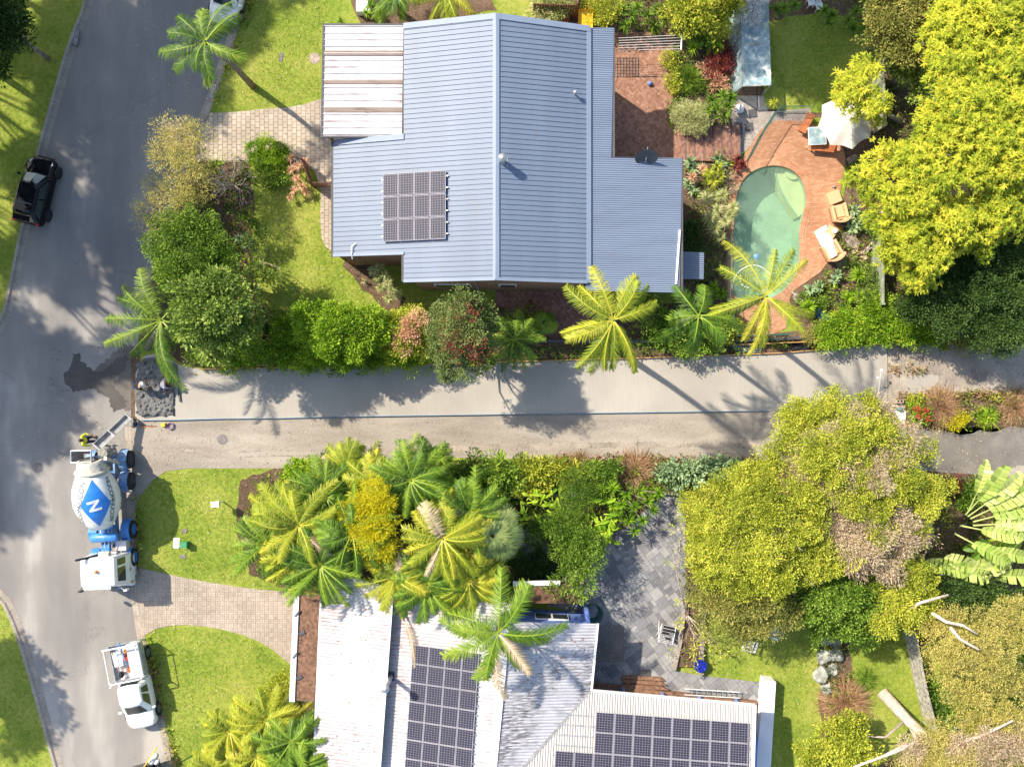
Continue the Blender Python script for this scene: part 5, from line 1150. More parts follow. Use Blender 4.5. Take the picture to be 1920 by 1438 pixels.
# -- bed between house and pool
clusterplant('yucca', 'large pale green spiky clump with many heads along the west side of the pool', 'spiky plant', [(1325, 372, 1.6), (1355, 368, 1.6), (1345, 395, 1.8), (1375, 390, 1.5), (1330, 410, 1.7), (1360, 415, 1.8), (1340, 430, 1.5), (1350, 445, 1.2), (1368, 405, 1.6)], 'cream', n=110, length=.62, wid=.03, droop=.7)
clusterplant('spiky_plant', 'lime spiky clump below the brick steps beside the pool', 'spiky plant', [(1330, 325, 1.1), (1345, 312, 1.1), (1352, 330, 1.0), (1338, 342, 1.0)], 'lime', n=60, length=.5, wid=.035)
clusterplant('spiky_plant', 'salmon pink star shaped plant near the corner of the house wing', 'spiky plant', [(1298, 333, .7), (1318, 318, .7)], 'pink', n=50, length=.45, wid=.04)
clusterplant('bromeliad', 'red and orange rosette at the top of the pool bed', 'rosette plant', [(1384, 300, .5), (1378, 318, .4), (1392, 310, .4)], 'maroon', n=30, length=.42, wid=.09)
for px, py, lb in ((1293, 304, 'blue-green rosette at the corner of the house wing'), (1345, 298, 'pale blue-green rosette at the foot of the brick steps'), (1290, 345, 'blue-green rosette against the east wall of the house wing')):
    clusterplant('agave', lb, 'rosette plant', [(px, py, .4), (px + 8, py + 12, .3)], 'agave', n=26, length=.5, wid=.11, droop=.3, group=None)
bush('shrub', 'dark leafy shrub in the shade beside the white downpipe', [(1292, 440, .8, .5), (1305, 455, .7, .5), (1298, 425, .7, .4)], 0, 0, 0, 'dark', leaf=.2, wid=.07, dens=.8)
bush('shrub', 'straggly dry shrub beside the pool coping', [(1372, 345, .5, .35), (1368, 325, .5, .3)], 0, 0, 0, 'dry', leaf=.2, wid=.03, dens=.7)
# -- north garden
rows = [((1168, 20, 1.5), (1185, 30, 1.6), (1172, 48, 1.2), (1195, 15, 1.5), 'tall spiky green clump behind the house beside the yellow tray'), ((1215, 30, 1.4), (1232, 20, 1.5), (1225, 50, 1.0), (1245, 40, 1.2), 'broad spiky green clump above the clothes line'),
        ((1310, 60, 1.5), (1330, 55, 1.6), (1322, 78, 1.5), (1345, 65, 1.4), 'spiky green clump right of the clothes line bracket'), ((1345, 90, 1.1), (1300, 90, 1.2), (1335, 85, 1.2), (1298, 70, 1.3), 'spiky lime green clump above the maroon shrub')]
for r_ in rows: clusterplant('spiky_plant', r_[4], 'spiky plant', list(r_[:4]), 'bright' if 'lime' in r_[4] else 'green', n=46, length=.62, wid=.06)
clusterplant('spiky_plant', 'small bright star shaped plant at the brick patio edge near the clothes line', 'spiky plant', [(1226, 52, .7), (1230, 58, .5)], 'bright', n=40, length=.4, wid=.06)
tree('shrub', 'large lime green leafy shrub above the clothes line', 'shrub', [(1275, 15, 2.0, .9), (1300, 25, 2.1, .9), (1330, 20, 2.2, 1.0), (1360, 15, 2.0, .9), (1345, 40, 1.8, .8), (1285, 40, 1.8, .7)], 'lime', leaf=.2, wid=.09, clump=.32, dens=1.0, r0=.08)
bush('shrub', 'yellow-green frondy shrub behind the yellow tray', [(1130, 20, 1.2, .7), (1150, 12, 1.3, .6), (1105, 12, 1.0, .4)], 0, 0, 0, 'lime', leaf=.18, wid=.05)
bush('shrub', 'white blossoming shrub beside the film covered frame', [(1405, 5, 2.2, .7), (1415, 18, 2.1, .5)], 0, 0, 0, 'white', leaf=.12, wid=.09, clump=.2, dens=1.3)
bush('shrub', 'silvery variegated shrub north of the house roof', [(1020, 8, .9, .7), (1050, 5, .9, .7)], 0, 0, 0, 'cream', leaf=.26, wid=.05)
bush('shrub', 'deep maroon leafy shrub beside the film covered frame', [(1345, 108, .9, .5), (1358, 118, .9, .5), (1340, 130, .8, .4), (1362, 100, .9, .4)], 0, 0, 0, 'maroon', leaf=.11, dens=1.2)
bush('shrub', 'thin maroon and pink shrub above the grass tree', [(1322, 125, .6, .4), (1332, 140, .6, .4)], 0, 0, 0, 'pink', leaf=.12, dens=.6)
tussock('grass_tree', 'soft green grass tree with fine arching blades east of the brick patio', 1294, 146, r=1.0, hgt=1.2, n=1600, mat='green', cat='grass tree', wid=.018)
bush('shrub', 'dense cream variegated mound beside the brick steps', [(1278, 215, .8, .5), (1295, 212, .9, .6), (1315, 214, .9, .6), (1290, 230, .8, .5), (1312, 232, .8, .5)], 0, 0, 0, 'cream', leaf=.11, wid=.03, clump=.16, dens=1.5)
clusterplant('spiky_plant', 'big round dark green spiky clump beside the gravel path', 'spiky plant', [(1335, 190, 1.5), (1355, 180, 1.6), (1345, 205, 1.6), (1365, 200, 1.5), (1330, 208, 1.3), (1358, 218, 1.3), (1370, 185, 1.2)], 'green', n=60, length=.6, wid=.05)
bush('shrub', 'orange and red leafed croton in front of the big round spiky clump', 1350, 153, .7, .4, 'pink', leaf=.14)
for px, py, lb in ((1255, 108, 'small lime mound on the patio edge nearest the clothes line'), (1262, 150, 'small leafy mound on the patio edge beside the grass tree')):
    bush('shrub', lb, [(px, py, .5, .42), (px + 4, py + 14, .4, .32)], 0, 0, 0, 'lime', leaf=.11)
bush('potted_shrub', 'tiny potted plant at the patio edge above the cream mound', 1261, 197, .5, .28, 'green', cat='potted plant', leaf=.1)
clusterplant('spiky_plant', 'single pale spiky plant on the gravel strip below the shaded lawn', 'spiky plant', [(1451, 193, .8)], 'lime', n=46, length=.42, wid=.04)
for k, (hs, lb) in enumerate(((((1545, 20, .9), (1560, 30, 1.0), (1552, 45, .8)), 'dark fan leafed clump beside the two white garden chairs'), (((1590, 40, 1.0), (1605, 22, 1.1), (1600, 55, .9), (1620, 48, .9)), 'dark fan leafed clump right of the shaded lawn'), (((1470, 15, 1.3), (1490, 10, 1.4), (1455, 20, 1.1)), 'dark strappy clump at the top edge of the shaded lawn'))):
    clusterplant('spiky_plant', lb, 'spiky plant', list(hs), 'green', n=44, length=.6, wid=.07)
palm('feather_palm', 'brown tipped feather palm at the top edge right of the white block', 740, -10, 2.6, n=16, length=1.9, mat='palm', nl=34, ll=.5)
palm('feather_palm', 'yellowing feather palm at the top edge above the blue-grey roof', 835, -14, 3.4, n=18, length=2.4, mat='palmy', nl=38, ll=.55)
clusterplant('spiky_plant', 'small spiky plant at the north edge of the front lawn beside the carport', 'spiky plant', [(640, 42, .6)], 'green', n=40, length=.45, wid=.04)
clusterplant('spiky_plant', 'spiky plant beside the pale block above the carport', 'spiky plant', [(688, 26, .8), (694, 10, .9)], 'bright', n=40, length=.45, wid=.05)
# -- front lawn corner by the porch
clusterplant('yucca', 'pale cream spiky plant with many heads in front of the porch', 'spiky plant', [(712, 502, 2.7), (722, 515, 2.8), (708, 520, 2.5), (728, 530, 2.7), (715, 540, 2.5), (735, 545, 2.6), (728, 560, 2.2), (745, 552, 2.2), (700, 508, 2.4)], 'cream', n=90, length=.42, wid=.025, droop=.6)
clusterplant('spiky_plant', 'tiny cream spiky plant near the white tap on the lawn edge', 'spiky plant', [(682, 528, .4, .7)], 'cream', n=30, length=.4, wid=.03)
# -- east side: feathery tree
jl = [(1618, 136, 5.2, .85), (1596, 160, 5.0, .75), (1630, 180, 5.6, .9), (1606, 200, 4.8, .65), (1645, 212, 4.4, .6), (1578, 180, 4.8, .5)]
tree('feathery_tree', 'yellow-green feathery bough reaching over the cream umbrella', 'tree', jl, 'jac', leaf=.32, wid=.045, style='star', clump=.28, per=22, base=(1690, 230), dens=1.1, twigs=4, r0=.14)
jl = [(1780, 60, 6.3, 1.55), (1840, 50, 6.5, 1.63), (1900, 40, 6.3, 1.63), (1770, 118, 7.3, 1.03), (1800, 150, 7.7, 1.20), (1860, 130, 7.1, 1.72), (1920, 120, 6.7, 1.55), (1752, 225, 7.3, 1.03), (1790, 215, 7.6, 1.29), (1820, 210, 7.5, 1.81), (1890, 210, 7.3, 1.72), (1950, 220, 6.9, 1.72),
      (1690, 300, 5.3, 1.03), (1740, 290, 7.1, 1.29), (1780, 300, 7.5, 1.81), (1850, 300, 7.5, 1.81), (1915, 300, 7.3, 1.72), (1632, 345, 5.6, 1.1), (1642, 300, 5.8, .8), (1655, 398, 5.8, .9), (1685, 462, 5.4, .9), (1705, 365, 6.5, 1.20), (1770, 380, 7.1, 1.72), (1840, 385, 6.9, 1.72), (1900, 390, 6.5, 1.55), (1690, 430, 5.5, 1.29), (1745, 450, 6.1, 1.46), (1800, 450, 6.1, 1.38), (1700, 490, 4.7, 1.12), (1730, 520, 4.5, 1.12), (1860, 440, 5.7, 1.20), (1790, 0, 5.9, 1.38), (1860, -10, 6.1, 1.46), (1930, -10, 6.1, 1.46)]
tree('feathery_tree', 'huge bright yellow-green feathery tree filling the upper right corner', 'tree', jl, 'jac', leaf=.28, wid=.045, style='star', clump=.30, per=24, base=(1800, 320), dens=1.1, twigs=5, r0=.32, bark='palebark')
tree('tree', 'olive leaved tree behind the shaded lawn at the top right', 'tree', [(1680, 20, 4, 1.3), (1720, 35, 4.2, 1.3), (1660, 60, 3.6, 1.1), (1700, 80, 3.8, 1.2), (1740, 5, 4.4, 1.3), (1670, 5, 3.8, 1.2)], 'olive', leaf=.2, wid=.1, clump=.34)
tree('tree', 'glossy green small tree between the shaded lawn and the feathery tree', 'tree', [(1685, 110, 2.6, .9), (1700, 90, 2.8, .9), (1720, 130, 2.8, .9), (1750, 170, 2.6, .8)], 'sage', leaf=.2, wid=.1, clump=.3)
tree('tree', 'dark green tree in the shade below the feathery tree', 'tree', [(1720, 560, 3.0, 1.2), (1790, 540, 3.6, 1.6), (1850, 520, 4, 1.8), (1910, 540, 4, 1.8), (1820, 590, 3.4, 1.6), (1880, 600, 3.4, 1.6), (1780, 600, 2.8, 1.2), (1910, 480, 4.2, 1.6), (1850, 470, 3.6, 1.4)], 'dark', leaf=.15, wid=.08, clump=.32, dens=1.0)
tree('shrub', 'green shrub with yellow flecks at the driveway edge on the far right', 'shrub', [(1830, 625, 1.6, .9), (1870, 630, 1.6, .9), (1910, 620, 1.6, .9), (1800, 635, 1.3, .7)], 'olive', leaf=.14, wid=.08, clump=.3)
bush('hedge', 'clipped green hedge running along the slab from the tarps to the dark tree', [(x, y, .9, .7) for x, y in ((1560, 615), (1585, 605), (1610, 600), (1640, 598), (1665, 603), (1690, 606), (1715, 605), (1740, 607), (1765, 608), (1785, 612), (1555, 632), (1590, 628), (1625, 622), (1660, 622), (1695, 624), (1730, 624), (1765, 628), (1640, 580), (1655, 570))], 0, 0, 0, 'bright', 'hedge', leaf=.12, wid=.075, clump=.22, dens=1.0)
bush('shrub', 'wiry grey-brown shrub at the west end of the green hedge', [(1530, 625, .7, .5), (1545, 615, .8, .5), (1520, 632, .6, .4)], 0, 0, 0, 'olive', leaf=.12, wid=.04, dens=.9)
for px, py, lb in ((1610, 517, 'bright green spiky plant nearest the green metal fence'), (1515, 577, 'bright green spiky plant beside the blue tarp')):
    clusterplant('spiky_plant', lb, 'spiky plant', [(px, py, .8)], 'bright', n=80, length=.68, wid=.07)
clusterplant('spiky_plant', 'pair of spiky green heads above the green hedge', 'spiky plant', [(1590, 560, .7), (1612, 558, .7)], 'bright', n=70, length=.55, wid=.06)
clusterplant('agave', 'pair of large pale agave rosettes at the south rim of the brick terrace', 'rosette plant', [(1518, 544, .4), (1535, 538, .4)], 'agave', n=30, length=.5, wid=.12, droop=.25)
clusterplant('agave', 'yellow-green agave rosette right of the pale pair', 'rosette plant', [(1564, 525, .4), (1570, 515, .4)], 'agave', n=30, length=.42, wid=.11, droop=.25)
clusterplant('agave', 'large lime agave cluster beside the wicker armchair', 'rosette plant', [(1592, 412, .5), (1606, 416, .5), (1602, 395, .5), (1600, 428, .4)], 'agave', n=34, length=.5, wid=.12, droop=.25, a0=.7)
clusterplant('agave', 'small dark teal rosette under the feathery boughs beside the umbrella', 'rosette plant', [(1596, 318, .4), (1604, 310, .4)], 'sage', n=34, length=.45, wid=.08, droop=.25)
bush('shrub', 'silvery shrub against the green metal fence', [(1632, 515, .9, .5), (1645, 535, .9, .5), (1640, 555, .8, .5), (1625, 560, .7, .5)], 0, 0, 0, 'sage', leaf=.12, wid=.06)
bush('shrub', 'low green shrub above the green metal fence beside the feathery tree', [(1640, 425, .9, .45), (1655, 440, .9, .45), (1628, 415, .7, .4)], 0, 0, 0, 'sage', leaf=.14)
clusterplant('spiky_plant', 'yellow striped spiky plant right of the blue tarp', 'spiky plant', [(1566, 590, .4)], 'yellow', n=22, length=.5, wid=.035)
bush('shrub', 'low scrubby plant above the blue tarp', [(1530, 562, .4, .35), (1545, 570, .4, .3), (1505, 560, .4, .3)], 0, 0, 0, 'green', leaf=.12)
clusterplant('bromeliad', 'brown and cream rosettes beside the driftwood at the green metal fence', 'rosette plant', [(1612, 475, .3), (1620, 485, .3), (1605, 468, .3)], 'dry', n=24, length=.3, wid=.06)
# -- south of the driveway: strip and palms
sp = [(600, 885, 'leafy pale green shrub at the west end of the palm grove'), (560, 915, 'yellow-green rounded shrub at the lawn edge of the palm grove')]
bush('shrub', sp[0][2], [(555, 885, 1.3, .6), (580, 880, 1.4, .6), (610, 885, 1.5, .6), (545, 905, 1.2, .5)], 0, 0, 0, 'bright', leaf=.22, wid=.09)
bush('shrub', sp[1][2], [(540, 925, 1.2, .6), (530, 950, 1.1, .6), (515, 965, .9, .5), (560, 940, 1.3, .6)], 0, 0, 0, 'lime', leaf=.2, wid=.09)
bush('shrub', 'dense frangipani-like green shrub right of the palm grove', [(870, 890, 1.5, .7), (895, 880, 1.6, .7), (925, 885, 1.6, .8), (955, 895, 1.5, .8), (900, 915, 1.3, .8), (935, 920, 1.3, .8), (860, 915, 1.2, .6)], 0, 0, 0, 'green', leaf=.26, wid=.09, dens=1.0, clump=.3)
bush('shrub', 'long leaved green shrub between the palm grove and the brown grass', [(985, 880, 1.3, .7), (1010, 885, 1.4, .7), (1040, 880, 1.3, .7), (1065, 890, 1.1, .6), (1000, 905, 1.2, .7), (970, 905, 1.2, .6)], 0, 0, 0, 'lime', leaf=.26, wid=.08, clump=.3)
bush('shrub', 'feathery blue-green conifer-like shrub in the middle of the driveway bed', [(1075, 905, 1.8, .7), (1085, 930, 2.2, .8), (1070, 955, 2.3, .8), (1080, 980, 2.0, .7)], 0, 0, 0, 'green', leaf=.15, wid=.02, clump=.26, dens=1.6)
bush('shrub', 'soft green leafy shrub left of the brown grass clump', [(1110, 885, 1.0, .6), (1135, 900, 1.1, .6), (1125, 925, 1.1, .6), (1145, 880, .9, .5)], 0, 0, 0, 'green', leaf=.18, wid=.06)
tussock('brown_grass', 'round coppery brown grass clump on the south edge of the old driveway', 1192, 888, r=1.45, hgt=1.1, n=2200)
tussock('brown_grass', 'low coppery grass tuft left of the round brown clump', 1085, 868, r=.75, hgt=.5, n=700)
bush('shrub', 'row of big pale succulent leaves right of the brown grass clump', [(1250, 885, .7, .5), (1275, 880, .8, .5), (1300, 885, .8, .5), (1330, 880, .8, .5), (1355, 875, .7, .5), (1380, 885, .7, .5), (1270, 900, .6, .5)], 0, 0, 0, 'agave', leaf=.3, wid=.12, clump=.3, dens=.9)
clusterplant('papyrus', 'wide mass of spiky green umbrella heads beside the slate courtyard', 'spiky plant', [(x, y, z) for x, y, z in ((1150, 915, 1.7), (1175, 925, 1.8), (1200, 920, 1.7), (1165, 945, 1.9), (1190, 950, 1.9), (1215, 940, 1.7), (1225, 955, 1.6), (1180, 975, 1.7), (1205, 975, 1.7), (1150, 950, 1.6), (1160, 965, 1.6), (1235, 925, 1.4), (1190, 995, 1.4), (1130, 920, 1.4))], 'bright', n=44, length=.55, wid=.045, a0=.3)
def bigplant(name, label, cat, px, py, z, leaves, mat, droop=.7):
    b = W(px, py, G); L = Leaves(); root = empty(name, (b.x, b.y, G), 0, label, cat)
    for lf in leaves:
        lx, ly, lz, azd, ln, wd, el, sp_ = lf[:8]; p = W(lx, ly, lz); bigleaf(L, np.array([p.x - b.x, p.y - b.y, lz - G]), math.radians(azd), ln, wd, el, droop, a0=lf[8] if len(lf) > 8 else R3.uniform(.3, .9), splits=sp_, stalk=lf[9] if len(lf) > 9 else .25)
    L.build('leaves', LM[mat], root); mb = MB()
    for lf in leaves[:6]:
        p = W(lf[0], lf[1], lf[2]); e = Vector((p.x - b.x, p.y - b.y, lf[2] - G)); mb.tube([(0, 0, 0), e * .5 + Vector((0, 0, .2)), e], [.06, .045, .03], 6)
    mb.build('stem', LMgreen, root); return root
rr_ = random.Random(4)
bigplant('gingers', 'large glossy lime paddle leaves right of the fan palm', 'leafy plant', 1010, 945, 1.4, [(975 + rr_.uniform(0, 80), 928 + rr_.uniform(0, 50), 1.5 + rr_.uniform(-.2, .4), rr_.uniform(0, 360), .5, .2, .5, 0) for _ in range(46)], 'bright')
bigplant('gingers', 'glossy lime paddle leaves hanging beside the umbrella heads', 'leafy plant', 1125, 985, 1.5, [(1100 + rr_.uniform(0, 48), 940 + rr_.uniform(0, 72), 1.7 + rr_.uniform(-.3, .4), rr_.uniform(230, 400), .72, .24, .35, 0) for _ in range(34)], 'bright')
tree('tree', 'dark green small leafed tree over the hidden path beside the slate courtyard', 'tree', [(1050, 990, 2.4, .9), (1090, 1000, 2.6, 1.0), (1060, 1030, 2.2, .9), (1100, 1040, 2.4, 1.0), (1080, 1070, 2.0, .8), (1020, 990, 2.0, .7)], 'green', leaf=.17, wid=.06, clump=.3, dens=.9)
tree('tree', 'spiky leafed maple-like tree hanging over the rusty sheet roof', 'tree', [(1060, 1090, 3.0, .6), (1095, 1095, 3.2, .7), (1110, 1065, 3.0, .7), (1040, 1110, 2.6, .4), (1075, 1120, 2.8, .5)], 'green', leaf=.26, wid=.05, clump=.3, dens=.5, per=16, twigs=3)
bush('shrub', 'dark shrub in the shade behind the rusty sheet roof', [(985, 1070, .9, .7), (1010, 1060, .9, .7), (1030, 1075, .8, .6)], 0, 0, 0, 'dark')
# palm grove
grove = [(560, 985, 5.0, 'palmy', 2.7, 'bright young palm with glossy fronds at the west of the grove'), (500, 1020, 4.2, 'palm', 2.6, 'arching palm hanging over the west lawn'),
         (610, 930, 4.4, 'palm', 2.4, 'palm at the north west corner of the grove beside the driveway'), (600, 1060, 5.0, 'palm', 2.8, 'drooping palm over the corner of the white roof'),
         (660, 1000, 5.4, 'palm', 2.6, 'shaded palm just left of the yellow flower mass'), (700, 905, 4.6, 'palmy', 2.3, 'pale upright palm at the north edge of the grove'),
         (770, 900, 4.8, 'palm', 2.4, 'grey-green palm below the old driveway edge in the grove'), (560, 1040, 4.4, 'palmy', 2.5, 'yellow tipped palm above the stamped driveway end'),
         (740, 1080, 4.8, 'palmy', 2.6, 'yellowing palm over the top of the white roofs'), (830, 1010, 5.6, 'palmy', 2.7, 'bright star shaped palm in the middle of the grove'),
         (880, 960, 4.8, 'palm', 2.4, 'palm with brown tipped fronds near the timber sleeper'), (800, 1095, 4.8, 'palm', 2.4, 'palm above the dead frond on the white roof'),
         (880, 1090, 4.6, 'palmy', 2.4, 'light green palm above the big roof palm'), (650, 880, 4.0, 'palmy', 2.0, 'small bright palm on the edge of the old driveway'), (530, 960, 3.6, 'palmy', 2.0, 'low yellow palm at the lawn edge of the grove'), (800, 870, 4.0, 'palm', 1.9, 'upright palm poking over the old driveway')]
for px, py, z, mt, ln, lb in grove: palm('grove_palm', lb, px, py, z, n=26, length=ln * 1.08, mat=mt, nl=38, ll=.5, lw=.065, group='palms of the grove', cat='palm', a0=.4, r0=.09)
fanpalm('fan_palm', 'grey-green fan palm with pleated blades at the east end of the grove', 925, 1000, 4.4, n=20, stalk=1.0, blade=.9, base=(925, 1010))
fanpalm('fan_palm', 'smaller fan palm in the shade left of the fan leafed palm', 868, 1120, 3.8, n=13, stalk=.9, blade=.8)
bush('yellow_shrub', 'mass of bright yellow plumes in the middle of the palm grove', [(700, 920, 5.6, .55), (715, 945, 5.6, .6), (680, 950, 5.5, .55), (650, 960, 5.2, .45), (705, 985, 5.6, .8), (690, 1010, 5.5, .7), (715, 1030, 5.3, .6), (672, 985, 5.4, .55), (700, 1040, 5.1, .5)], 0, 0, 0, 'yellow', leaf=.16, wid=.035, clump=.24, dens=1.6, cat='flowering tree')
palm('roof_palm', 'big green palm spreading over the lower solar panels and white roof', 934, 1186, 6.4, base=(948, 1088), azs=[2.95, 3.3, 3.7, 4.1, 4.4, 4.8, 5.2, 5.6, 5.95, .12, .7, 1.1, 2.5, 1.6], n=0, length=3.5, nl=54, ll=.66, lw=.075, mat='palm', a0=.55, droop=.55)
tree('shrub', 'fine leafed shrub under the palms north of the white ridge', 'shrub', [(905, 1130, 2.6, .7), (870, 1150, 2.4, .6), (840, 1140, 2.4, .6), (955, 1120, 2.2, .5), (800, 1130, 2.4, .5)], 'lime', leaf=.16, wid=.05, clump=.28, r0=.06)
# bottom left palms
for px, py, z, mt, ln, lb in ((430, 1370, 2.6, 'palmy', 2.0, 'bushy palm clump on the lower lawn'), (500, 1350, 3.0, 'palmy', 2.2, 'bright palm between the lower lawn and the pergola'), (545, 1390, 3.4, 'palm', 2.3, 'dark green palm beside the white roof corner'), (480, 1420, 2.8, 'palmy', 2.1, 'palm at the bottom edge left of the white roof'), (560, 1440, 3.4, 'palm', 2.4, 'palm with a yellow frond at the bottom edge against the white roof'), (400, 1440, 2.4, 'palmy', 1.8, 'lowest palm on the lawn at the bottom edge')):
    palm('garden_palm', lb, px, py, z, n=24, length=ln * 1.1, mat=mt, nl=42, ll=.42, lw=.065, group='palms on the lower lawn', r0=.09, a0=.45)
bush('shrub', 'pale leafy bush beside the white pergola beam', [(520, 1290, 1.0, .5), (535, 1275, 1.0, .45), (510, 1315, .9, .5), (500, 1300, .8, .4)], 0, 0, 0, 'lime', leaf=.18, wid=.06)
# -- big tree over the lower right garden
t2 = [(1490, 800, 4.6, 1.2), (1530, 775, 4.8, 1.2), (1580, 775, 5, 1.2), (1630, 780, 4.8, 1.1), (1670, 790, 4.4, .9), (1475, 850, 5, 1.2), (1530, 835, 5.8, 1.4), (1590, 830, 6, 1.3), (1650, 840, 5.4, 1.2), (1710, 850, 5, 1.1), (1735, 840, 4.6, .7), (1620, 890, 5.8, 1.3), (1680, 900, 5.6, 1.3), (1560, 890, 5.8, 1.1), (1720, 925, 5, 1.2), (1760, 920, 4.6, .9), (1590, 940, 5.4, 1.1), (1660, 950, 5.4, 1.1)]
tree('broad_tree', 'broad lime green tree with dry patches overhanging the old driveway', 'tree', t2, 'lime', leaf=.11, wid=.065, clump=.26, dens=1.0, base=(1600, 880), r0=.25, bark='palebark', twigs=3,
     extra=[('dry_foliage', 'dry', [(1600, 790, 5.2, .8), (1560, 820, 6, .6), (1545, 920, 5.4, 1.0), (1600, 860, 6.2, .7), (1680, 860, 5.8, .6), (1580, 905, 5.6, 1.), (1650, 770, 5, .7), (1510, 840, 5.6, .6), (1690, 805, 4.8, .6), (1740, 940, 4.8, .5), (1640, 900, 6.3, .9), (1700, 820, 5.4, .7), (1500, 880, 5.4, .7)], dict(leaf=.2, wid=.03, clump=.3, dens=1.1))])
t3 = [(1310, 935, 4.4, .9), (1350, 920, 4.8, .9), (1395, 900, 5, 1.1), (1440, 890, 5.2, 1.1), (1310, 980, 4.6, .9), (1350, 970, 5.2, 1.1), (1400, 960, 5.6, 1.3), (1450, 950, 5.8, 1.3), (1500, 950, 5.6, 1.2), (1320, 1030, 4.6, 1.), (1370, 1030, 5.4, 1.2), (1430, 1030, 5.8, 1.3), (1490, 1020, 5.6, 1.2), (1330, 1080, 4.2, .9), (1390, 1090, 4.8, 1.1), (1450, 1090, 5.2, 1.2), (1510, 1080, 5, 1.1), (1550, 1050, 4.8, 1.), (1530, 990, 5.4, 1.1), (1430, 915, 5.2, .9)]
tree('broad_tree', 'rounded golden green tree shading the slate courtyard', 'tree', t3, 'lime', leaf=.11, wid=.065, clump=.25, dens=1.1, base=(1430, 1000), r0=.24, bark='palebark', twigs=2,
     extra=[('dry_foliage', 'dry', [(1385, 1020, 5.6, .5), (1330, 930, 4.8, .4), (1420, 930, 5.6, .5), (1460, 990, 6, .5)], dict(leaf=.2, wid=.025, clump=.3, dens=.7))])
tree('dry_tree', 'tree with dry beige foliage between the golden green tree and the banana leaves', 'tree', [(1580, 970, 4.8, 1.1), (1630, 975, 5, 1.2), (1680, 970, 5, 1.1), (1600, 1020, 5, 1.2), (1650, 1020, 5.2, 1.2), (1690, 1010, 4.8, 1.), (1620, 1060, 4.6, 1.1), (1670, 1055, 4.6, 1.), (1725, 1000, 4.4, .8)], 'dry', leaf=.17, wid=.04, clump=.34, dens=1.15, bark='twig', twigs=4,
     extra=[('green_foliage', 'lime', [(1650, 1000, 5.4, .9), (1720, 985, 4.8, .8), (1600, 1040, 5.2, .6), (1690, 1040, 4.8, .7)], dict(leaf=.14, wid=.07, clump=.28, dens=.6))])
tree('tree', 'olive green tree below the golden green tree at the courtyard edge', 'tree', [(1330, 1120, 3.0, .9), (1370, 1135, 3.4, 1.1), (1420, 1150, 3.6, 1.2), (1340, 1160, 2.8, .8), (1390, 1180, 3, .9), (1460, 1150, 3.6, 1.2), (1440, 1110, 4.2, 1.2), (1310, 1100, 2.6, .7)], 'olive', leaf=.16, wid=.07, clump=.32)
tree('tree', 'dark green tree in the shade above the lichen rocks', 'tree', [(1500, 1130, 3.4, 1.1), (1540, 1120, 3.8, 1.2), (1590, 1110, 4.0, 1.3), (1570, 1160, 3.2, 1.1), (1610, 1170, 3.0, 1.), (1640, 1130, 3.6, 1.2), (1550, 1185, 2.4, .7), (1620, 1195, 2.4, .6)], 'green', leaf=.16, wid=.08, clump=.3, dens=1.0)
tree('tree', 'bright yellow-green tuft tree above the grey timber fence', 'tree', [(1665, 1120, 4.0, 1.1), (1700, 1125, 4.2, 1.1), (1680, 1155, 4.0, 1.1), (1715, 1155, 3.8, .9), (1740, 1120, 3.8, .9), (1720, 1085, 4.2, 1.)], 'lime', leaf=.15, wid=.06, clump=.3)
tree('tree', 'dark tree behind the banana leaves above the olive gum', 'tree', [(1780, 1120, 3, 1.2), (1840, 1110, 2.8, 1.2), (1890, 1130, 2.6, 1.2), (1760, 1170, 2.4, 1.), (1800, 1160, 2, 1.)], 'dark', leaf=.18, wid=.08)
tree('gum_tree', 'pale olive gum tree on the right with bare white branches', 'tree', [(1770, 1190, 4.2, 1.1), (1810, 1170, 4.6, 1.1), (1860, 1160, 5, 1.2), (1910, 1170, 5, 1.2), (1780, 1230, 4.6, 1.2), (1830, 1225, 5.4, 1.4), (1890, 1230, 5.6, 1.4), (1800, 1275, 4.8, 1.2), (1850, 1280, 5.2, 1.3), (1900, 1290, 5.2, 1.2)], 'gum', leaf=.12, wid=.045, clump=.22, dens=.5, base=(1790, 1250), bark='palebark', r0=.2, twigs=6, limbs=[[(1748, 1150, 5.2), (1775, 1166, 5.8), (1805, 1172, 6.3), (1832, 1188, 6.5)], [(1782, 1176, 5.8), (1800, 1198, 6.2), (1836, 1218, 6.7)], [(1700, 1145, 4.4), (1725, 1130, 5), (1778, 1115, 5.2)]])
tree('gum_tree', 'dry beige and olive gum tree in the bottom right corner', 'tree', [(1770, 1380, 4.4, 1.2), (1820, 1350, 4.6, 1.2), (1870, 1370, 5, 1.3), (1920, 1380, 5, 1.3), (1790, 1420, 4.8, 1.2), (1850, 1430, 5.2, 1.4), (1910, 1440, 5.2, 1.4), (1700, 1430, 4, 1.), (1740, 1425, 4.4, 1.)], 'gum', leaf=.12, wid=.045, clump=.22, dens=.5, base=(1780, 1400), bark='palebark', r0=.2, twigs=6, limbs=[[(1765, 1392, 4.4), (1700, 1395, 4.6), (1640, 1425, 4.8)], [(1745, 1375, 4.4), (1690, 1405, 4.7), (1600, 1438, 4.9)], [(1770, 1400, 4.8), (1840, 1380, 5.6), (1900, 1350, 6.2)]],
     extra=[('dry_foliage', 'dry', [(1860, 1400, 5.6, 1.3), (1920, 1410, 5.4, 1.2), (1720, 1420, 4.4, .9), (1800, 1400, 5, .9)], dict(leaf=.18, wid=.035, clump=.3, dens=.9))])
tree('shrub', 'fresh green shrub with orange leaves right of the grey timber fence', 'shrub', [(1770, 1300, 1.4, .7), (1800, 1310, 1.5, .8), (1840, 1300, 1.6, .8), (1880, 1310, 1.6, .9), (1775, 1335, 1.2, .6)], 'green', leaf=.2, wid=.08)
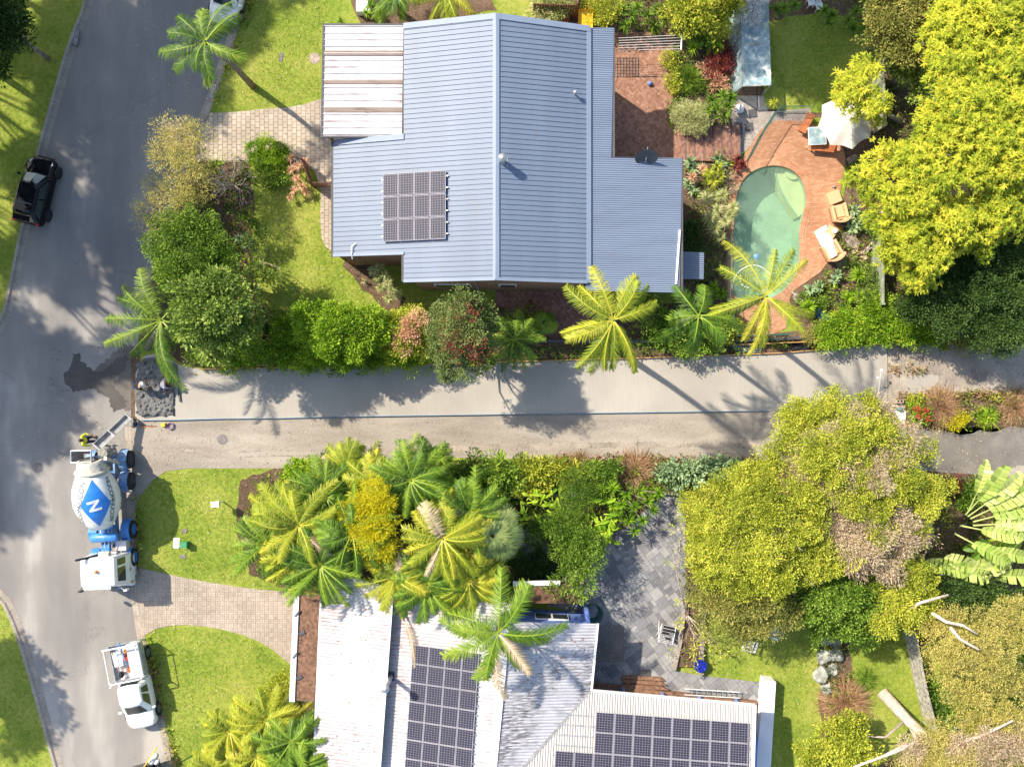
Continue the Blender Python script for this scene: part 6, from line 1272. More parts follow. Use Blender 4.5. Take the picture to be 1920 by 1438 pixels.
tree('shrub', 'yellow-green small leafed shrub at the bottom edge below the brown grass', 'shrub', [(1560, 1380, 1.8, 1.), (1600, 1375, 2, 1.), (1530, 1420, 1.7, .9), (1580, 1425, 2, 1.), (1620, 1415, 1.8, .9)], 'lime', leaf=.17, wid=.08, clump=.3)
tussock('brown_grass', 'large coppery brown grass clump on the lower right lawn', 1590, 1322, r=1.55, hgt=1.2, n=2400)
tussock('green_grass', 'small green grass tuft above the coppery clump on the lower right lawn', 1625, 1275, r=.8, hgt=.6, n=700, mat='green')
tussock('brown_grass', 'round brown grass clump between the concrete block and the yellow croton', 1768, 765, r=1.35, hgt=1.2, n=2400)
tussock('brown_grass', 'dark brown grass clump cut by the right edge beside the upper driveway', 1908, 765, r=1.2, hgt=1.0, n=1800)
bush('croton', 'yellow leafed croton below the round brown grass clump', [(1795, 790, .6, .4), (1803, 784, .6, .35)], 0, 0, 0, 'yellow', leaf=.15, wid=.04)
tussock('green_grass', 'strappy green clump between the two brown grass clumps', 1855, 782, r=.9, hgt=.5, n=500, mat='bright', wid=.04)
bush('geranium', 'green plant with clusters of red flowers beside the slatted lid', [(1722, 785, .5, .4), (1735, 778, .5, .35), (1715, 770, .45, .3)], 0, 0, 0, 'bright', leaf=.12, extra=[('flowers', 'pinkred', [(1720, 767, .9, .16), (1736, 769, .8, .14), (1726, 781, .9, .16), (1743, 786, .8, .14), (1700, 797, .5, .12)], dict(leaf=.07, wid=.06, clump=.07, dens=.5, per=8))], cat='flowering plant')
bush('shrub', 'low lime ground plant right of the hollow concrete block', [(1712, 752, .3, .3), (1724, 748, .3, .3)], 0, 0, 0, 'lime', leaf=.1)
bush('shrub', 'small dark purple shrub between the old driveway and the banana leaves', [(1785, 912, .7, .35), (1795, 906, .6, .3)], 0, 0, 0, 'maroon', leaf=.12)
tree('sparse_shrub', 'sparse shrub with bare twigs and lone leaves over the narrow planter', 'shrub', [(1262, 1040, 1.6, .7), (1275, 1010, 1.6, .6), (1270, 1160, 1.2, .6), (1300, 1190, 1.3, .8), (1320, 1215, 1.4, .8), (1290, 1150, 1.3, .7), (1340, 1200, 1.4, .7), (1355, 1225, 1.2, .5), (1275, 1230, 1.1, .6), (1305, 1240, 1.1, .5)], 'lime', leaf=.24, wid=.075, clump=.3, dens=.16, per=9, twigs=9, bark='twig', r0=.09)
# traveller palm / banana leaves on the right edge
lv = []
for a_, (lx, ly, az_, ln, wd) in enumerate(((1810, 965, 62, 3.1, .95), (1815, 968, 48, 3.3, 1.0), (1820, 972, 35, 3.4, 1.0), (1825, 978, 22, 3.2, .95), (1825, 985, 8, 3.0, .9), (1800, 985, 350, 2.8, .9), (1790, 1000, 330, 2.6, .9), (1850, 1000, 15, 2.4, .8), (1815, 960, 75, 2.6, .8), (1830, 1020, 345, 2.4, .8))):
    lv.append((lx, ly, 3.2, az_, ln, wd, .55 - .03 * a_, 10, .45 + .5 * ((a_ * 37) % 10) / 10, .9))
bigplant('travellers_palm', 'large fan of torn banana-like leaves on the right edge', 'banana plant', 1815, 975, 3.2, lv, 'banana', droop=.5)
lv = [(1850 - 40 * (i % 3), 1060 + 6 * (i % 4), 2.8, (185, 172, 195, 0, 10, 350, 160, 20)[i % 8], 2.6, .95, .3, 9, .5 + .05 * i, .4) for i in range(8)]
bigplant('banana_plant', 'lower clump of broad torn banana leaves reaching towards the dry tree', 'banana plant', 1830, 1065, 2.8, lv, 'banana', droop=.5)
lv = [(1860, 1010, 2.0, 200 + 25 * i, 1.7, .6, .3, 0, .3 + .08 * i, .3) for i in range(7)]
bigplant('banana_plant', 'dark glossy paddle leaves between the two torn leaf clumps', 'banana plant', 1850, 1020, 2.0, lv, 'palm')
bush('shrub', 'leafy green clump at the foot of the large torn banana leaves', [(1830, 915, .8, .5), (1850, 925, .8, .5), (1815, 940, .7, .4)], 0, 0, 0, 'green', leaf=.24, wid=.08)
clusterplant('spiky_plant', 'orange tinged spiky plant on the far right edge under the dark tree', 'spiky plant', [(1918, 572, 2.2)], 'yellow', n=24, length=1.0, wid=.08)
palm('feather_palm', 'palm frond tips entering at the right edge over the dark tree', 1985, 492, 5, n=9, length=2.8, mat='palmy', nl=38, ll=.5)
tree('edge_tree', 'dark tree cut by the top left corner of the photo', 'tree', [(-10, 20, 5, 1.6), (-30, 80, 5, 1.4), (5, 50, 4.4, 1.2), (0, -10, 5, 1.4), (-60, 30, 6, 1.8)], 'dark', leaf=.22, wid=.1, clump=.36)
# tall trees beyond the left and top edges whose shadows fall on the street
def shade_tree(px, py, z, r, lb, n=9, mat='dark'):
    rr = random.Random(px * 3 + py); c = W(px, py, 0)
    lobes = []
    for i in range(n):
        a = rr.uniform(0, 6.28); q = rr.uniform(0, 1) ** .5 * r; x, y, zz = c.x + q * math.cos(a), c.y + q * math.sin(a), z + rr.uniform(-1.6, 1.0)
        f = H / (H - zz - .5); lobes.append((x * f * S + 960, 719 - y * f * S, zz, rr.uniform(1.0, 1.9)))
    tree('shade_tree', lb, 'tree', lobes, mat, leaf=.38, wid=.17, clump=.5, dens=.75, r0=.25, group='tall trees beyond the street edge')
for px, py, z, r, lb, n in ((-230, 40, 12, 3.2, 'tall tree outside the frame beside the upper street verge', 8), (-260, 230, 12.5, 3.4, 'tall tree outside the frame level with the black car', 9), (-330, 420, 13, 3.4, 'tall tree outside the frame on the corner of the side street', 12), (-150, -130, 12, 3.2, 'tall tree outside the frame above the upper left corner', 13), (40, -260, 12, 3.0, 'tall tree outside the frame north of the street', 12), (-300, 560, 12, 2.6, 'tall tree outside the frame beside the side street', 8),
                            (-420, 660, 13, 2.8, 'tall tree outside the frame west of the side street', 8), (210, -330, 11, 2.6, 'tall tree outside the frame above the parked white car', 9), (-190, 1140, 8, 1.8, 'tree outside the frame beside the lower left verge', 5), (-20, -90, 11, 2.6, 'tree outside the frame above the top left verge', 9), (-45, 100, 12, 2.6, 'tall tree just outside the frame beside the shaded west verge', 9), (-60, 260, 12, 2.8, 'tall tree just outside the frame beside the black car', 10), (-70, 395, 12, 2.4, 'tall tree just outside the frame below the black car', 7), (1250, -90, 9, 2.4, 'tree outside the frame north of the lime shrub', 9), (1345, -170, 9.5, 2.6, 'tree outside the frame north of the film covered frame', 9)):
    shade_tree(px, py, z, r, lb, n)
# leaf litter and lawn tufts
def tufts():
    L = Leaves(); polys = [(EAST_L, 1)]; pts = []
    xs = R3.uniform(-30.5, 30.5, 420000); ys = R3.uniform(-23, 23, 420000)
    px = xs * S + 960; py = 719 - ys * S
    keep = np.zeros(len(xs), bool)
    def inpoly(poly):
        c = np.zeros(len(xs), bool); j = len(poly) - 1
        for i in range(len(poly)):
            xi, yi = poly[i]; xj, yj = poly[j]
            with np.errstate(divide='ignore', invalid='ignore'):
                c ^= ((yi > py) != (yj > py)) & (px < (xj - xi) * (py - yi) / (yj - yi) + xi)
            j = i
        return c
    for lp in LAWNS: keep |= inpoly(lp)
    for lp in NOLAWN: keep &= ~inpoly(lp)
    xs, ys = xs[keep], ys[keep]; n = len(xs)
    P = np.stack([xs, ys, np.full(n, G + .006)], 1); D = nrm(np.stack([R3.normal(size=n) * .5, R3.normal(size=n) * .5, np.ones(n)], 1))
    cl = np.sin(xs * 1.3 + np.sin(ys * 1.1) * 2) * np.sin(ys * 1.7 + xs * .6); a = np.clip(.5 + .16 * cl + R3.normal(size=n) * .18, 0, 1)
    L.leaf(P, D, R3.normal(size=(n, 3)), R3.uniform(.04, .09, n), R3.uniform(.02, .04, n), a)
    o = L.build('lawn_grass', LM_grass); tag(o, 'short grass blades on the lawns and street verges', kind='stuff')
LM_grass = leafmat('grass_blades', [(0.12, 0.155, 0.03), (0.22, 0.255, 0.05), (0.34, 0.345, 0.08), (0.44, 0.38, 0.15)], trans=.3)
LAWNS = [[(478, -20)] + [p for p in EAST if p[1] > -20 and p[1] < 215] + [(430, 210), (500, 202), (612, 180), (612, -20)], [(470, 380), (500, 350), (600, 360), (604, 440), (620, 475), (660, 500), (800, 560), (800, 600), (520, 600), (486, 560), (474, 470)],
         [(256, 960), (284, 906), (312, 886), (352, 880), (560, 880), (540, 1100), (480, 1100), (380, 1086), (262, 1062)], [(276, 1196), (300, 1176), (360, 1174), (440, 1188), (500, 1214), (548, 1252), (540, 1300), (360, 1440), (332, 1440), (286, 1260)],
         WN + [(-60, -60)], WS + [(-60, 1500)], [(1400, 1160), (1535, 1150), (1538, 1440), (1460, 1440), (1456, 1276), (1330, 1262), (1335, 1150)], [(1590, 1170), (1700, 1160), (1740, 1230), (1760, 1380), (1640, 1440), (1600, 1300)], [(1432, 40), (1560, 20), (1640, 60), (1660, 130), (1600, 200), (1430, 203)]]
EAST_L = []
NOLAWN = [[(548, 1100), (1420, 1100), (1420, 1460), (540, 1460)]]
tufts()
def undergrowth(polys, n, mats, lb, hmax=.5):
    L = Leaves(); rr = np.random.default_rng(n); C = []
    for poly in polys:
        xs = [p[0] for p in poly]; ys = [p[1] for p in poly]; ar = (max(xs) - min(xs)) * (max(ys) - min(ys)); k = int(n * ar / 30000)
        for _ in range(k):
            p = (rr.uniform(min(xs), max(xs)), rr.uniform(min(ys), max(ys)))
            if inside(p, poly): C.append(W(p[0], p[1], G + rr.uniform(.03, hmax)))
    for mi in range(len(mats)):
        Cm = np.array([tuple(c) for i, c in enumerate(C) if (int(c.x * .9 + 50) * 7 + int(c.y * .9 + 50) * 5 + i % 3) % len(mats) == mi])
        if not len(Cm): continue
        k = 16; N = len(Cm); D = nrm(rr.normal(size=(N, k, 3)) + np.array([0, 0, .9])); s_ = rr.uniform(.5, 1.3, (N, 1, 1)); P = Cm[:, None] + D * .06 * s_ + rr.normal(size=(N, k, 3)) * np.array([.13, .13, .05]) * s_
        P[..., 2] = np.maximum(P[..., 2], G + .02); l_ = (rr.uniform(.10, .26, (N, k)) * s_[..., 0]).ravel()
        L.leaf(P.reshape(-1, 3), D.reshape(-1, 3), rr.normal(size=(N * k, 3)) + np.array([0, 0, .4]), l_, l_ * rr.uniform(.2, .5, N * k), np.clip(rr.normal(.45, .22, N * k) + np.repeat(rr.uniform(-.15, .15, N), k), 0, 1), mi)
    tag(L.build('undergrowth', [LM[m] for m in mats]), lb, kind='stuff')
undergrowth([[(385, 300), (462, 300), (474, 400), (466, 470), (484, 560), (560, 610), (800, 585), (1000, 575), (1006, 676), (700, 680), (560, 684), (385, 686), (300, 650), (285, 560), (310, 470), (350, 380)]], 330, ['green', 'bright', 'dark', 'lime'], 'low mixed undergrowth in the front garden beds')
undergrowth([[(1010, 640), (1370, 590), (1380, 632), (1500, 636), (1460, 656), (1010, 676)], [(1282, 290), (1392, 290), (1368, 330), (1358, 420), (1350, 560), (1300, 540)], [(1110, -20), (1430, -20), (1372, 60), (1360, 180), (1330, 240), (1275, 240), (1262, 130), (1270, 60), (1150, 50)], [(1590, 330), (1640, 420), (1630, 600), (1520, 600), (1490, 560), (1560, 500)]], 300, ['green', 'bright', 'sage', 'dark'], 'low leafy ground cover around the pool and patio beds', .4)
undergrowth([[(1440, -20), (1930, -20), (1930, 640), (1690, 600), (1660, 450), (1640, 240), (1640, 100), (1600, 10)], [(1660, 590), (1930, 600), (1930, 642), (1660, 644)]], 300, ['dark', 'green', 'olive'], 'shaded undergrowth below the trees on the right', .6)
undergrowth([[(480, 905), (560, 872), (1400, 866), (1400, 925), (1240, 930), (1180, 990), (1110, 1000), (1090, 1110), (560, 1108), (480, 1070), (462, 980)]], 420, ['green', 'bright', 'dark', 'palm'], 'dense undergrowth beneath the palm grove and driveway bed', .8)
undergrowth([[(1285, 930), (1930, 900), (1930, 1440), (1745, 1440), (1740, 1170), (1290, 1130)], [(1540, 1150), (1600, 1160), (1600, 1440), (1550, 1440)], [(370, 1438), (520, 1300), (590, 1270), (600, 1438)], [(1700, 742), (1930, 742), (1930, 800), (1700, 800)]], 260, ['green', 'dark', 'olive', 'lime'], 'undergrowth and weeds around the lower right garden', .4)
undergrowth([[(1040, 854), (1420, 857), (1420, 872), (1040, 872)], [(1670, 738), (1930, 732), (1930, 748), (1670, 748)], [(1670, 688), (1740, 692), (1740, 700), (1668, 700)]], 800, ['straw', 'straw', 'olive'], 'dry brown grass fringe along the old driveway', .15)
undergrowth([[(256, 930), (262, 930), (266, 1060), (258, 1060)], [(396, 200), (400, 200), (476, 0), (470, 0)], [(272, 1190), (278, 1196), (334, 1438), (326, 1438)], [(380, 684), (700, 680), (700, 690), (380, 694)]], 900, ['bright', 'lime', 'straw'], 'ragged grass creeping over the kerb and slab edges', .08)
def litter():
    L = Leaves(); n = 9000; px = R3.uniform(250, 1920, n); py = np.where(R3.random(n) < .5, R3.uniform(0, 700, n), R3.uniform(860, 1438, n)); n2 = 900
    px = np.concatenate([px, R3.uniform(0, 1920, n2)]); py = np.concatenate([py, R3.uniform(786, 870, n2)]); n += n2
    P = np.stack([(px - 960) / S, (719 - py) / S, np.full(n, Zp + .045)], 1); D = nrm(np.stack([R3.normal(size=n), R3.normal(size=n), R3.normal(size=n) * .15], 1))
    L.leaf(P, D, np.stack([R3.normal(size=n) * .2, R3.normal(size=n) * .2, np.ones(n)], 1), R3.uniform(.05, .14, n), R3.uniform(.02, .05, n), R3.uniform(0, 1, n))
    tag(L.build('leaf_litter', LM['dry']), 'fallen dry leaves scattered over the garden beds and driveway', kind='stuff')
litter()
def roof_leaves():
    L = Leaves(); P = []
    for pl, (x0, x1, y0, y1), n in ((plA, (620, 700, 1130, 1430), 70), (plB, (740, 900, 1180, 1430), 60), (plCc, (960, 1100, 1180, 1290), 70)):
        for _ in range(n): p = ray_plane(R3.uniform(x0, x1), R3.uniform(y0, y1), pl); P.append((p[0], p[1], p[2] + .06))
    P = np.array(P); n = len(P); L.leaf(P, R3.normal(size=(n, 3)) * [1, 1, .1], np.tile([0, 0, 1.0], (n, 1)) + R3.normal(size=(n, 3)) * .2, R3.uniform(.08, .2, n), R3.uniform(.03, .06, n), R3.uniform(0, .7, n))
    tag(L.build('roof_leaf_litter', LM['straw']), 'scattered dead leaves lying on the metal roofs', kind='stuff')
roof_leaves()

# ------------------------------------------------------------------ vehicles
def wheel(parent, loc, r=.34, w_=.22, side=1, rim='rim', name='wheel', spokes=5):
    t = empty(name, loc); t.parent = parent
    s = side
    MB().lathe([(r * .62, -w_ / 2), (r * .93, -w_ / 2), (r, -w_ * .3), (r, w_ * .3), (r * .93, w_ / 2), (r * .62, w_ / 2), (r * .60, w_ * .3), (r * .6, -w_ / 2), (r * .62, -w_ / 2)], axis='Y', seg=28, cap=False).build('tyre', M['tyre'], t, smooth=False)
    mb = MB().lathe([(0, s * w_ * .30), (r * .14, s * w_ * .34), (r * .17, s * w_ * .2), (r * .18, s * w_ * .05)], axis='Y', seg=16)
    mb.lathe([(r * .50, s * w_ * .1), (r * .54, s * w_ * .45), (r * .62, s * w_ * .46), (r * .61, s * w_ * .1), (r * .50, s * w_ * .1)], axis='Y', seg=28, cap=False); mb.lathe([(r * .6, s * w_ * .12), (0, s * w_ * .12)], axis='Y', seg=20, cap=False)
    for k in range(spokes):
        a = 2 * math.pi * k / spokes; c = Vector((math.cos(a), 0, math.sin(a))) * r * .36
        mb.box((c.x, s * w_ * .30, c.z), (r * .42, .03, r * .15), ry=-a)
    mb.build('rim', M[rim], t); return t
def car_section(w_, zl, zt, x, sh=.12):
    h = zt - zl
    return [(x, -w_ * .90, zl), (x, -w_ * .985, zl + h * .18), (x, -w_, zl + h * .55), (x, -w_ * .97, zl + h * .80), (x, -w_ * .90, zt - h * .05), (x, -w_ * .55, zt + .02), (x, 0, zt + .035), (x, w_ * .55, zt + .02), (x, w_ * .90, zt - h * .05), (x, w_ * .97, zl + h * .80), (x, w_, zl + h * .55), (x, w_ * .985, zl + h * .18), (x, w_ * .90, zl)]
def cabin_rings(xa, xb, wb, za, xc, xd, wt, zt):
    """bottom outline xa..xb and roof outline xc..xd"""
    def ring(x0, x1, w_, z, c=.12, bow=.05):
        return [(x0, -w_ + c * 1.4, z), (x0 + c, -w_, z), (x1 - c * 1.2, -w_, z), (x1, -w_ + c * 1.6, z), (x1 + bow, 0, z), (x1, w_ - c * 1.6, z), (x1 - c * 1.2, w_, z), (x0 + c, w_, z), (x0, w_ - c * 1.4, z), (x0 - bow, 0, z)]
    return ring(xa, xb, wb, za), ring(xc, xd, wt, zt - .05), ring(xc + .1, xd - .12, wt - .1, zt, .1)
def glass_quad(mb, A, B, C, D, off):
    n = (Vector(B) - Vector(A)).cross(Vector(D) - Vector(A)).normalized() * off
    P = [Vector(p) for p in (A, B, C, D)]
    mb.add([p + n for p in P] + [p - n * .3 for p in P], [[0, 1, 2, 3], [4, 5, 1, 0], [5, 6, 2, 1], [6, 7, 3, 2], [7, 4, 0, 3]])
def lerp(a, b, t): return tuple(a[i] + (b[i] - a[i]) * t for i in range(3))
def panel(mb, b0, b1, t0, t1, u0, u1, v0, v1, off=.012):
    def q(u, v): return lerp(lerp(b0, b1, u), lerp(t0, t1, u), v)
    glass_quad(mb, q(u0, v0), q(u1, v0), q(u1, v1), q(u0, v1), off)
def car(name, label, cat, loc, ang, paint, stations, cab, wheels, wr=.34, rim='rim', side_win=((.05, .5), (.54, .95)), rear_win=True, half=.88, lights=True, splitroof=False):
    root = empty(name, (loc[0], loc[1], loc[2]), ang, label, cat)
    mb = MB(); mb.loft([car_section(w_, zl, zt, x) for x, w_, zl, zt in stations]); body = mb.build('body', M[paint], root, smooth=True, subsurf=2)
    A, B, C = cabin_rings(*cab); mb = MB(); mb.loft([A, B, C]); c_ = mb.build('cabin', M[paint], root, bevel=.06)
    # glass: windscreen (front x = +), rear, sides
    mb = MB()
    panel(mb, A[3], A[4], B[3], B[4], .06, 1.0, .12, .88); panel(mb, A[4], A[5], B[4], B[5], 0, .94, .12, .88); mb.build('windscreen', M['glass'], root)
    if rear_win:
        mb = MB(); panel(mb, A[8], A[9], B[8], B[9], .06, 1.0, .2, .85); panel(mb, A[9], A[0], B[9], B[0], 0, .94, .2, .85); mb.build('rear_window', M['glass'], root)
    for i, (p, q) in enumerate(((1, 2), (6, 7))):
        for (u0, u1) in side_win:
            if i: u0, u1 = 1 - u1, 1 - u0
            mb = MB(); panel(mb, A[p], A[q], B[p], B[q], u0, u1, .10, .84); mb.build('side_window', M['glass'], root)
    for x, y in wheels:
        wheel(root, (x, y, wr), wr, .24, 1 if y > 0 else -1, rim)
        mb = MB(); s = 1 if y > 0 else -1
        mb.lathe([(wr * 1.02, -.005), (wr * 1.14, 0), (wr * 1.14, .02), (wr * 1.02, .02)], (x, s * (half - .005) - (.0 if s > 0 else .02), wr + .02), axis='Y', seg=28, cap=False); mb.build('wheel_arch', M['black'], root)
    x1 = stations[-1][0]; x0 = stations[0][0]; wl = half
    for s in (-1, 1):
        mb = MB(); mb.box((cab[1] - .25, s * (half + .10), cab[3] + .08), (.12, .2, .14), rz=s * .2); mb.build('mirror', M[paint], root, bevel=.03)
        if lights:
            zt = stations[-2][3]
            mb = MB(); mb.box((stations[-2][0] - .12, s * (stations[-2][1] - .24), zt - .045), (.24, .2, .08), rz=-s * .5, ry=.35); mb.build('headlight', M['headlight'], root)
            if x0 > -1: continue
            mb = MB(); mb.box((stations[1][0] + .06, s * (stations[1][1] - .16), stations[1][3] - .06), (.14, .24, .10), rz=s * .5); mb.build('tail_light', M['taillight'], root)
    mb = MB(); mb.box((x1 + .01, 0, .42), (.04, half * 1.2, .16)); mb.build('grille', M['black'], root)
    return root
# black hatchback on the west verge
st = [(-2.02, .70, .45, .82), (-1.95, .80, .32, .98), (-1.6, .88, .22, 1.0), (-.6, .89, .2, .98), (.5, .89, .2, .95), (1.2, .87, .22, .88), (1.75, .80, .25, .76), (2.0, .60, .32, .62)]
cb = car('parked_car', 'glossy black hatchback parked half on the west verge of the street', 'car', W(79, 362, 0.03), math.radians(76.5), 'carblack', st, (-1.93, .95, .80, .93, -1.45, .22, .60, 1.50), [(-1.25, .77), (-1.25, -.77), (1.3, .77), (1.3, -.77)], wr=.33, rim='rimdark')
MB().box((-.9, 0, 1.52), (.06, .9, .02)).build('roof_seam', M['dkgrey'], cb); MB().box((-1.75, 0, 1.42), (.3, 1.0, .03), ry=-.1).build('spoiler', M['carblack'], cb, bevel=.01)
# white car at the top of the street
st = [(-2.15, .75, .45, .9), (-2.05, .83, .3, 1.05), (-1.6, .9, .22, 1.08), (-.4, .9, .2, 1.05), (.6, .9, .2, 1.02), (1.3, .88, .22, .95), (1.9, .80, .25, .82), (2.15, .62, .32, .66)]
cw_ = car('parked_car', 'white car under the tall palm at the top edge of the street', 'car', W(439, -12, 0), math.radians(-105), 'carwhite', st, (-2.0, 1.25, .82, 1.0, -1.7, .45, .62, 1.66), [(-1.35, .82), (-1.35, -.82), (1.35, .82), (1.35, -.82)], wr=.34, half=.9)
# white utility
st = [(-.35, .84, .42, 1.02), (-.3, .88, .35, 1.05), (.5, .89, .32, 1.05), (1.2, .89, .32, 1.03), (1.9, .88, .34, 1.0), (2.35, .82, .36, .92), (2.6, .62, .42, .78)]
ut = car('utility_truck', 'white twin cab utility with a pipe racked tray of tools parked at the kerb', 'ute', W(264, 1273, 0), math.radians(-79), 'carwhite', st, (-.3, 1.65, .84, 1.0, -.15, .95, .64, 1.72), [(-1.55, .78), (-1.55, -.78), (1.75, .80), (1.75, -.80)], wr=.38, side_win=((.12, .40), (.47, .90)), half=.89)
tr = empty('tray', (-1.45, 0, .82)); tr.parent = ut
MB().box((0, 0, 0), (2.05, 1.8, .08)).build('tray_floor', M['alu'], tr)
for n_, c, d in (('side_gate', (0, .9, .17), (2.05, .04, .3)), ('side_gate', (0, -.9, .17), (2.05, .04, .3)), ('tail_gate', (-1.02, 0, .17), (.04, 1.8, .3)), ('headboard', (1.0, 0, .3), (.05, 1.8, .55))): MB().box(c, d).build(n_, M['steel'], tr)
MB().box((0, .52, .30), (1.95, .7, .5)).build('tool_box', M['alu'], tr, bevel=.02)
mb = MB()
for x in (-.98, .98):
    mb.tube([(x, -.92, .1), (x, -.92, .95), (x, -.80, 1.02), (x, .80, 1.02), (x, .92, .95), (x, .92, .1)], .035, 8)
for y in (-.92, .92): mb.tube([(-.98, y, .95), (.98, y, .95)], .03, 8)
mb.tube([(-1.0, -.95, 1.05), (-1.0, .95, 1.05)], .04, 8); mb.tube([(.98, -.7, 1.05), (1.15, -.9, 1.05)], .03, 8)
mb.build('pipe_rack', M['white'], tr)
MB().box((0, 0, .45), (.5, 1.6, .12)).build('chassis', M['black'], ut)
for c_, nm, lb, xy, kw in (('red', 'fuel_can', 'red plastic container in the middle of the utility tray', (-.15, .0), {}), ('orange', 'witch_hat', 'orange cone shaped item near the cab end of the utility tray', (.55, .02), {}), ('orange', 'witch_hat', 'orange cone shaped item near the rear of the utility tray', (-.45, -.02), {})):
    R_ = Matrix.Rotation(math.radians(-79), 3, 'Z'); p = ut.location + R_ @ Vector((-1.45 + xy[0], xy[1] - .05, 0)); mb = MB()
    if nm == 'fuel_can': mb.box((0, 0, .16), (.3, .2, .32)); mb.box((0, .03, .35), (.12, .04, .05)); o = mb.build(nm, M[c_], bevel=.02)
    else: mb.lathe([(.16, 0), (.16, .03), (.11, .03), (.03, .42), (0, .42)], seg=16); mb.box((0, 0, .015), (.34, .34, .03)); o = mb.build(nm, M[c_])
    o.location = (p.x, p.y, .87); tag(o, lb, 'tool container' if nm == 'fuel_can' else 'traffic cone')
R_ = Matrix.Rotation(math.radians(-79), 3, 'Z')
def on_tray(x, y, z): p = ut.location + R_ @ Vector((-1.45 + x, y, 0)); return (p.x, p.y, .87 + z)
o = MB().tube([(-1.25, -.05, .72), (.2, -.12, .2)], .045, 8).build('pipe', M['bluetape']); o.location = on_tray(0, 0, 0); o.rotation_euler = (0, 0, math.radians(-79)); tag(o, 'pale blue pipe poking over the back of the utility tray', 'pipe')
wb = empty('wheelbarrow', on_tray(-.1, -.5, .05), math.radians(-79), 'white wheelbarrow lying in the utility tray', 'wheelbarrow')
MB().loft([[(-.55, -.3, .25), (.3, -.25, .25), (.3, .25, .25), (-.55, .3, .25)], [(-.35, -.18, .02), (.1, -.15, .02), (.1, .15, .02), (-.35, .18, .02)]]).build('pan', M['white'], wb)
MB().tube([(-.6, -.25, .3), (.35, -.2, .1), (.75, -.03, .12)], .02, 6).tube([(-.6, .25, .3), (.35, .2, .1), (.75, .03, .12)], .02, 6).build('handles', M['pine'], wb)
MB().lathe([(.08, -.05), (.19, -.05), (.19, .05), (.08, .05)], (.8, 0, .17), axis='Y', seg=20).build('wheel', M['tyre'], wb)
o = MB().tube([(-.8, 0, .04), (.6, .1, .04)], .018, 6).box((.75, .12, .04), (.3, .22, .03)).build('shovel', M['timber']); o.location = on_tray(.0, .06, .05); o.rotation_euler = (0, 0, math.radians(-86)); tag(o, 'wooden handled shovel lying along the utility tray', 'shovel')

# ---- concrete mixer truck
mx = empty('mixer_truck', W(220, 965, 0), math.radians(-87.9), 'concrete mixer truck with a white drum bearing a blue diamond logo', 'mixer truck')
for y in (-.42, .42): MB().box((0.2, y, .98), (7.8, .10, .26)).build('chassis_rail', M['truckblue2'], mx)
mb = MB()
for x in (-3.5, -2.6, -1.2, 0, .9, 1.6, 3.6): mb.box((x, 0, .98), (.12, .8, .2))
mb.build('cross_member', M['truckblue'], mx)
for x, col in ((-3.25, 'dkgrey'), (-2.0, 'dkgrey'), (.8, 'truckblue'), (2.42, 'truckblue')):
    for s in (-1, 1):
        wheel(mx, (x, s * 1.03, .53), .53, .34, s, col, spokes=8)
        mb = MB(); rr = .62; rings = []
        for k in range(9):
            a = math.radians(8 + 164 * k / 8); rings.append([(x + rr * math.cos(a), s * .68, .55 + rr * math.sin(a)), (x + rr * math.cos(a), s * 1.16, .55 + rr * math.sin(a)), (x + (rr + .03) * math.cos(a), s * 1.16, .55 + (rr + .03) * math.sin(a)), (x + (rr + .03) * math.cos(a), s * .68, .55 + (rr + .03) * math.sin(a))])
        mb.loft(rings); mb.build('mudguard', M['truckblue2'] if x < 0 else M['truckblue'], mx)
# drum
ax0 = Vector((.35, 0, 1.95)); ax1 = Vector((-3.45, 0, 2.95)); axd = (ax1 - ax0).normalized(); AL = (ax1 - ax0).length
axu = Vector((0, 1, 0)); axv = axd.cross(axu).normalized()
if axv.z < 0: axv = -axv
PR = [(0.0, .30), (.02, .62), (.35, .82), (1.0, 1.14), (1.45, 1.24), (2.0, 1.24), (2.45, 1.14), (3.0, .92), (3.30, .80)]
PR2 = [(3.26, .88), (3.32, .92), (3.40, .88), (3.42, .80), (3.75, .72), (3.95, .68), (3.97, .52), (3.6, .45)]
def rad(s):
    for (a, ra_), (b, rb_) in zip(PR[:-1], PR[1:]):
        if a <= s <= b: return ra_ + (rb_ - ra_) * (s - a) / (b - a)
    return PR[-1][1]
def dpt(s, th, off=0):
    r_ = rad(s) + off; return ax0 + axd * s + (axv * math.cos(th) + axu * math.sin(th)) * r_
def revolve(prof, seg=48):
    return [[tuple(ax0 + axd * s + (axv * math.cos(2 * math.pi * k / seg) + axu * math.sin(2 * math.pi * k / seg)) * r_) for k in range(seg)] for s, r_ in prof]
dr = MB().loft(revolve(PR)).build('drum', M['drum'], mx, smooth=True)
dr.data.polygons.foreach_set('use_smooth', [len(p.vertices) == 4 for p in dr.data.polygons])
MB().loft(revolve(PR2), cap=False).build('drum_neck', M['drumcream'], dr, smooth=True)
for s in (1.22, 2.1): MB().loft(revolve([(s - .012, rad(s - .012) + .002), (s, rad(s) + .004), (s + .012, rad(s + .012) + .002)]), cap=False).build('weld_seam', M['drumcream'] if 0 else M['drum'], dr)
TH0 = math.radians(22)    # direction around the drum of the logo centre
def diamond(th0, sc, s0, hl, hw, mat, off, nm='logo_diamond'):
    mb = MB(); ns = 16; nw = 16; rings = []
    for i in range(ns + 1):
        u = -1 + 2 * i / ns; s = s0 + u * hl; wv = hw * (1 - abs(u)) + .004
        rings.append([tuple(dpt(s, th0 + (-1 + 2 * k / nw) * wv / rad(s), off)) for k in range(nw + 1)])
    mb.loft(rings, cap=False, closed=False); return mb.build(nm, M[mat], dr)
diamond(TH0, 1, 1.72, 1.38, .82, 'logoblue', .010)
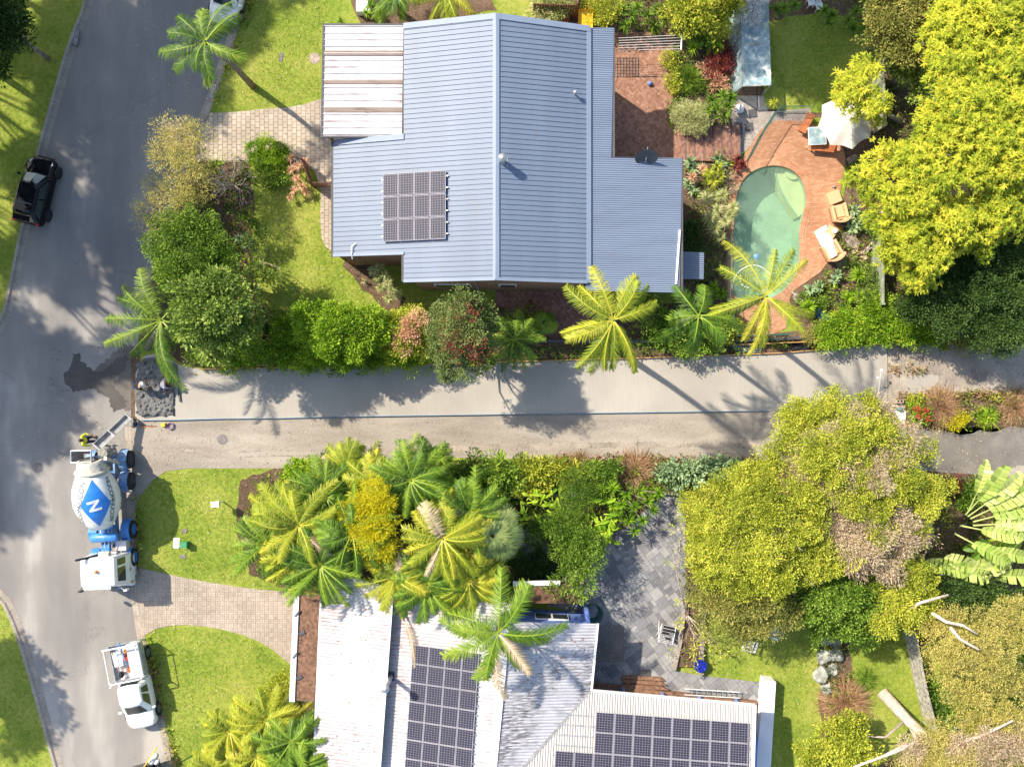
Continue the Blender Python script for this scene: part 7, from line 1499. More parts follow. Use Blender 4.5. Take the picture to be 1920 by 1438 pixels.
for dth in (2 * math.pi / 3, -2 * math.pi / 3): diamond(TH0 + dth, 1, 1.72, 1.38, .82, 'logoblue', .010)
def drum_text(txt, size, s_c, a_c, rot, mat, off, nm, th0=0, bold=.0, squash=1.0):
    th0 = TH0 * .75
    cu = bpy.data.curves.new('t', 'FONT'); cu.body = txt; cu.size = size; cu.align_x = 'CENTER'; cu.align_y = 'CENTER'; cu.offset = bold; cu.resolution_u = 4
    o = bpy.data.objects.new('t', cu); COL.objects.link(o); dg = bpy.context.evaluated_depsgraph_get(); me = bpy.data.meshes.new_from_object(o.evaluated_get(dg))
    bpy.data.objects.remove(o); bm = bmesh.new(); bm.from_mesh(me)
    bmesh.ops.subdivide_edges(bm, edges=[e for e in bm.edges if e.calc_length() > .12], cuts=2)
    c, s_ = math.cos(rot), math.sin(rot)
    for v in bm.verts:
        x, y = v.co.x, v.co.y * squash; S_ = s_c + (x * s_ + y * c); A_ = a_c + (x * c - y * s_)
        S_ = min(max(S_, .05), 3.25); v.co = dpt(S_, th0 + A_ / rad(S_), off)
    bmesh.ops.recalc_face_normals(bm, faces=bm.faces)
    bm.to_mesh(me); bm.free(); me.materials.clear(); return link(nm, me, M[mat], dr)
drum_text('NUCON', .40, 2.30, -.58, math.radians(74), 'lettergrey', .014, 'lettering', bold=.012)
drum_text('NUCON', .38, .98, -.88, math.radians(86), 'lettergrey', .014, 'lettering', bold=.012)
drum_text('NUCON', .36, 1.12, .90, math.radians(-104), 'lettergrey', .014, 'lettering', bold=.012)
drum_text('NUCON', .34, 2.40, 1.0, math.radians(-80), 'lettergrey', .014, 'lettering', bold=.012)
drum_text('N', .86, 1.70, .02, math.radians(-80), 'drum', .018, 'logo_letter', bold=.03)
# rear frame, hopper, chutes
hop = empty('hopper', (-3.6, -.35, 0)); hop.parent = mx
a_ = [(-.42, -.55, 3.25), (.22, -.55, 3.25), (.22, .55, 3.25), (-.42, .55, 3.25)]; b_ = [(-.2, -.2, 2.55), (.1, -.2, 2.55), (.1, .25, 2.55), (-.2, .25, 2.55)]
MB().loft([a_, b_], cap=False).build('funnel', M['cement'], hop)
MB().loft([[(x * 1.02, y * 1.02, z) for x, y, z in a_], [(x * .98, y * .98, z + .0) for x, y, z in b_]], cap=False).build('funnel_outside', M['grey'], hop)
mb = MB()
for i in range(4): mb.tube([a_[i], a_[(i + 1) % 4]], .035, 8)
mb.build('funnel_rim', M['steel'], hop)
mb = MB(); mb.tube([(-3.4, -.8, 1.0), (-3.35, -.85, 2.2), (-3.3, -.7, 2.9)], .05, 8); mb.tube([(-3.4, .8, 1.0), (-3.35, .85, 2.2), (-3.3, .7, 2.9)], .05, 8); mb.tube([(-3.55, .1, 1.0), (-3.6, .1, 2.6)], .08, 8); mb.build('rear_frame', M['truckblue2'], mx)
MB().box((-3.30, .82, 2.1), (.16, .14, 1.7), ry=-.25).build('frame_arm', M['steel'], mx)
MB().lathe([(.36, 0), (.36, .25), (.26, .55), (.2, .55)], (-3.75, .28, 1.55), seg=20).build('chute_swivel', M['cement'], mx)
def chute(a, b, wid, nm, parent, mat='grey'):
    a, b = Vector(a), Vector(b); d = b - a; n = 8; h = Vector((d.x, d.y, 0)).normalized(); s = Vector((-h.y, h.x, 0)); rings = []
    for p in (a, b):
        rings.append([tuple(p + s * math.cos(t) * wid + Vector((0, 0, -math.sin(t) * wid * .8))) for t in [math.pi * k / n for k in range(n + 1)]] + [tuple(p + s * math.cos(t) * (wid - .03) + Vector((0, 0, -math.sin(t) * (wid - .03) * .8))) for t in [math.pi * k / n for k in range(n, -1, -1)]])
    c = MB().loft(rings).build(nm, M[mat], parent)
    for p in (a, b): MB().box(p + Vector((0, 0, .02)), (.06, wid * 2.1, .05), rz=math.atan2(h.y, h.x)).build('chute_bracket', M['steel'], c)
    for sg in (-1, 1): MB().tube([a + s * sg * wid, b + s * sg * wid], .022, 6).build('chute_lip', M['steel'], c)
    return c
Ri = Matrix.Rotation(math.radians(87.9), 3, 'Z')
def mxl(px, py, z): return Ri @ (W(px, py, z) - mx.location)
chute(mxl(181, 838, 1.75), mxl(209, 812, 1.32), .26, 'chute', mx); chute(mxl(210, 811, 1.24), mxl(241, 781, .72), .22, 'extension_chute', mx)
# water tank and deck behind the cab
MB().tube([(1.02, -.72, 1.75), (1.02, -.62, 1.75), (1.02, .72, 1.75), (1.02, .82, 1.75)], [.16, .26, .26, .18], 20).build('water_tank', M['truckblue'], mx, smooth=True)
mb = MB(); mb.box((.75, -.1, 1.3), (.9, .7, .25)); mb.box((.5, .35, 1.4), (.25, .25, .5)); mb.box((.3, -.35, 1.5), (.3, .2, .4)); mb.build('gearbox_frame', M['truckblue'], mx, bevel=.02)
mb = MB()
for y in (-.3, -.1, .12, .3): mb.tube([(.3, y, 1.5), (1.0, y + .1, 1.62), (1.9, y, 1.45)], .03, 6)
mb.build('hoses', M['steel'], mx)
MB().box((1.62, -.05, 1.35), (.5, .5, .35)).build('engine_cover', M['truckblue'], mx, bevel=.03)
MB().box((1.60, .72, 1.02), (.58, .62, .5)).build('tool_box', M['alu'], mx, bevel=.02)
MB().box((-1.35, -.7, 1.1), (.5, .3, .5)).build('side_tank', M['truckblue2'], mx, bevel=.03)
MB().tube([(1.92, -.15, 2.0), (1.92, .42, 2.0)], .17, 16).build('muffler', M['drumcream'], mx)
MB().tube([(1.92, -.15, 2.0), (1.98, -.5, 2.6), (2.0, -.95, 3.1)], [.07, .07, .06], 10).build('exhaust_stack', M['black'], mx)
MB().tube([(1.92, .3, 1.5), (1.95, .62, 1.5), (1.95, .7, 1.9)], .05, 8).build('intake_pipe', M['steel'], mx)
# cab
mb = MB(); yw = 1.06
def cr(z, x0, x1, w_, c=.1): return [(x0, -w_ + c, z), (x0 + c, -w_, z), (x1 - c, -w_, z), (x1, -w_ + c, z), (x1, w_ - c, z), (x1 - c, w_, z), (x0 + c, w_, z), (x0, w_ - c, z)]
cabm = MB().loft([cr(.55, 2.05, 3.80, 1.16), cr(1.2, 2.0, 3.85, 1.18), cr(1.55, 2.0, 3.82, 1.12), cr(2.45, 1.98, 3.66, .98), cr(2.6, 2.0, 3.6, .94), cr(2.66, 2.12, 3.45, .82)]).build('cab', M['carwhite'], mx, bevel=.02)
for (x0, x1) in ((2.14, 2.52), (2.64, 3.5)):
    for s in (-1, 1):
        mb = MB(); q = [(x0, s * 1.10, 1.62), (x1, s * 1.10, 1.62), (x1 - (.12 if x1 > 3 else 0), s * .985, 2.35), (x0, s * .985, 2.35)]
        glass_quad(mb, *(q if s < 0 else q[::-1]), .02); mb.build('side_window', M['glass'], cabm)
mb = MB(); glass_quad(mb, (3.84, -.95, 1.6), (3.84, .95, 1.6), (3.70, .85, 2.38), (3.70, -.85, 2.38), .02); mb.build('windscreen', M['glass'], cabm)
MB().box((3.88, 0, .62), (.22, 2.3, .38)).build('bumper', M['carwhite'], mx, bevel=.05)
MB().lathe([(.10, 0), (.10, .1), (.07, .17), (0, .19)], (2.75, -.02, 2.66), seg=16).build('beacon', M['orange'], cabm)
mb = MB(); mb.box((3.62, 0, 2.68), (.22, 1.5, .04))
for y in (-.6, -.2, .2, .6): mb.box((3.6, y, 2.72), (.3, .02, .03))
mb.build('sun_visor', M['carwhite'], cabm)
for s in (-1, 1):
    mr = MB().box((3.95, s * 1.28, 2.0), (.10, .2, .34)).tube([(3.7, s * 1.05, 2.3), (3.93, s * 1.28, 2.2)], .02, 6).build('mirror', M['dkgrey'] if s < 0 else M['white'], mx)
    MB().box((2.95, s * 1.19, 1.2), (.16, .03, .05)).build('door_handle', M['black'], cabm)
    MB().box((3.72, s * 1.17, 1.0), (.14, .06, .18)).build('indicator', M['orange'], cabm)
    MB().box((3.15, s * 1.14, .55), (.55, .2, .06)).build('step', M['steel'], cabm)

# ---- things at the bottom edge: loaded trailer
tr = empty('trailer', W(292, 1462, 0), math.radians(-74), 'dark loaded trailer cut by the bottom edge behind the white utility', 'trailer')
MB().box((0, 0, .55), (2.6, 1.6, .12)).build('deck', M['dkgrey'], tr)
for c, d in (((1.28, 0, .75), (.05, 1.6, .35)), ((-1.28, 0, .75), (.05, 1.6, .35)), ((0, .78, .75), (2.5, .05, .35)), ((0, -.78, .75), (2.5, .05, .35))): MB().box(c, d).build('side_board', M['dkgrey'], tr)
for s in (-1, 1): wheel(tr, (0, s * .92, .32), .32, .2, s)
MB().box((-.7, 0, .9), (.9, 1.2, .3), rz=.2).build('dark_cover', M['black'], tr, bevel=.1)
o = MB().tube([(0, 0, 0), (.35, .1, .15), (.8, -.1, .1)], [.2, .26, .16], 10).tube([(.1, -.2, .1), (.6, -.3, .2)], [.12, .16], 8).build('canvas_bag', M['canvas'], smooth=True, subsurf=1); o.location = W(284, 1432, .95); o.rotation_euler = (0, 0, 1.1); tag(o, 'crumpled pale bag on top of the dark trailer', 'bag')
p, q = W(294, 1400, 1.9), W(262, 1450, .9); o = MB().tube([p - q, (0, 0, 0)], .035, 8).build('pole', M['yellow']); o.location = q; tag(o, 'long orange-yellow pole standing up from the dark trailer', 'pole')

# ------------------------------------------------------------------ people
def skinned(name, pts, edges, mat, parent, root=0, sub=2):
    me = bpy.data.meshes.new(name); me.from_pydata([p[:3] for p in pts], edges, []); o = link(name, me, mat, parent, False)
    md = o.modifiers.new('skin', 'SKIN'); md.use_smooth_shade = True
    for i, p in enumerate(pts):
        r = p[3]; me.skin_vertices[0].data[i].radius = (r, p[4] if len(p) > 4 else r)
    for i in range(len(pts)): me.skin_vertices[0].data[i].use_root = (i == root)
    s_ = o.modifiers.new('sub', 'SUBSURF'); s_.levels = sub; s_.render_levels = sub
    return o
def person(label, loc, rz, J, shirt, trousers, head_mat, hat=None, sleeves='long', legs='long', dark='blackcloth'):
    """J: joints dict of local positions; pelvis, chest, neck, head, sh/el/ha l r, hip/kn/ft l r"""
    root = empty('person', loc, rz, label, 'person')
    order = ['pelvis', 'waist', 'chest', 'neck', 'headb', 'head', 'shl', 'ell', 'hal', 'shr', 'elr', 'har', 'hipl', 'knl', 'ftl', 'toel', 'hipr', 'knr', 'ftr', 'toer']
    J = {k: Vector(v) for k, v in J.items()}
    J.setdefault('waist', J['pelvis'].lerp(J['chest'], .5)); J.setdefault('headb', J['neck'].lerp(J['head'], .5))
    for s in 'lr': J.setdefault('toe' + s, J['ft' + s] + Vector((.2, 0, -.03)))
    rad_ = dict(pelvis=.15, waist=.14, chest=.16, neck=.055, headb=.085, head=.10, shl=.065, ell=.042, hal=.03, shr=.065, elr=.042, har=.03, hipl=.095, knl=.062, ftl=.042, toel=.038, hipr=.095, knr=.062, ftr=.042, toer=.038)
    pts = [(*J[k], rad_[k]) for k in order]; ix = {k: i for i, k in enumerate(order)}
    E = [('pelvis', 'waist'), ('waist', 'chest'), ('chest', 'neck'), ('neck', 'headb'), ('headb', 'head'), ('chest', 'shl'), ('shl', 'ell'), ('ell', 'hal'), ('chest', 'shr'), ('shr', 'elr'), ('elr', 'har'), ('pelvis', 'hipl'), ('hipl', 'knl'), ('knl', 'ftl'), ('ftl', 'toel'), ('pelvis', 'hipr'), ('hipr', 'knr'), ('knr', 'ftr'), ('ftr', 'toer')]
    body = skinned('body', pts, [(ix[a], ix[b]) for a, b in E], M['skin'], root)
    mb = MB()   # hands: palm, four curled fingers of unequal length, thumb
    for s in 'lr':
        h = J['ha' + s]; d = (h - J['el' + s]).normalized(); u = d.cross(Vector((0, 0, 1))); u = u.normalized() if u.length > .1 else Vector((0, 1, 0)); n = u.cross(d)
        mb.tube([h, h + d * .05, h + d * .09], [.028, .038, .034], 8)
        for i, ln in enumerate((.065, .078, .072, .055)):
            b = h + d * .085 + u * (.027 - .018 * i); mb.tube([b, b + d * ln * .5 - n * .01, b + d * ln * .8 - n * .035], [.009, .0085, .007], 6)
        b = h + d * .04 + u * (.035 if s == 'l' else -.035); sg = 1 if s == 'l' else -1; mb.tube([b, b + u * sg * .025 + d * .03, b + u * sg * .03 + d * .055 - n * .02], [.011, .01, .008], 6)
    mb.build('hands', M['skin'], body, smooth=True)
    hd, nk = J['head'], J['neck']; f = Vector(J.get('face', (1, 0, 0))).normalized(); sd_ = f.cross(Vector((0, 0, 1))).normalized()
    mb = MB(); mb.tube([hd + f * .09 + Vector((0, 0, -.01)), hd + f * .125 + Vector((0, 0, -.045))], [.012, .018], 6)
    for sg in (-1, 1): mb.lathe([(0, -.01), (.028, 0), (0, .012)], tuple(hd + sd_ * sg * .098), axis='Y', seg=10)
    mb.build('face_features', M['skin'], body)
    mb = MB()
    for sg in (-1, 1): mb.lathe([(0, -.006), (.012, 0), (0, .006)], tuple(hd + f * .092 + sd_ * sg * .035 + Vector((0, 0, .01))), axis='X', seg=8)
    mb.box(hd + f * .094 + Vector((0, 0, -.07)), (.01, .05, .012)); mb.build('eyes_and_mouth', M['hair'], body)
    sc = lambda k, e: (*J[k], rad_[k] + e)
    ks = ['pelvis', 'waist', 'chest', 'shl', 'shr'] + (['ell', 'elr'] if sleeves == 'long' else [])
    P_ = [sc(k, .028) for k in ks]; P_[0] = (*(J['pelvis'].lerp(J['waist'], .3)), .17); iv = {k: i for i, k in enumerate(ks)}
    Ee = [('pelvis', 'waist'), ('waist', 'chest'), ('chest', 'shl'), ('chest', 'shr')]
    if sleeves == 'long':
        Ee += [('shl', 'ell'), ('shr', 'elr')]
        for s in 'lr': P_.append((*(J['el' + s].lerp(J['ha' + s], .85)), .045)); iv['cf' + s] = len(P_) - 1; Ee.append(('el' + s, 'cf' + s))
    else:
        for s in 'lr': P_.append((*(J['sh' + s].lerp(J['el' + s], .7)), .07)); iv['cf' + s] = len(P_) - 1; Ee.append(('sh' + s, 'cf' + s))
    skinned('shirt', P_, [(iv[a], iv[b]) for a, b in Ee], M[shirt], root)
    ks = ['pelvis', 'hipl', 'hipr']; P_ = [sc(k, .02) for k in ks]; Ee = [(0, 1), (0, 2)]
    for i, s in enumerate('lr'):
        P_.append((*(J['kn' + s] if legs == 'long' else J['hip' + s].lerp(J['kn' + s], .85)), .082)); Ee.append((1 + i, len(P_) - 1))
        if legs == 'long': P_.append((*(J['kn' + s].lerp(J['ft' + s], .9)), .062)); Ee.append((len(P_) - 2, len(P_) - 1))
    skinned('trousers', P_, Ee, M[trousers], root)
    for s in 'lr':
        t = J['toe' + s]; g = J['ft' + s]; dd = (t - g); dd.z = 0; dd = dd.normalized() if dd.length > .01 else Vector((1, 0, 0)); mb = MB(); mb.tube([g - dd * .06 + Vector((0, 0, -.02)), g + dd * .08 + Vector((0, 0, -.03)), g + dd * .2 + Vector((0, 0, -.04))], [.055, .055, .04], 8); mb.build('boot', M['blackcloth'], root, smooth=True)
    up = (hd - nk).normalized()
    if hat:
        mb = MB(); R_ = up.to_track_quat('Z', 'Y').to_matrix(); V = []
        prof = [(.21 if hat == 'white' else .14, .02), (.115, .05), (.11, .11), (.06, .14), (0, .145)]
        for r_, h_ in prof:
            for k in range(20): a = 2 * math.pi * k / 20; V.append(hd + R_ @ Vector((r_ * math.cos(a), r_ * math.sin(a), h_ - .02)))
        mb.add(V, [[i * 20 + k, i * 20 + (k + 1) % 20, (i + 1) * 20 + (k + 1) % 20, (i + 1) * 20 + k] for i in range(4) for k in range(20)]); mb.build('hat', M[hat], root)
    else:
        mb = MB(); c = hd + up * .03 - f * .02; V = []; seg = 16
        for i in range(6):
            ph = math.pi * .56 * i / 5
            for k in range(seg): a = 2 * math.pi * k / seg; V.append(c + Vector((math.cos(a) * math.sin(ph) * .118, math.sin(a) * math.sin(ph) * .112, math.cos(ph) * .115)))
        mb.add(V, [[i * seg + k, i * seg + (k + 1) % seg, (i + 1) * seg + (k + 1) % seg, (i + 1) * seg + k] for i in range(5) for k in range(seg)]); mb.build('hair', M['hair'], root, smooth=True)
    return root
# operator standing at the chute, leaning a little, facing the chute (east)
person('person in a hi-vis yellow long sleeved shirt and navy trousers standing beside the mixer chute', (*W2(176, 823, 0), 0), math.radians(10),
       dict(pelvis=(0, 0, .95), chest=(.03, 0, 1.33), neck=(.06, 0, 1.50), head=(.10, .02, 1.66), face=(1, .2, -.3), shl=(.03, .22, 1.42), ell=(.16, .34, 1.2), hal=(.38, .26, 1.14), shr=(.03, -.22, 1.42), elr=(.14, -.36, 1.18), har=(.36, -.34, 1.08), hipl=(.0, .11, .9), knl=(.08, .13, .5), ftl=(.0, .14, .1), hipr=(0, -.11, .9), knr=(.16, -.13, .5), ftr=(.18, -.14, .1)), 'hivis', 'navy', 'hair', legs='long')
# raking in the wet concrete, bent forward, facing east
person('person in a white hat and black shirt bending over the wet concrete with a rake', (*W2(271, 722, .2), .16), math.radians(-4),
       dict(pelvis=(-.22, -.02, .82), chest=(.12, .0, 1.06), neck=(.26, .02, 1.14), head=(.36, .08, 1.18), face=(.8, 0, -.7), shl=(.14, .2, 1.08), ell=(.3, .26, .86), hal=(.48, .18, .74), shr=(.14, -.2, 1.06), elr=(.34, -.22, .84), har=(.58, -.02, .72), hipl=(-.2, .1, .8), knl=(.02, .16, .46), ftl=(-.14, .17, .06), hipr=(-.2, -.12, .8), knr=(.08, -.26, .45), ftr=(-.05, -.3, .06)), 'blackcloth', 'navy', 'hair', hat='white', sleeves='short', legs='short')
person('dark haired person in a grey-blue shirt kneeling and drawing the screed board over the concrete', (*W2(316, 722, .1), .16), math.radians(2),
       dict(pelvis=(-.22, -.04, .36), chest=(.02, .04, .68), neck=(.14, .1, .80), head=(.24, .14, .86), face=(.8, .2, -.5), shl=(.04, .24, .72), ell=(.22, .46, .56), hal=(.46, .42, .20), shr=(.06, -.14, .70), elr=(.3, -.2, .44), har=(.50, -.02, .2), hipl=(-.2, .08, .36), knl=(.08, .2, .08), ftl=(-.34, .2, .06), toel=(-.5, .2, .03), hipr=(-.18, -.14, .36), knr=(.14, -.36, .1), ftr=(-.28, -.3, .06), toer=(-.44, -.3, .03)), 'greycloth', 'navy', 'hair', sleeves='short', legs='short')
a, b = W(327, 683, .22), W(336, 753, .22); o = MB().box((0, 0, 0), ((a - b).length, .09, .05)).build('screed_board', M['dkgrey']); o.location = (a + b) / 2 + Vector((.05, 0, 0)); o.rotation_euler = (0, 0, math.atan2((a - b).y, (a - b).x)); tag(o, 'long dark straight screed board lying across the slab edge in front of the kneeling person', 'board')
hp = W(271, 722, .2); o = MB().tube([(0, 0, 0), (.85, .02, -.62)], .016, 6).box((.86, .02, -.64), (.04, .5, .10)).build('rake', M['steel']); o.location = hp + Vector((.42, .08, .72)); tag(o, 'concrete rake with a wide head held over the wet concrete', 'rake')

# ------------------------------------------------------------------ small things
def simple(name, mb, mat, loc, label, cat, rz=0, group=None, **kw):
    o = mb.build(name, M[mat] if isinstance(mat, str) else mat, **kw); o.location = loc; o.rotation_euler = (0, 0, rz); return tag(o, label, cat, group)
# formwork, string line
def fw(pts, name, label, cat, w_=.045, h_=.16, mat='pine'):
    P = [W(x, y, Zp + .1) for x, y in pts]; mb = MB(); c = P[0].copy()
    for a, b in zip(P[:-1], P[1:]): d = b - a; mb.box((a + b) / 2 - c, (d.length, w_, h_), rz=math.atan2(d.y, d.x))
    return simple(name, mb, mat, c, label, cat)
fw([(378, 692), (560, 689)], 'formwork_board', 'straight timber form board at the street end of the slab top edge', 'board')
fw([(560, 689), (690, 686), (960, 678)], 'formwork_board', 'timber form board along the slab between the bushy shrub and the feather palm', 'board')
fw([(962, 678), (1240, 670)], 'formwork_board', 'timber form board on the slab edge below the large driveway palm', 'board')
fw([(1242, 670), (1462, 662), (1560, 654), (1662, 644)], 'formwork_board', 'timber form board on the slab edge below the pool palm and green hedge', 'board')
fw([(440, 690), (555, 677)], 'plank', 'new yellow timber plank lying askew beside the slab near the street', 'plank', .14, .06)
fw([(392, 686), (436, 685)], 'plank', 'short pale timber offcut at the street end of the slab', 'plank', .1, .05)
fw([(265, 788), (330, 787.4), (420, 784.8), (520, 784), (620, 781.5)], 'edge_strip', 'pale blue edge strip between the fresh slab and the old driveway at the street end', 'edging', .02, .085, 'bluetape')
fw([(621, 781.5), (1000, 776)], 'edge_strip', 'bright blue edge strip in the middle of the driveway', 'edging', .02, .085, 'bluetape')
fw([(1001, 776), (1440, 770)], 'edge_strip', 'blue edge strip at the far end of the driveway under the lime tree', 'edging', .02, .085, 'bluetape')
fw([(1010, 640), (1370, 640), (1520, 633)], 'retaining_wall', 'low dark timber retaining wall behind the driveway palms', 'wall', .16, .5, 'dkgrey')
fw([(1372, 647), (1540, 640)], 'rail', 'orange brown timber rail south of the pool', 'rail', .06, .5, 'pine')
fw([(880, 935), (1105, 925)], 'sleeper', 'weathered timber sleeper edge between the driveway bed and the palm grove', 'sleeper', .2, .4, 'palet')
fw([(1215, 921), (1290, 928)], 'sleeper', 'weathered timber sleeper edge above the slate courtyard', 'sleeper', .12, .4, 'palet')
# covers and lids
def cover(px, py, r, label, mat, cat='cover', z=G, rect=None, rz=0, name='service_cover'):
    mb = MB()
    if rect: mb.box((0, 0, .012), (*rect, .024)); mb.box((0, 0, .028), (rect[0] * .8, rect[1] * .8, .01))
    else: mb.lathe([(r, 0), (r, .012), (r * .86, .012), (r * .85, .006), (r * .8, .016), (0, .018)], seg=32)
    return simple(name, mb, mat, W(px, py, z), label, cat, rz)
M['covers'] = plain('cover_iron', (.20, .175, .17), .8, var=.2, sc=12)
M['coverp'] = plain('cover_concrete', (.42, .34, .28), .9, var=.15, sc=6)
cover(70, 877, .30, 'round manhole cover in the street left of the mixer truck', 'covers', z=.004)
cover(417, 824, .30, 'round manhole cover set in the old driveway', 'covers', z=Zp)
cover(590, 110, .33, 'round concrete pit lid on the lawn beside the carport', 'coverp'); cover(527, 108, 0, 'narrow rectangular pit lid on the upper lawn', 'covers', rect=(.22, .5), rz=-.15)
cover(331, 1018, 0, 'pale rectangular pit lid on the lawn beside the green box', 'whitewall', rect=(.36, .6), rz=-.05)
cover(346, 995, 0, 'dark rectangular pit lid above the green box on the lawn', 'covers', rect=(.34, .22)); cover(343, 1043, 0, 'dark rectangular pit lid below the green box on the lawn', 'covers', rect=(.34, .22))
simple('utility_box', MB().box((0, 0, .22), (.3, .32, .44)).box((0, 0, .46), (.34, .36, .05)), 'green', W(350, 1019, G), 'small green service box standing on the lawn', 'box')
lb = empty('letterbox', W(418, 940, G), .1, 'white letterbox on a post on the lower lawn', 'letterbox'); MB().tube([(0, 0, 0), (0, 0, .95)], .04, 8).build('post', M['white'], lb); MB().box((-.05, 0, 1.05), (.42, .28, .26)).box((-.05, 0, 1.2), (.46, .32, .04)).build('box', M['white'], lb, bevel=.01)
def grate(px, py, rz, label, z):
    r = empty('storm_grate', W(px, py, z), rz, label, 'drain grate'); MB().box((0, 0, .01), (.5, .95, .02)).build('frame', M['dkgrey'], r); mb = MB()
    for i in range(7): mb.box((-.21 + .07 * i, 0, .035), (.018, .9, .02))
    for i in range(12): mb.box((0, -.42 + .076 * i, .033), (.46, .02, .018))
    mb.build('bars', M['steel'], r)
grate(140, 71, -.18, 'dark steel stormwater grate in the shade on the west kerb', .05); grate(402, 173, -.22, 'steel stormwater grate at the east kerb above the paver driveway', .05)
mb = MB()
for i in range(9): mb.box((-.7 + .175 * i, 0, 0), (.02, 1.1, .02))
for i in range(7): mb.box((0, -.54 + .18 * i, .012), (1.45, .02, .02))
simple('mesh_panel', mb, 'dkgrey', W(1174, 126, Zp + .06), 'dark square mesh panel lying on the brick patio beside the house', 'mesh')
# clothes line
cl = empty('clothes_line', W(1225, 80, G), 0, 'fold out clothes line with white end frame and dark pegs above the patio', 'clothes line'); z = 1.7
def rel(o, px, py, z): return W(px, py, z) - o.location
mb = MB(); mb.tube([rel(cl, 1279, 63, z), rel(cl, 1277, 94, z)], .04, 8); mb.tube([rel(cl, 1278, 78, z), rel(cl, 1280, 80, .1)], .035, 8); mb.build('end_frame', M['white'], cl)
mb = MB()
for i in range(6): mb.tube([rel(cl, 1160, 72 + 4.6 * i, z), rel(cl, 1278, 66 + 5.2 * i, z)], .012, 5)
mb.build('lines', M['white'], cl)
mb = MB()
for i in range(16): mb.box(rel(cl, 1153 + i * 2.8, 94.6, z - .03), (.03, .05, .10), rz=i)
mb.build('pegs', M['black'], cl)
simple('ball', MB().lathe([(0, -.14), (.09, -.11), (.14, 0), (.09, .11), (0, .14)], seg=16), 'bluewall', W(1219, 157, .24), 'small blue ball on the brick patio', 'ball', smooth=True)
# yellow tray, pots
simple('slide_tray', MB().loft([[(-.35, -.5, 0), (.35, -.5, 0), (.35, .5, .35), (-.35, .5, .35)], [(-.42, -.5, .2), (.42, -.5, .2), (.42, .5, .55), (-.42, .5, .55)]], cap=False).box((0, 0, .17), (.7, 1.0, .03), rx=.34), 'yellow', W(1097, 42, .9), 'yellow plastic tray behind the house against the fence', 'tray')
def pot(px, py, r, label, mat='terracotta', h=.35, soil=True):
    root = empty('plant_pot', W(px, py, G), 0, label, 'pot'); MB().lathe([(r * .7, 0), (r, h), (r * 1.08, h), (r * 1.08, h + .04), (r * .9, h + .04), (r * .85, h - .04)], seg=24).build('pot', M[mat], root, smooth=False)
    MB().lathe([(r * .88, h - .05), (0, h - .04)], seg=20).build('soil', M['mulch'], root)
pot(1060, 39, .22, 'round terracotta pot in the shade behind the house'); pot(1135, 44, .2, 'round terracotta pot right of the yellow tray'); pot(1310, 1243, .34, 'cobalt blue glazed pot in the narrow planter', 'bluepot', .5); pot(1367, 601, .2, 'grey rimmed pot beside the pool fence corner', 'greentank')
simple('pale_block', MB().box((0, 0, .3), (.8, .9, .6)), 'whitewall', W(684, 16, G), 'pale square box in the shade at the top edge above the carport', 'box')
for px, py, rz, lb in ((1517, 10, .2, 'left one of two white garden chairs in the shade at the top edge'), (1531, 16, .4, 'right one of two white garden chairs in the shade at the top edge')):
    c = empty('garden_chair', W(px, py, G), rz, lb, 'chair'); MB().box((0, 0, .42), (.42, .42, .04)).build('seat', M['white'], c, bevel=.02); MB().box((0, .22, .66), (.4, .03, .5)).build('backrest', M['white'], c)
    for x in (-.18, .18):
        for y in (-.18, .18): MB().box((x, y, .2), (.04, .04, .4)).build('leg', M['white'], c)
# film covered frame
ff = empty('covered_frame', W(1402, 103, G), math.radians(2), 'long timber frame covered with sagging clear blue film beside the shaded lawn', 'frame'); L_, Wf, hf = 4.7, 1.6, 1.5
mb = MB()
for x in (-Wf / 2, Wf / 2):
    for y in (-L_ / 2, 0, L_ / 2): mb.box((x, y, hf / 2), (.06, .06, hf))
for x in (-Wf / 2, Wf / 2): mb.box((x, 0, hf), (.06, L_, .06))
for y in (-L_ / 2, 0, L_ / 2): mb.box((0, y, hf + .031), (Wf, .06, .06))
mb.build('poles', M['palet'], ff)
nx, ny = 14, 40; V = []; 
for i in range(nx):
    for j in range(ny):
        u, v = i / (nx - 1), j / (ny - 1); x = -Wf / 2 + Wf * u; y = -L_ / 2 + L_ * v; s_ = math.sin(math.pi * u) * abs(math.sin(2 * math.pi * v)) ** .8
        V.append((x + .02, y, hf + .07 - .38 * s_ + .02 * math.sin(9 * u + 13 * v)))
F = [(i * ny + j, i * ny + j + 1, (i + 1) * ny + j + 1, (i + 1) * ny + j) for i in range(nx - 1) for j in range(ny - 1)]
MB().add(V, F).build('film_top', M['film'], ff, smooth=True)
mb = MB(); V = []
for j in range(ny):
    y = -L_ / 2 + L_ * j / (ny - 1)
    V += [(-Wf / 2 - .03, y, hf + .07), (-Wf / 2 - .12 - .08 * math.sin(j * .9), y, hf * .5), (-Wf / 2 - .3 - .06 * math.sin(j * 1.7), y, .05)]
mb.add(V, [(3 * j + k, 3 * j + k + 1, 3 * j + 3 + k + 1, 3 * j + 3 + k) for j in range(ny - 1) for k in range(2)]); mb.build('film_side', M['film'], ff, smooth=True)
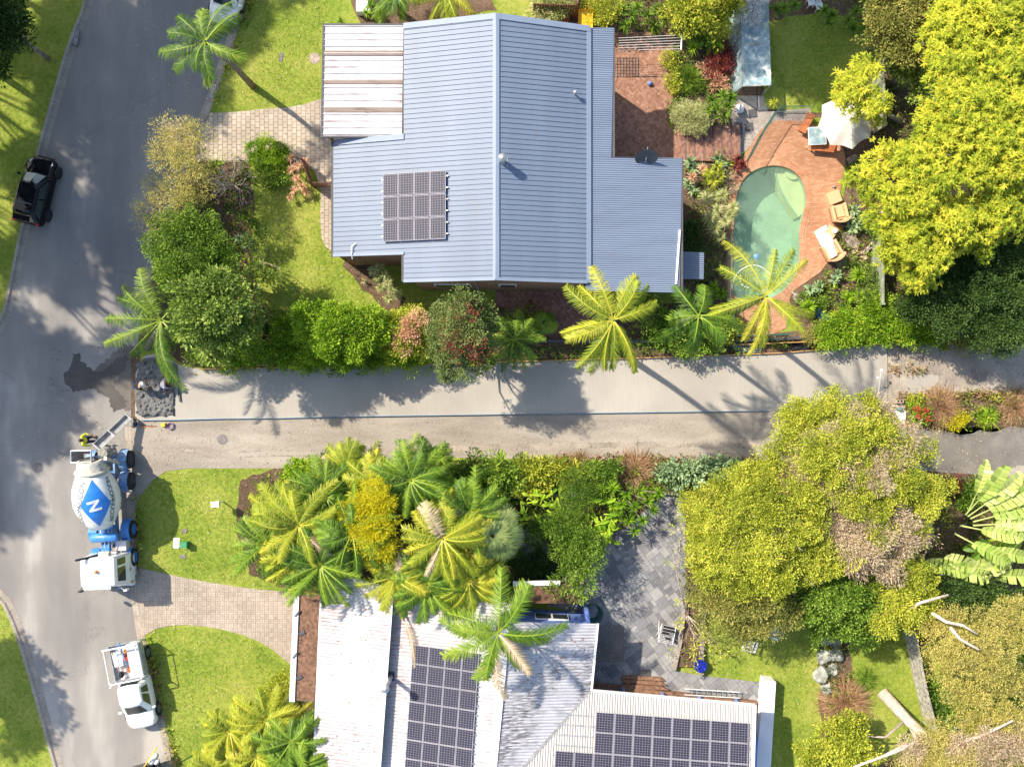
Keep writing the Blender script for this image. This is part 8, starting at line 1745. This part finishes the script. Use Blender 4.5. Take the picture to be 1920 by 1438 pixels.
# umbrella
um = empty('umbrella', W(1560, 248, G), math.radians(12), 'cream canvas patio umbrella half covered by feathery boughs', 'umbrella'); R_ = 1.62; zt = 2.75
V = [(0, 0, zt)]; n8 = 8; F = []; seg = 6
for i in range(n8 * seg):
    a = 2 * math.pi * i / (n8 * seg); k = (i % seg) / seg; sc = 1 - .14 * math.sin(math.pi * k); sag = .05 * math.sin(math.pi * k)
    V.append((R_ * .5 * math.cos(a) * (1 - .03 * math.sin(math.pi * k)), R_ * .5 * math.sin(a) * (1 - .03 * math.sin(math.pi * k)), zt - .26 - sag * .7)); V.append((R_ * math.cos(a) * sc, R_ * math.sin(a) * sc, zt - .62 - sag * .2))
m_ = n8 * seg
for i in range(m_): a, b = 1 + 2 * i, 1 + 2 * ((i + 1) % m_); F += [[0, a, b], [a, a + 1, b + 1, b]]
MB().add(V, F).build('canopy', M['canvas'], um); mb = MB()
for i in range(n8): a = 2 * math.pi * i / n8; mb.tube([(0, 0, zt - .03), (R_ * math.cos(a), R_ * math.sin(a), zt - .64)], .012, 5)
mb.build('ribs', M['teak'], um); MB().tube([(0, 0, 0), (0, 0, zt + .08)], .03, 8).build('pole', M['teak'], um)
def bench(px, py, rz, label, L_=1.5):
    b = empty('bench', W(px, py, G), rz, label, 'bench'); mb = MB()
    for i in range(4): mb.box((0, -.17 + .115 * i, .43), (L_, .10, .03))
    mb.build('seat', M['teak'], b)
    for x in (-L_ / 2 + .15, L_ / 2 - .15):
        for y in (-.15, .15): MB().box((x, y, .21), (.06, .06, .41)).build('leg', M['teak'], b)
bench(1540, 281, math.radians(-6), 'orange-brown timber bench in front of the umbrella'); bench(1508, 235, math.radians(62), 'orange-brown timber bench half hidden behind the umbrella', 1.2)
tb = empty('patio_table', W(1524, 262, G), .05, 'white framed glass table under the edge of the umbrella', 'table'); mb = MB()
for a, b in (((-.5, -.5), (.5, -.5)), ((.5, -.5), (.5, .5)), ((.5, .5), (-.5, .5)), ((-.5, .5), (-.5, -.5))): mb.tube([(*a, .72), (*b, .72)], .02, 6)
mb.build('frame', M['white'], tb); MB().box((0, 0, .735), (.98, .98, .012)).build('glass_top', M['film'], tb)
for x in (-.48, .48):
    for y in (-.48, .48): MB().tube([(x, y, 0), (x, y, .72)], .02, 6).build('leg', M['white'], tb)
# wicker armchair + ottoman, lounger + towel, side table
ot = empty('ottoman', W(1560, 373, G), math.radians(22), 'square tan wicker ottoman above the wicker armchair', 'ottoman'); MB().box((0, 0, .2), (.74, .72, .38)).build('base', M['tan'], ot, bevel=.03); MB().box((0, 0, .42), (.72, .7, .08)).build('cushion', M['tan'], ot, bevel=.03)
def wicker(root, L_=.85, arms=True, Wd=.88):
    MB().box((0, -.02, .2), (Wd, L_, .36)).build('base', M['tan'], root, bevel=.03); MB().box((0, .02, .41), (Wd - .3, L_ - .15, .08)).build('seat', M['tan'], root, bevel=.03)
    for s in (-1, 1): MB().box((s * (Wd / 2 - .07), 0, .34), (.14, L_, .62)).build('armrest', M['tan'], root, bevel=.04)
    mb = MB(); rings = []
    for k in range(9): u = -1 + 2 * k / 8; x = u * Wd / 2; y = -L_ / 2 - .14 * (1 - u * u); rings.append([(x, y + .09, .2), (x, y - .03, .2), (x, y - .13, .86), (x, y - .02, .88)])
    mb.loft(rings); mb.build('backrest', M['tan'], root)
ac = empty('armchair', W(1568, 400, G), math.radians(14), 'tan wicker armchair beside the lime agave cluster', 'armchair'); wicker(ac)
ln = empty('lounger', W(1554, 471, G), math.radians(30), 'tan wicker lounge chair under a white towel beside the pool', 'lounge chair'); wicker(ln, .9, True, .95)
MB().box((-.0, .95, .2), (.7, .85, .36)).build('footstool', M['tan'], ln, bevel=.03)
tw = MB(); V = []; nn = 24
for i in range(nn):
    v = i / (nn - 1); y = 1.42 - 1.85 * v; z = .43 + (.03 * math.sin(i)) * .3 + (0.1 * max(0, (v - .75)) * 4 if v > .75 else 0); ww = .40 if v < .5 else .40 - .22 * (v - .5) * 2
    for k in range(6): u = -1 + 2 * k / 5; V.append((u * ww - .05 - .1 * v * 1.5 + .1, y, z + .04 + .012 * math.sin(k * 2 + i)))
tw.add(V, [(6 * i + k, 6 * i + k + 1, 6 * i + 6 + k + 1, 6 * i + 6 + k) for i in range(nn - 1) for k in range(5)])
o = tw.build('towel', M['towel'], smooth=True); o.location = ln.location; o.rotation_euler = (0, 0, math.radians(30)); sm = o.modifiers.new('s', 'SOLIDIFY'); sm.thickness = .02; tag(o, 'white towel draped along the wicker lounge chair', 'towel')
st_ = empty('side_table', W(1553, 437, G), math.radians(-32), 'small tan side table between the wicker armchair and the lounge chair', 'side table'); MB().box((0, 0, .45), (.62, .62, .04)).build('table_top', M['tan'], st_)
for x in (-.27, .27):
    for y in (-.27, .27): MB().box((x, y, .22), (.05, .05, .44)).build('leg', M['tan'], st_)
o = simple('bowl', MB().lathe([(.03, 0), (.10, .03), (.15, .1), (.13, .1), (.08, .04), (0, .03)], seg=20), 'white', W(1564, 433, .58), 'small white bowl on the tan side table', 'bowl')
simple('ashtray', MB().box((0, 0, .05), (.16, .1, .1)).lathe([(.06, .1), (.04, .16), (0, .16)], seg=10), 'steel', W(1563, 351, Zp), 'tiny silver canister on the terrace above the ottoman', 'canister')
# pool bits
simple('pool_cleaner', MB().lathe([(.14, 0), (.16, .03), (.09, .06), (0, .08)], seg=18), 'bluetape', W(1418, 481, G - .06), 'small round blue skimmer float near the palm in the pool', 'float')
mb = MB(); P = [(1372, 545), (1376, 520), (1392, 503), (1412, 496), (1432, 502), (1446, 516)]; c = W(1400, 520, G - .04); mb.tube([tuple(W(x, y, G - .04) - c) for x, y in smooth_poly(P, 2, False)], .03, 6)
simple('pool_hose', mb, 'white', c, 'long white cleaner hose arc floating at the south end of the pool', 'hose')
mb = MB(); P = [(1388, 516), (1387, 528), (1394, 537), (1404, 540)]; c = W(1394, 530, G - .04); mb.tube([tuple(W(x, y, G - .04) - c) for x, y in smooth_poly(P, 2, False)], .03, 6)
simple('pool_hose', mb, 'white', c, 'short inner loop of white cleaner hose in the pool', 'hose')
# tarps
def cloth(name, pts, z, mat, label, cat, amp=.08, seed=1):
    rr = np.random.default_rng(seed); poly = smooth_poly(pts, 1); n = 26; xs = np.linspace(min(p[0] for p in poly), max(p[0] for p in poly), n); ys = np.linspace(min(p[1] for p in poly), max(p[1] for p in poly), n)
    c = W(pts[0][0], pts[0][1], z); V = []; idx = {}; ph = rr.uniform(0, 6, 6)
    for i in range(n):
        for j in range(n):
            x, y = xs[i], ys[j]; h = amp * (math.sin(x * .9 + ph[0]) * math.sin(y * .7 + ph[1] + x * .2) + .5 * math.sin(x * 1.7 - y * 1.3 + ph[2]) + 1.2)
            p = W(x, y, z) - c; V.append((p.x, p.y, h))
    F = [(i * n + j, i * n + j + 1, (i + 1) * n + j + 1, (i + 1) * n + j) for i in range(n - 1) for j in range(n - 1) if inside(((xs[i] + xs[i + 1]) / 2, (ys[j] + ys[j + 1]) / 2), poly)]
    return simple(name, MB().add(V, F), mat, c, label, cat)
cloth('tarp', [(1528, 578), (1538, 580), (1552, 590), (1568, 600), (1556, 604), (1540, 602), (1530, 594)], G + .05, 'tarp', 'crumpled bright blue tarp above the green hedge', 'tarp', .1, 2)
cloth('tarp', [(1368, 644), (1404, 640), (1426, 646), (1428, 660), (1396, 664), (1374, 655)], G + .04, 'greycloth', 'crumpled grey plastic sheet below the pool palm', 'tarp', .05, 3)
cloth('tarp', [(1480, 642), (1524, 640), (1530, 652), (1500, 661), (1478, 656)], G + .04, 'black', 'crumpled black plastic sheet on the slab edge beside the hedge', 'tarp', .08, 4)
simple('rod', MB().tube([(0, 0, .1), (.85, -.75, .2)], .02, 6), 'white', W(1484, 548, G), 'thin white pole lying from the terrace to the spiky plant by the blue tarp', 'pole')
# fences
def fence(name, pts, hgt, label, cat, mat='palet', board=.12, gap=.02, th=.025, post=2.2, lean=0, postmat=None):
    P = [W(x, y, G) for x, y in pts]; c = P[0].copy(); root = empty(name, c, 0, label, cat); mb = MB(); mp = []; rr = random.Random(3)
    for a, b in zip(P[:-1], P[1:]):
        d = b - a; n = int(d.length / (board + gap)); an = math.atan2(d.y, d.x)
        for i in range(n): q = a.lerp(b, (i + .5) / n) - c; mb.box((q.x, q.y, hgt / 2 + rr.uniform(-.01, .01)), (board, th, hgt), rz=an)
        for i in range(max(2, int(d.length / post) + 1)): q = a.lerp(b, i / max(1, int(d.length / post))) - c; mp.append((q, an))
    mb.build('boards', M[mat], root)
    for q, an in mp:
        if True: MB().box((q.x, q.y, hgt / 2 + .04), (.09, .09, hgt + .08), rz=an).build('post', M[postmat or mat], root)
    mb = MB()
    for a, b in zip(P[:-1], P[1:]):
        d = b - a; m_ = (a + b) / 2 - c
        for z in (.3, hgt - .2): mb.box((m_.x, m_.y, z), (d.length, .07, .05), rz=math.atan2(d.y, d.x))
    mb.build('rails', M[postmat or mat], root)
fence('timber_fence', [(1692, 1172), (1712, 1270), (1732, 1352)], 1.7, 'grey paling fence along the lower right lawn', 'fence')
fence('metal_fence', [(1634, 445), (1634, 575)], 1.7, 'green-grey metal sheet fence east of the pool terrace', 'fence', 'fencegreen', .3, .01)
fence('metal_fence', [(1634, 130), (1638, 250)], 1.7, 'green-grey metal sheet fence partly hidden behind the feathery boughs', 'fence', 'fencegreen', .3, .01)
fence('timber_fence', [(1000, 30), (1080, 32), (1084, -30)], 1.6, 'dark brown paling fence behind the north side of the house', 'fence', 'timber')
fence('gate_screen', [(574, 308), (590, 352), (628, 352)], 1.3, 'brown slatted screen and gate between the salmon plants and the house', 'gate', 'timber', .06, .04)
def railing(name, pts, hgt, label, mat='poolrail'):
    P = [W(x, y, G) for x, y in pts]; c = P[0].copy(); root = empty(name, c, 0, label, 'pool fence'); mb = MB(); mr = MB()
    for a, b in zip(P[:-1], P[1:]):
        d = b - a; n = int(d.length / .11)
        for i in range(n + 1): q = a.lerp(b, i / n) - c; mb.box((q.x, q.y, hgt / 2), (.016, .016, hgt))
        for z in (.12, hgt): mr.tube([tuple(a - c + Vector((0, 0, z))), tuple(b - c + Vector((0, 0, z)))], .022, 6)
    mb.tube([(0, 0, hgt), (.01, 0, hgt)], .02, 4); n_ = len(mb.v); mb.v += mr.v; mb.f += [[i + n_ for i in f] for f in mr.f]; mb.m += mr.m; mb.a += mr.a; mb.build('rail_panel', M[mat], root)
railing('pool_fence', [(1452, 212), (1420, 262), (1398, 304)], 1.2, 'dark green tubular pool fence between the gravel path and the terrace'); railing('pool_fence', [(1362, 440), (1360, 560), (1372, 628)], 1.2, 'dark green tubular pool fence along the west coping of the pool'); railing('pool_fence', [(1372, 632), (1476, 628)], 1.2, 'dark tubular pool fence south of the pool'); railing('pool_fence', [(1452, 212), (1512, 212)], 1.2, 'dark green tubular pool fence along the gravel strip')
# brick steps with sleeper risers
for i in range(7):
    x0 = 1270 + i * 17; y0 = 246 + (0 if i < 3 else -12); z1 = Zp + .02 + .05 * i; mb = MB(); V, F_, A_ = bricks(PL([(x0, y0), (x0 + 15, y0), (x0 + 15, 302), (x0, 302)], z1), 0, 'run', .23, .11, .01, math.pi / 2)
    me_ = MB(); me_.prism(PL([(x0, y0), (x0 + 15, y0), (x0 + 15, 302), (x0, 302)], z1), G, z1, 1); n_ = len(me_.v); me_.v += [(v[0], v[1], z1 + .006) for v in V]
    for f, a in zip(F_, A_): me_.f.append([q + n_ for q in f]); me_.m.append(0); me_.a.append(a)
    tag(me_.build('brick_step', [M['redbrick'], M['groutr']]), kind='structure')
    mb = MB(); mb.prism(PL([(x0 + 15, y0), (x0 + 17, y0), (x0 + 17, 302), (x0 + 15, 302)], z1), G, z1 + .02); tag(mb.build('brick_step_riser', M['dkgrey']), kind='structure')
for px, py, rz, lb in ((1411, 213, .15, 'square dark stepping stone highest on the gravel path'), (1404, 238, .1, 'square dark stepping stone lowest on the gravel path'), (1384, 242, .05, 'long dark stepping stone beside the brick steps')):
    simple('stepping_stone', MB().box((0, 0, .025), (.46, .46 if px > 1390 else .7, .05)), 'dkgrey', W(px, py, Zp + .006), lb, 'paver', rz, bevel=.01)
simple('pool_filter_box', MB().box((0, 0, .15), (.34, .42, .3)).box((0, 0, .32), (.38, .46, .04)), 'whitewall', W(1385, 207, G), 'small pale box beside the big round spiky clump on the gravel', 'box', .15)
# rocks
def rock(px, py, r, lb, seed, flat=.5, mat='rock', group=None, z=G):
    bm = bmesh.new(); bmesh.ops.create_icosphere(bm, subdivisions=3, radius=r); rr = random.Random(seed); d = [(Vector((rr.gauss(0, 1), rr.gauss(0, 1), rr.gauss(0, 1))).normalized(), rr.uniform(.55, .9)) for _ in range(9)]
    sx, sy = rr.uniform(.8, 1.15), rr.uniform(.8, 1.15)
    for v in bm.verts:
        u = v.co.normalized()
        for n_, k in d:
            q = u.dot(n_)
            if q > k: v.co -= n_ * (q - k) * r * .9
        v.co.x *= sx; v.co.y *= sy; v.co.z *= flat
    me = bpy.data.meshes.new('rock'); bm.to_mesh(me); bm.free(); o = link('rock', me, M[mat], smooth=False); o.location = W(px, py, z + r * flat * .4); return tag(o, lb, 'rock', group)
for i, (px, py, r, lb) in enumerate(((1549, 1198, .48, 'tall lichen rock at the upper left of the rock group'), (1568, 1204, .36, 'small round lichen rock at the upper right of the rock group'), (1566, 1228, .62, 'largest lichen rock with a hollow in the middle of the rock group'), (1546, 1232, .46, 'smooth lichen rock left of the largest one'), (1563, 1254, .38, 'pale lichen rock below the largest one'), (1542, 1264, .52, 'dark spotted rock at the bottom of the rock group'), (1550, 1290, .42, 'flat pale rock just above the coppery grass clump'))): rock(px, py, r, lb, i + 1)
for i, (px, py, r, lb) in enumerate(((1592, 440, .5, 'brown rock beside the tan side table'), (1600, 455, .42, 'flat brown rock below the lime agave cluster'), (1580, 488, .5, 'flat brown rock behind the wicker lounge chair'), (1600, 300, .45, 'brown rock at the south east side of the umbrella'), (1280, 546, .32, 'grey rock at the south east corner of the house wing'), (1495, 560, .4, 'brown rock at the south rim of the terrace'))): rock(px, py, r, lb, i + 30, .35, 'bark')
simple('driftwood', MB().tube([(0, 0, .05), (.4, .35, .15), (.75, .8, .1)], [.07, .08, .03], 7).tube([(.1, -.1, .05), (.5, .3, .12), (.9, .6, .1)], [.06, .06, .02], 7), 'palebark', W(1612, 478, G), 'weathered driftwood branches against the green metal fence', 'driftwood')
# fallen trunk and dead frond
simple('leaning_trunk', MB().tube([(0, 0, .1), (.9, -1.1, 1.3), (2.0, -2.2, 2.6), (3.2, -4.0, 4.2)], [.36, .30, .26, .18], 10).tube([(.9, -1.1, 1.3), (-.6, -1.9, 1.9), (-1.8, -1.7, 2.2)], [.10, .07, .03], 6).tube([(1.6, -1.9, 2.2), (.2, -3.3, 2.9), (-1.2, -3.6, 3.1)], [.12, .08, .03], 6).tube([(.9, -1.1, 1.2), (1.2, -2.0, 1.8), (1.9, -2.6, 2.3)], [.12, .1, .08], 6), 'palebark', W(1652, 1296, G), 'thick pale bare trunk leaning over the lower right lawn', 'tree trunk', smooth=True)
L = Leaves(); pinnate(L, np.array([0, 0, 0.]), math.radians(-58), 2.6, .05, .05, 60, .55, .03, .5, twist=-.25, ldroop=.1); o = L.build('dead_frond', LM['dry']); o.location = Vector(ray_plane(760, 1160, plB)) + Vector((0, 0, .35)); o.rotation_euler = (0, 0, 0)
tag(o, 'dried brown palm frond lying on the white corrugated roof above the solar panels', 'palm frond')
o2 = MB().tube([(-.35, .55, .02), (0, 0, 0)], [.10, .05], 8).build('frond_sheath', M['timber'], o)
# courtyard things
mb = MB()
for k in range(5): mb.lathe([(.42 + .035 * k, .02 + .03 * k), (.455 + .035 * k, .05 + .03 * k), (.42 + .035 * k, .08 + .03 * k), (.40 + .035 * k, .05 + .03 * k), (.42 + .035 * k, .02 + .03 * k)], seg=32, c=(.02 * k, -.03 * k, 0), cap=False)
simple('garden_hose', mb, 'poolrail', W(1109, 1146, Zp + .02), 'coiled dark green garden hose beside the blue wall', 'hose')
dr_ = empty('drying_rack', W(1246, 1181, Zp), math.radians(-12), 'white wire drying rack with dark clothes in the slate courtyard', 'drying rack'); mb = MB()
for i in range(12): mb.tube([(-.42, -.5 + .09 * i, .85), (.42, -.5 + .09 * i, .85)], .009, 5)
for x in (-.42, .42): mb.tube([(x, -.52, .85), (x, .52, .85)], .016, 6); mb.tube([(x, -.45, 0), (x, .45, .83)], .014, 6); mb.tube([(x, .45, 0), (x, -.45, .83)], .014, 6)
mb.build('frame', M['white'], dr_)
for i, (x, y, w_) in enumerate(((0, .40, .6), (.05, .2, .7), (-.1, .02, .4), (.1, -.25, .3))):
    o = MB().box((0, 0, .02), (w_, .10, .02)).box((0, -.05, -.2), (w_, .012, .4)).box((0, .05, -.15), (w_, .012, .3)).build('dark_cloth', M['blackcloth']); Rz = Matrix.Rotation(math.radians(-12), 3, 'Z'); q = dr_.location + Rz @ Vector((x, y, .86)); o.location = q; o.rotation_euler = (0, 0, math.radians(-12))
    tag(o, ('dark garment at the top end of the drying rack', 'widest dark garment on the drying rack', 'narrow dark garment in the middle of the drying rack', 'small dark garment at the low end of the drying rack')[i], 'clothes')
simple('drain_grate', MB().box((0, 0, .02), (.6, .4, .04)).box((0, 0, .045), (.54, .34, .01)), 'dkgrey', W(1210, 1261, Zp + .02), 'dark metal grate on the slate paving above the timber steps', 'grate')
pl_ = empty('planter', W(1292, 1190, G), 0, 'narrow mulch planter with grey concrete borders between the courtyard and the lawn', 'planter')
for pts, nm in (([(1283, 1128), (1288, 1129), (1279, 1205), (1268, 1256), (1262, 1256), (1274, 1200)], 'border'), ([(1318, 1135), (1325, 1135), (1320, 1190), (1320, 1265), (1312, 1265), (1313, 1190)], 'border')):
    mb = MB(); mb.prism(PL(pts, G + .35), G, G + .35); child(mb.build(nm, M['kerb'], pl_), pl_)
mb = MB(); mb.prism(PL([(1288, 1129), (1318, 1135), (1313, 1190), (1312, 1250), (1269, 1250), (1279, 1205)], G + .2), G, G + .2); child(mb.build('soil', M['mulch'], pl_), pl_)
ld = empty('ladder', W(1335, 1299, .5), math.radians(-3.5), 'white aluminium ladder lying on the verandah deck edge', 'ladder'); mb = MB()
for y in (-.17, .17): MB().box((0, y, .04), (3.2, .03, .07)).build('rail', M['white'], ld)
for i in range(11): MB().box((-1.5 + .3 * i, 0, .04), (.035, .32, .03)).build('rung', M['steel'], ld)
for px, py, rz, lb in ((1402, 1204, -.35, 'white slatted lawn chair nearest the courtyard'), (1448, 1180, 1.2, 'white slatted lawn chair further right under the olive tree')):
    c = empty('lawn_chair', W(px, py, G), rz, lb, 'chair'); mb = MB()
    for i in range(7): mb.box((-.24 + .08 * i, 0, .38), (.06, .5, .025))
    mb.build('seat', M['white'], c); mb = MB()
    for i in range(7): x = -.24 + .08 * i; mb.box((x * 1.12, -.36, .66 - abs(x) * .4), (.06, .03, .66 - abs(x) * .8), rx=-.35)
    mb.build('backrest', M['white'], c)
    for s in (-1, 1): MB().box((s * .36, 0, .56), (.12, .62, .03)).build('armrest', M['white'], c, bevel=.01)
    for x in (-.3, .3):
        for y in (-.25, .25): MB().box((x, y, .2), (.05, .05, .4)).build('leg', M['white'], c)
# driveway end things
cb_ = MB(); cb_.box((0, 0, .19), (.42, .03, .2)); cb_.box((0, .17, .19), (.42, .03, .2)); 
for x in (-.19, 0, .19): cb_.box((x, .085, .19), (.04, .14, .2))
simple('concrete_block', cb_, 'coverp', W(1684, 755, G - .05), 'hollow grey concrete block with two holes at the end of the slab', 'block', .12)
simple('slatted_lid', MB().box((0, 0, .12), (.58, .74, .04)).box((-.2, 0, .15), (.1, .74, .02)).box((-.07, 0, .15), (.1, .74, .02)).box((.06, 0, .15), (.1, .74, .02)).box((.19, 0, .15), (.1, .74, .02)).box((0, 0, .06), (.5, .66, .12)), 'white', W(1687, 783, G), 'white slatted lid beside the red flowers', 'lid', -.04)
simple('green_pot', MB().lathe([(.09, 0), (.12, .3), (.10, .42), (0, .44)], seg=16), 'greentank', W(1683, 767, G), 'small grey-green post cap between the concrete block and the slatted lid', 'post cap')
a, b = W(1652, 694, 1.3), W(1644, 762, .2); o = MB().tube([a - b, (0, 0, 0)], .018, 6).box(a - b + Vector((0, 0, .02)), (.12, .16, .04)).box(a - b + Vector((-.12, -.42, -.2)), (.14, .10, .06)).build('float_handle', M['white']); o.location = b; tag(o, 'long white handled float tool leaning at the far end of the slab', 'tool')
# kerb side tools
bk = empty('bucket', W(258, 795, G), 0, 'grey cement crusted bucket at the corner where the slab meets the street', 'bucket'); MB().lathe([(.12, 0), (.17, .3), (.15, .3), (.11, .02)], seg=20).build('pail', M['steel'], bk); MB().tube([(-.17, 0, .3), (0, .1, .4), (.17, 0, .3)], .01, 6).build('handle', M['black'], bk)
simple('bag', MB().box((0, 0, .1), (.35, .45, .2)), 'cement', W(249, 792, G), 'lumpy cement bag beside the grey bucket', 'bag', .4, bevel=.06)
for dy, lb in ((-1.5, 'upper one of two long handled tools lying beside the grey bucket'), (1.5, 'lower one of two long handled tools lying beside the grey bucket')):
    simple('hand_tool', MB().tube([(0, 0, .03), (.75, .0, .03)], .014, 6).box((-.02, 0, .04), (.24, .05, .03)), 'orange' if dy > 0 else 'dkgrey', W(269, 799 + dy, Zp), lb, 'tool', .03 * dy)
vb = empty('concrete_vibrator', W(314, 798, Zp), 0, 'small yellow engine with a coiled purple hose on the old driveway', 'tool'); MB().box((-.18, .05, .12), (.26, .2, .22)).build('engine', M['yellow'], vb, bevel=.03); mb = MB()
for k in range(3): mb.lathe([(.13 + .03 * k, .03 + .03 * k), (.16 + .03 * k, .05 + .03 * k), (.13 + .03 * k, .07 + .03 * k), (.11 + .03 * k, .05 + .03 * k), (.13 + .03 * k, .03 + .03 * k)], (.2, -.02, 0), seg=20, cap=False)
mb.build('hose', M['purple'], vb)
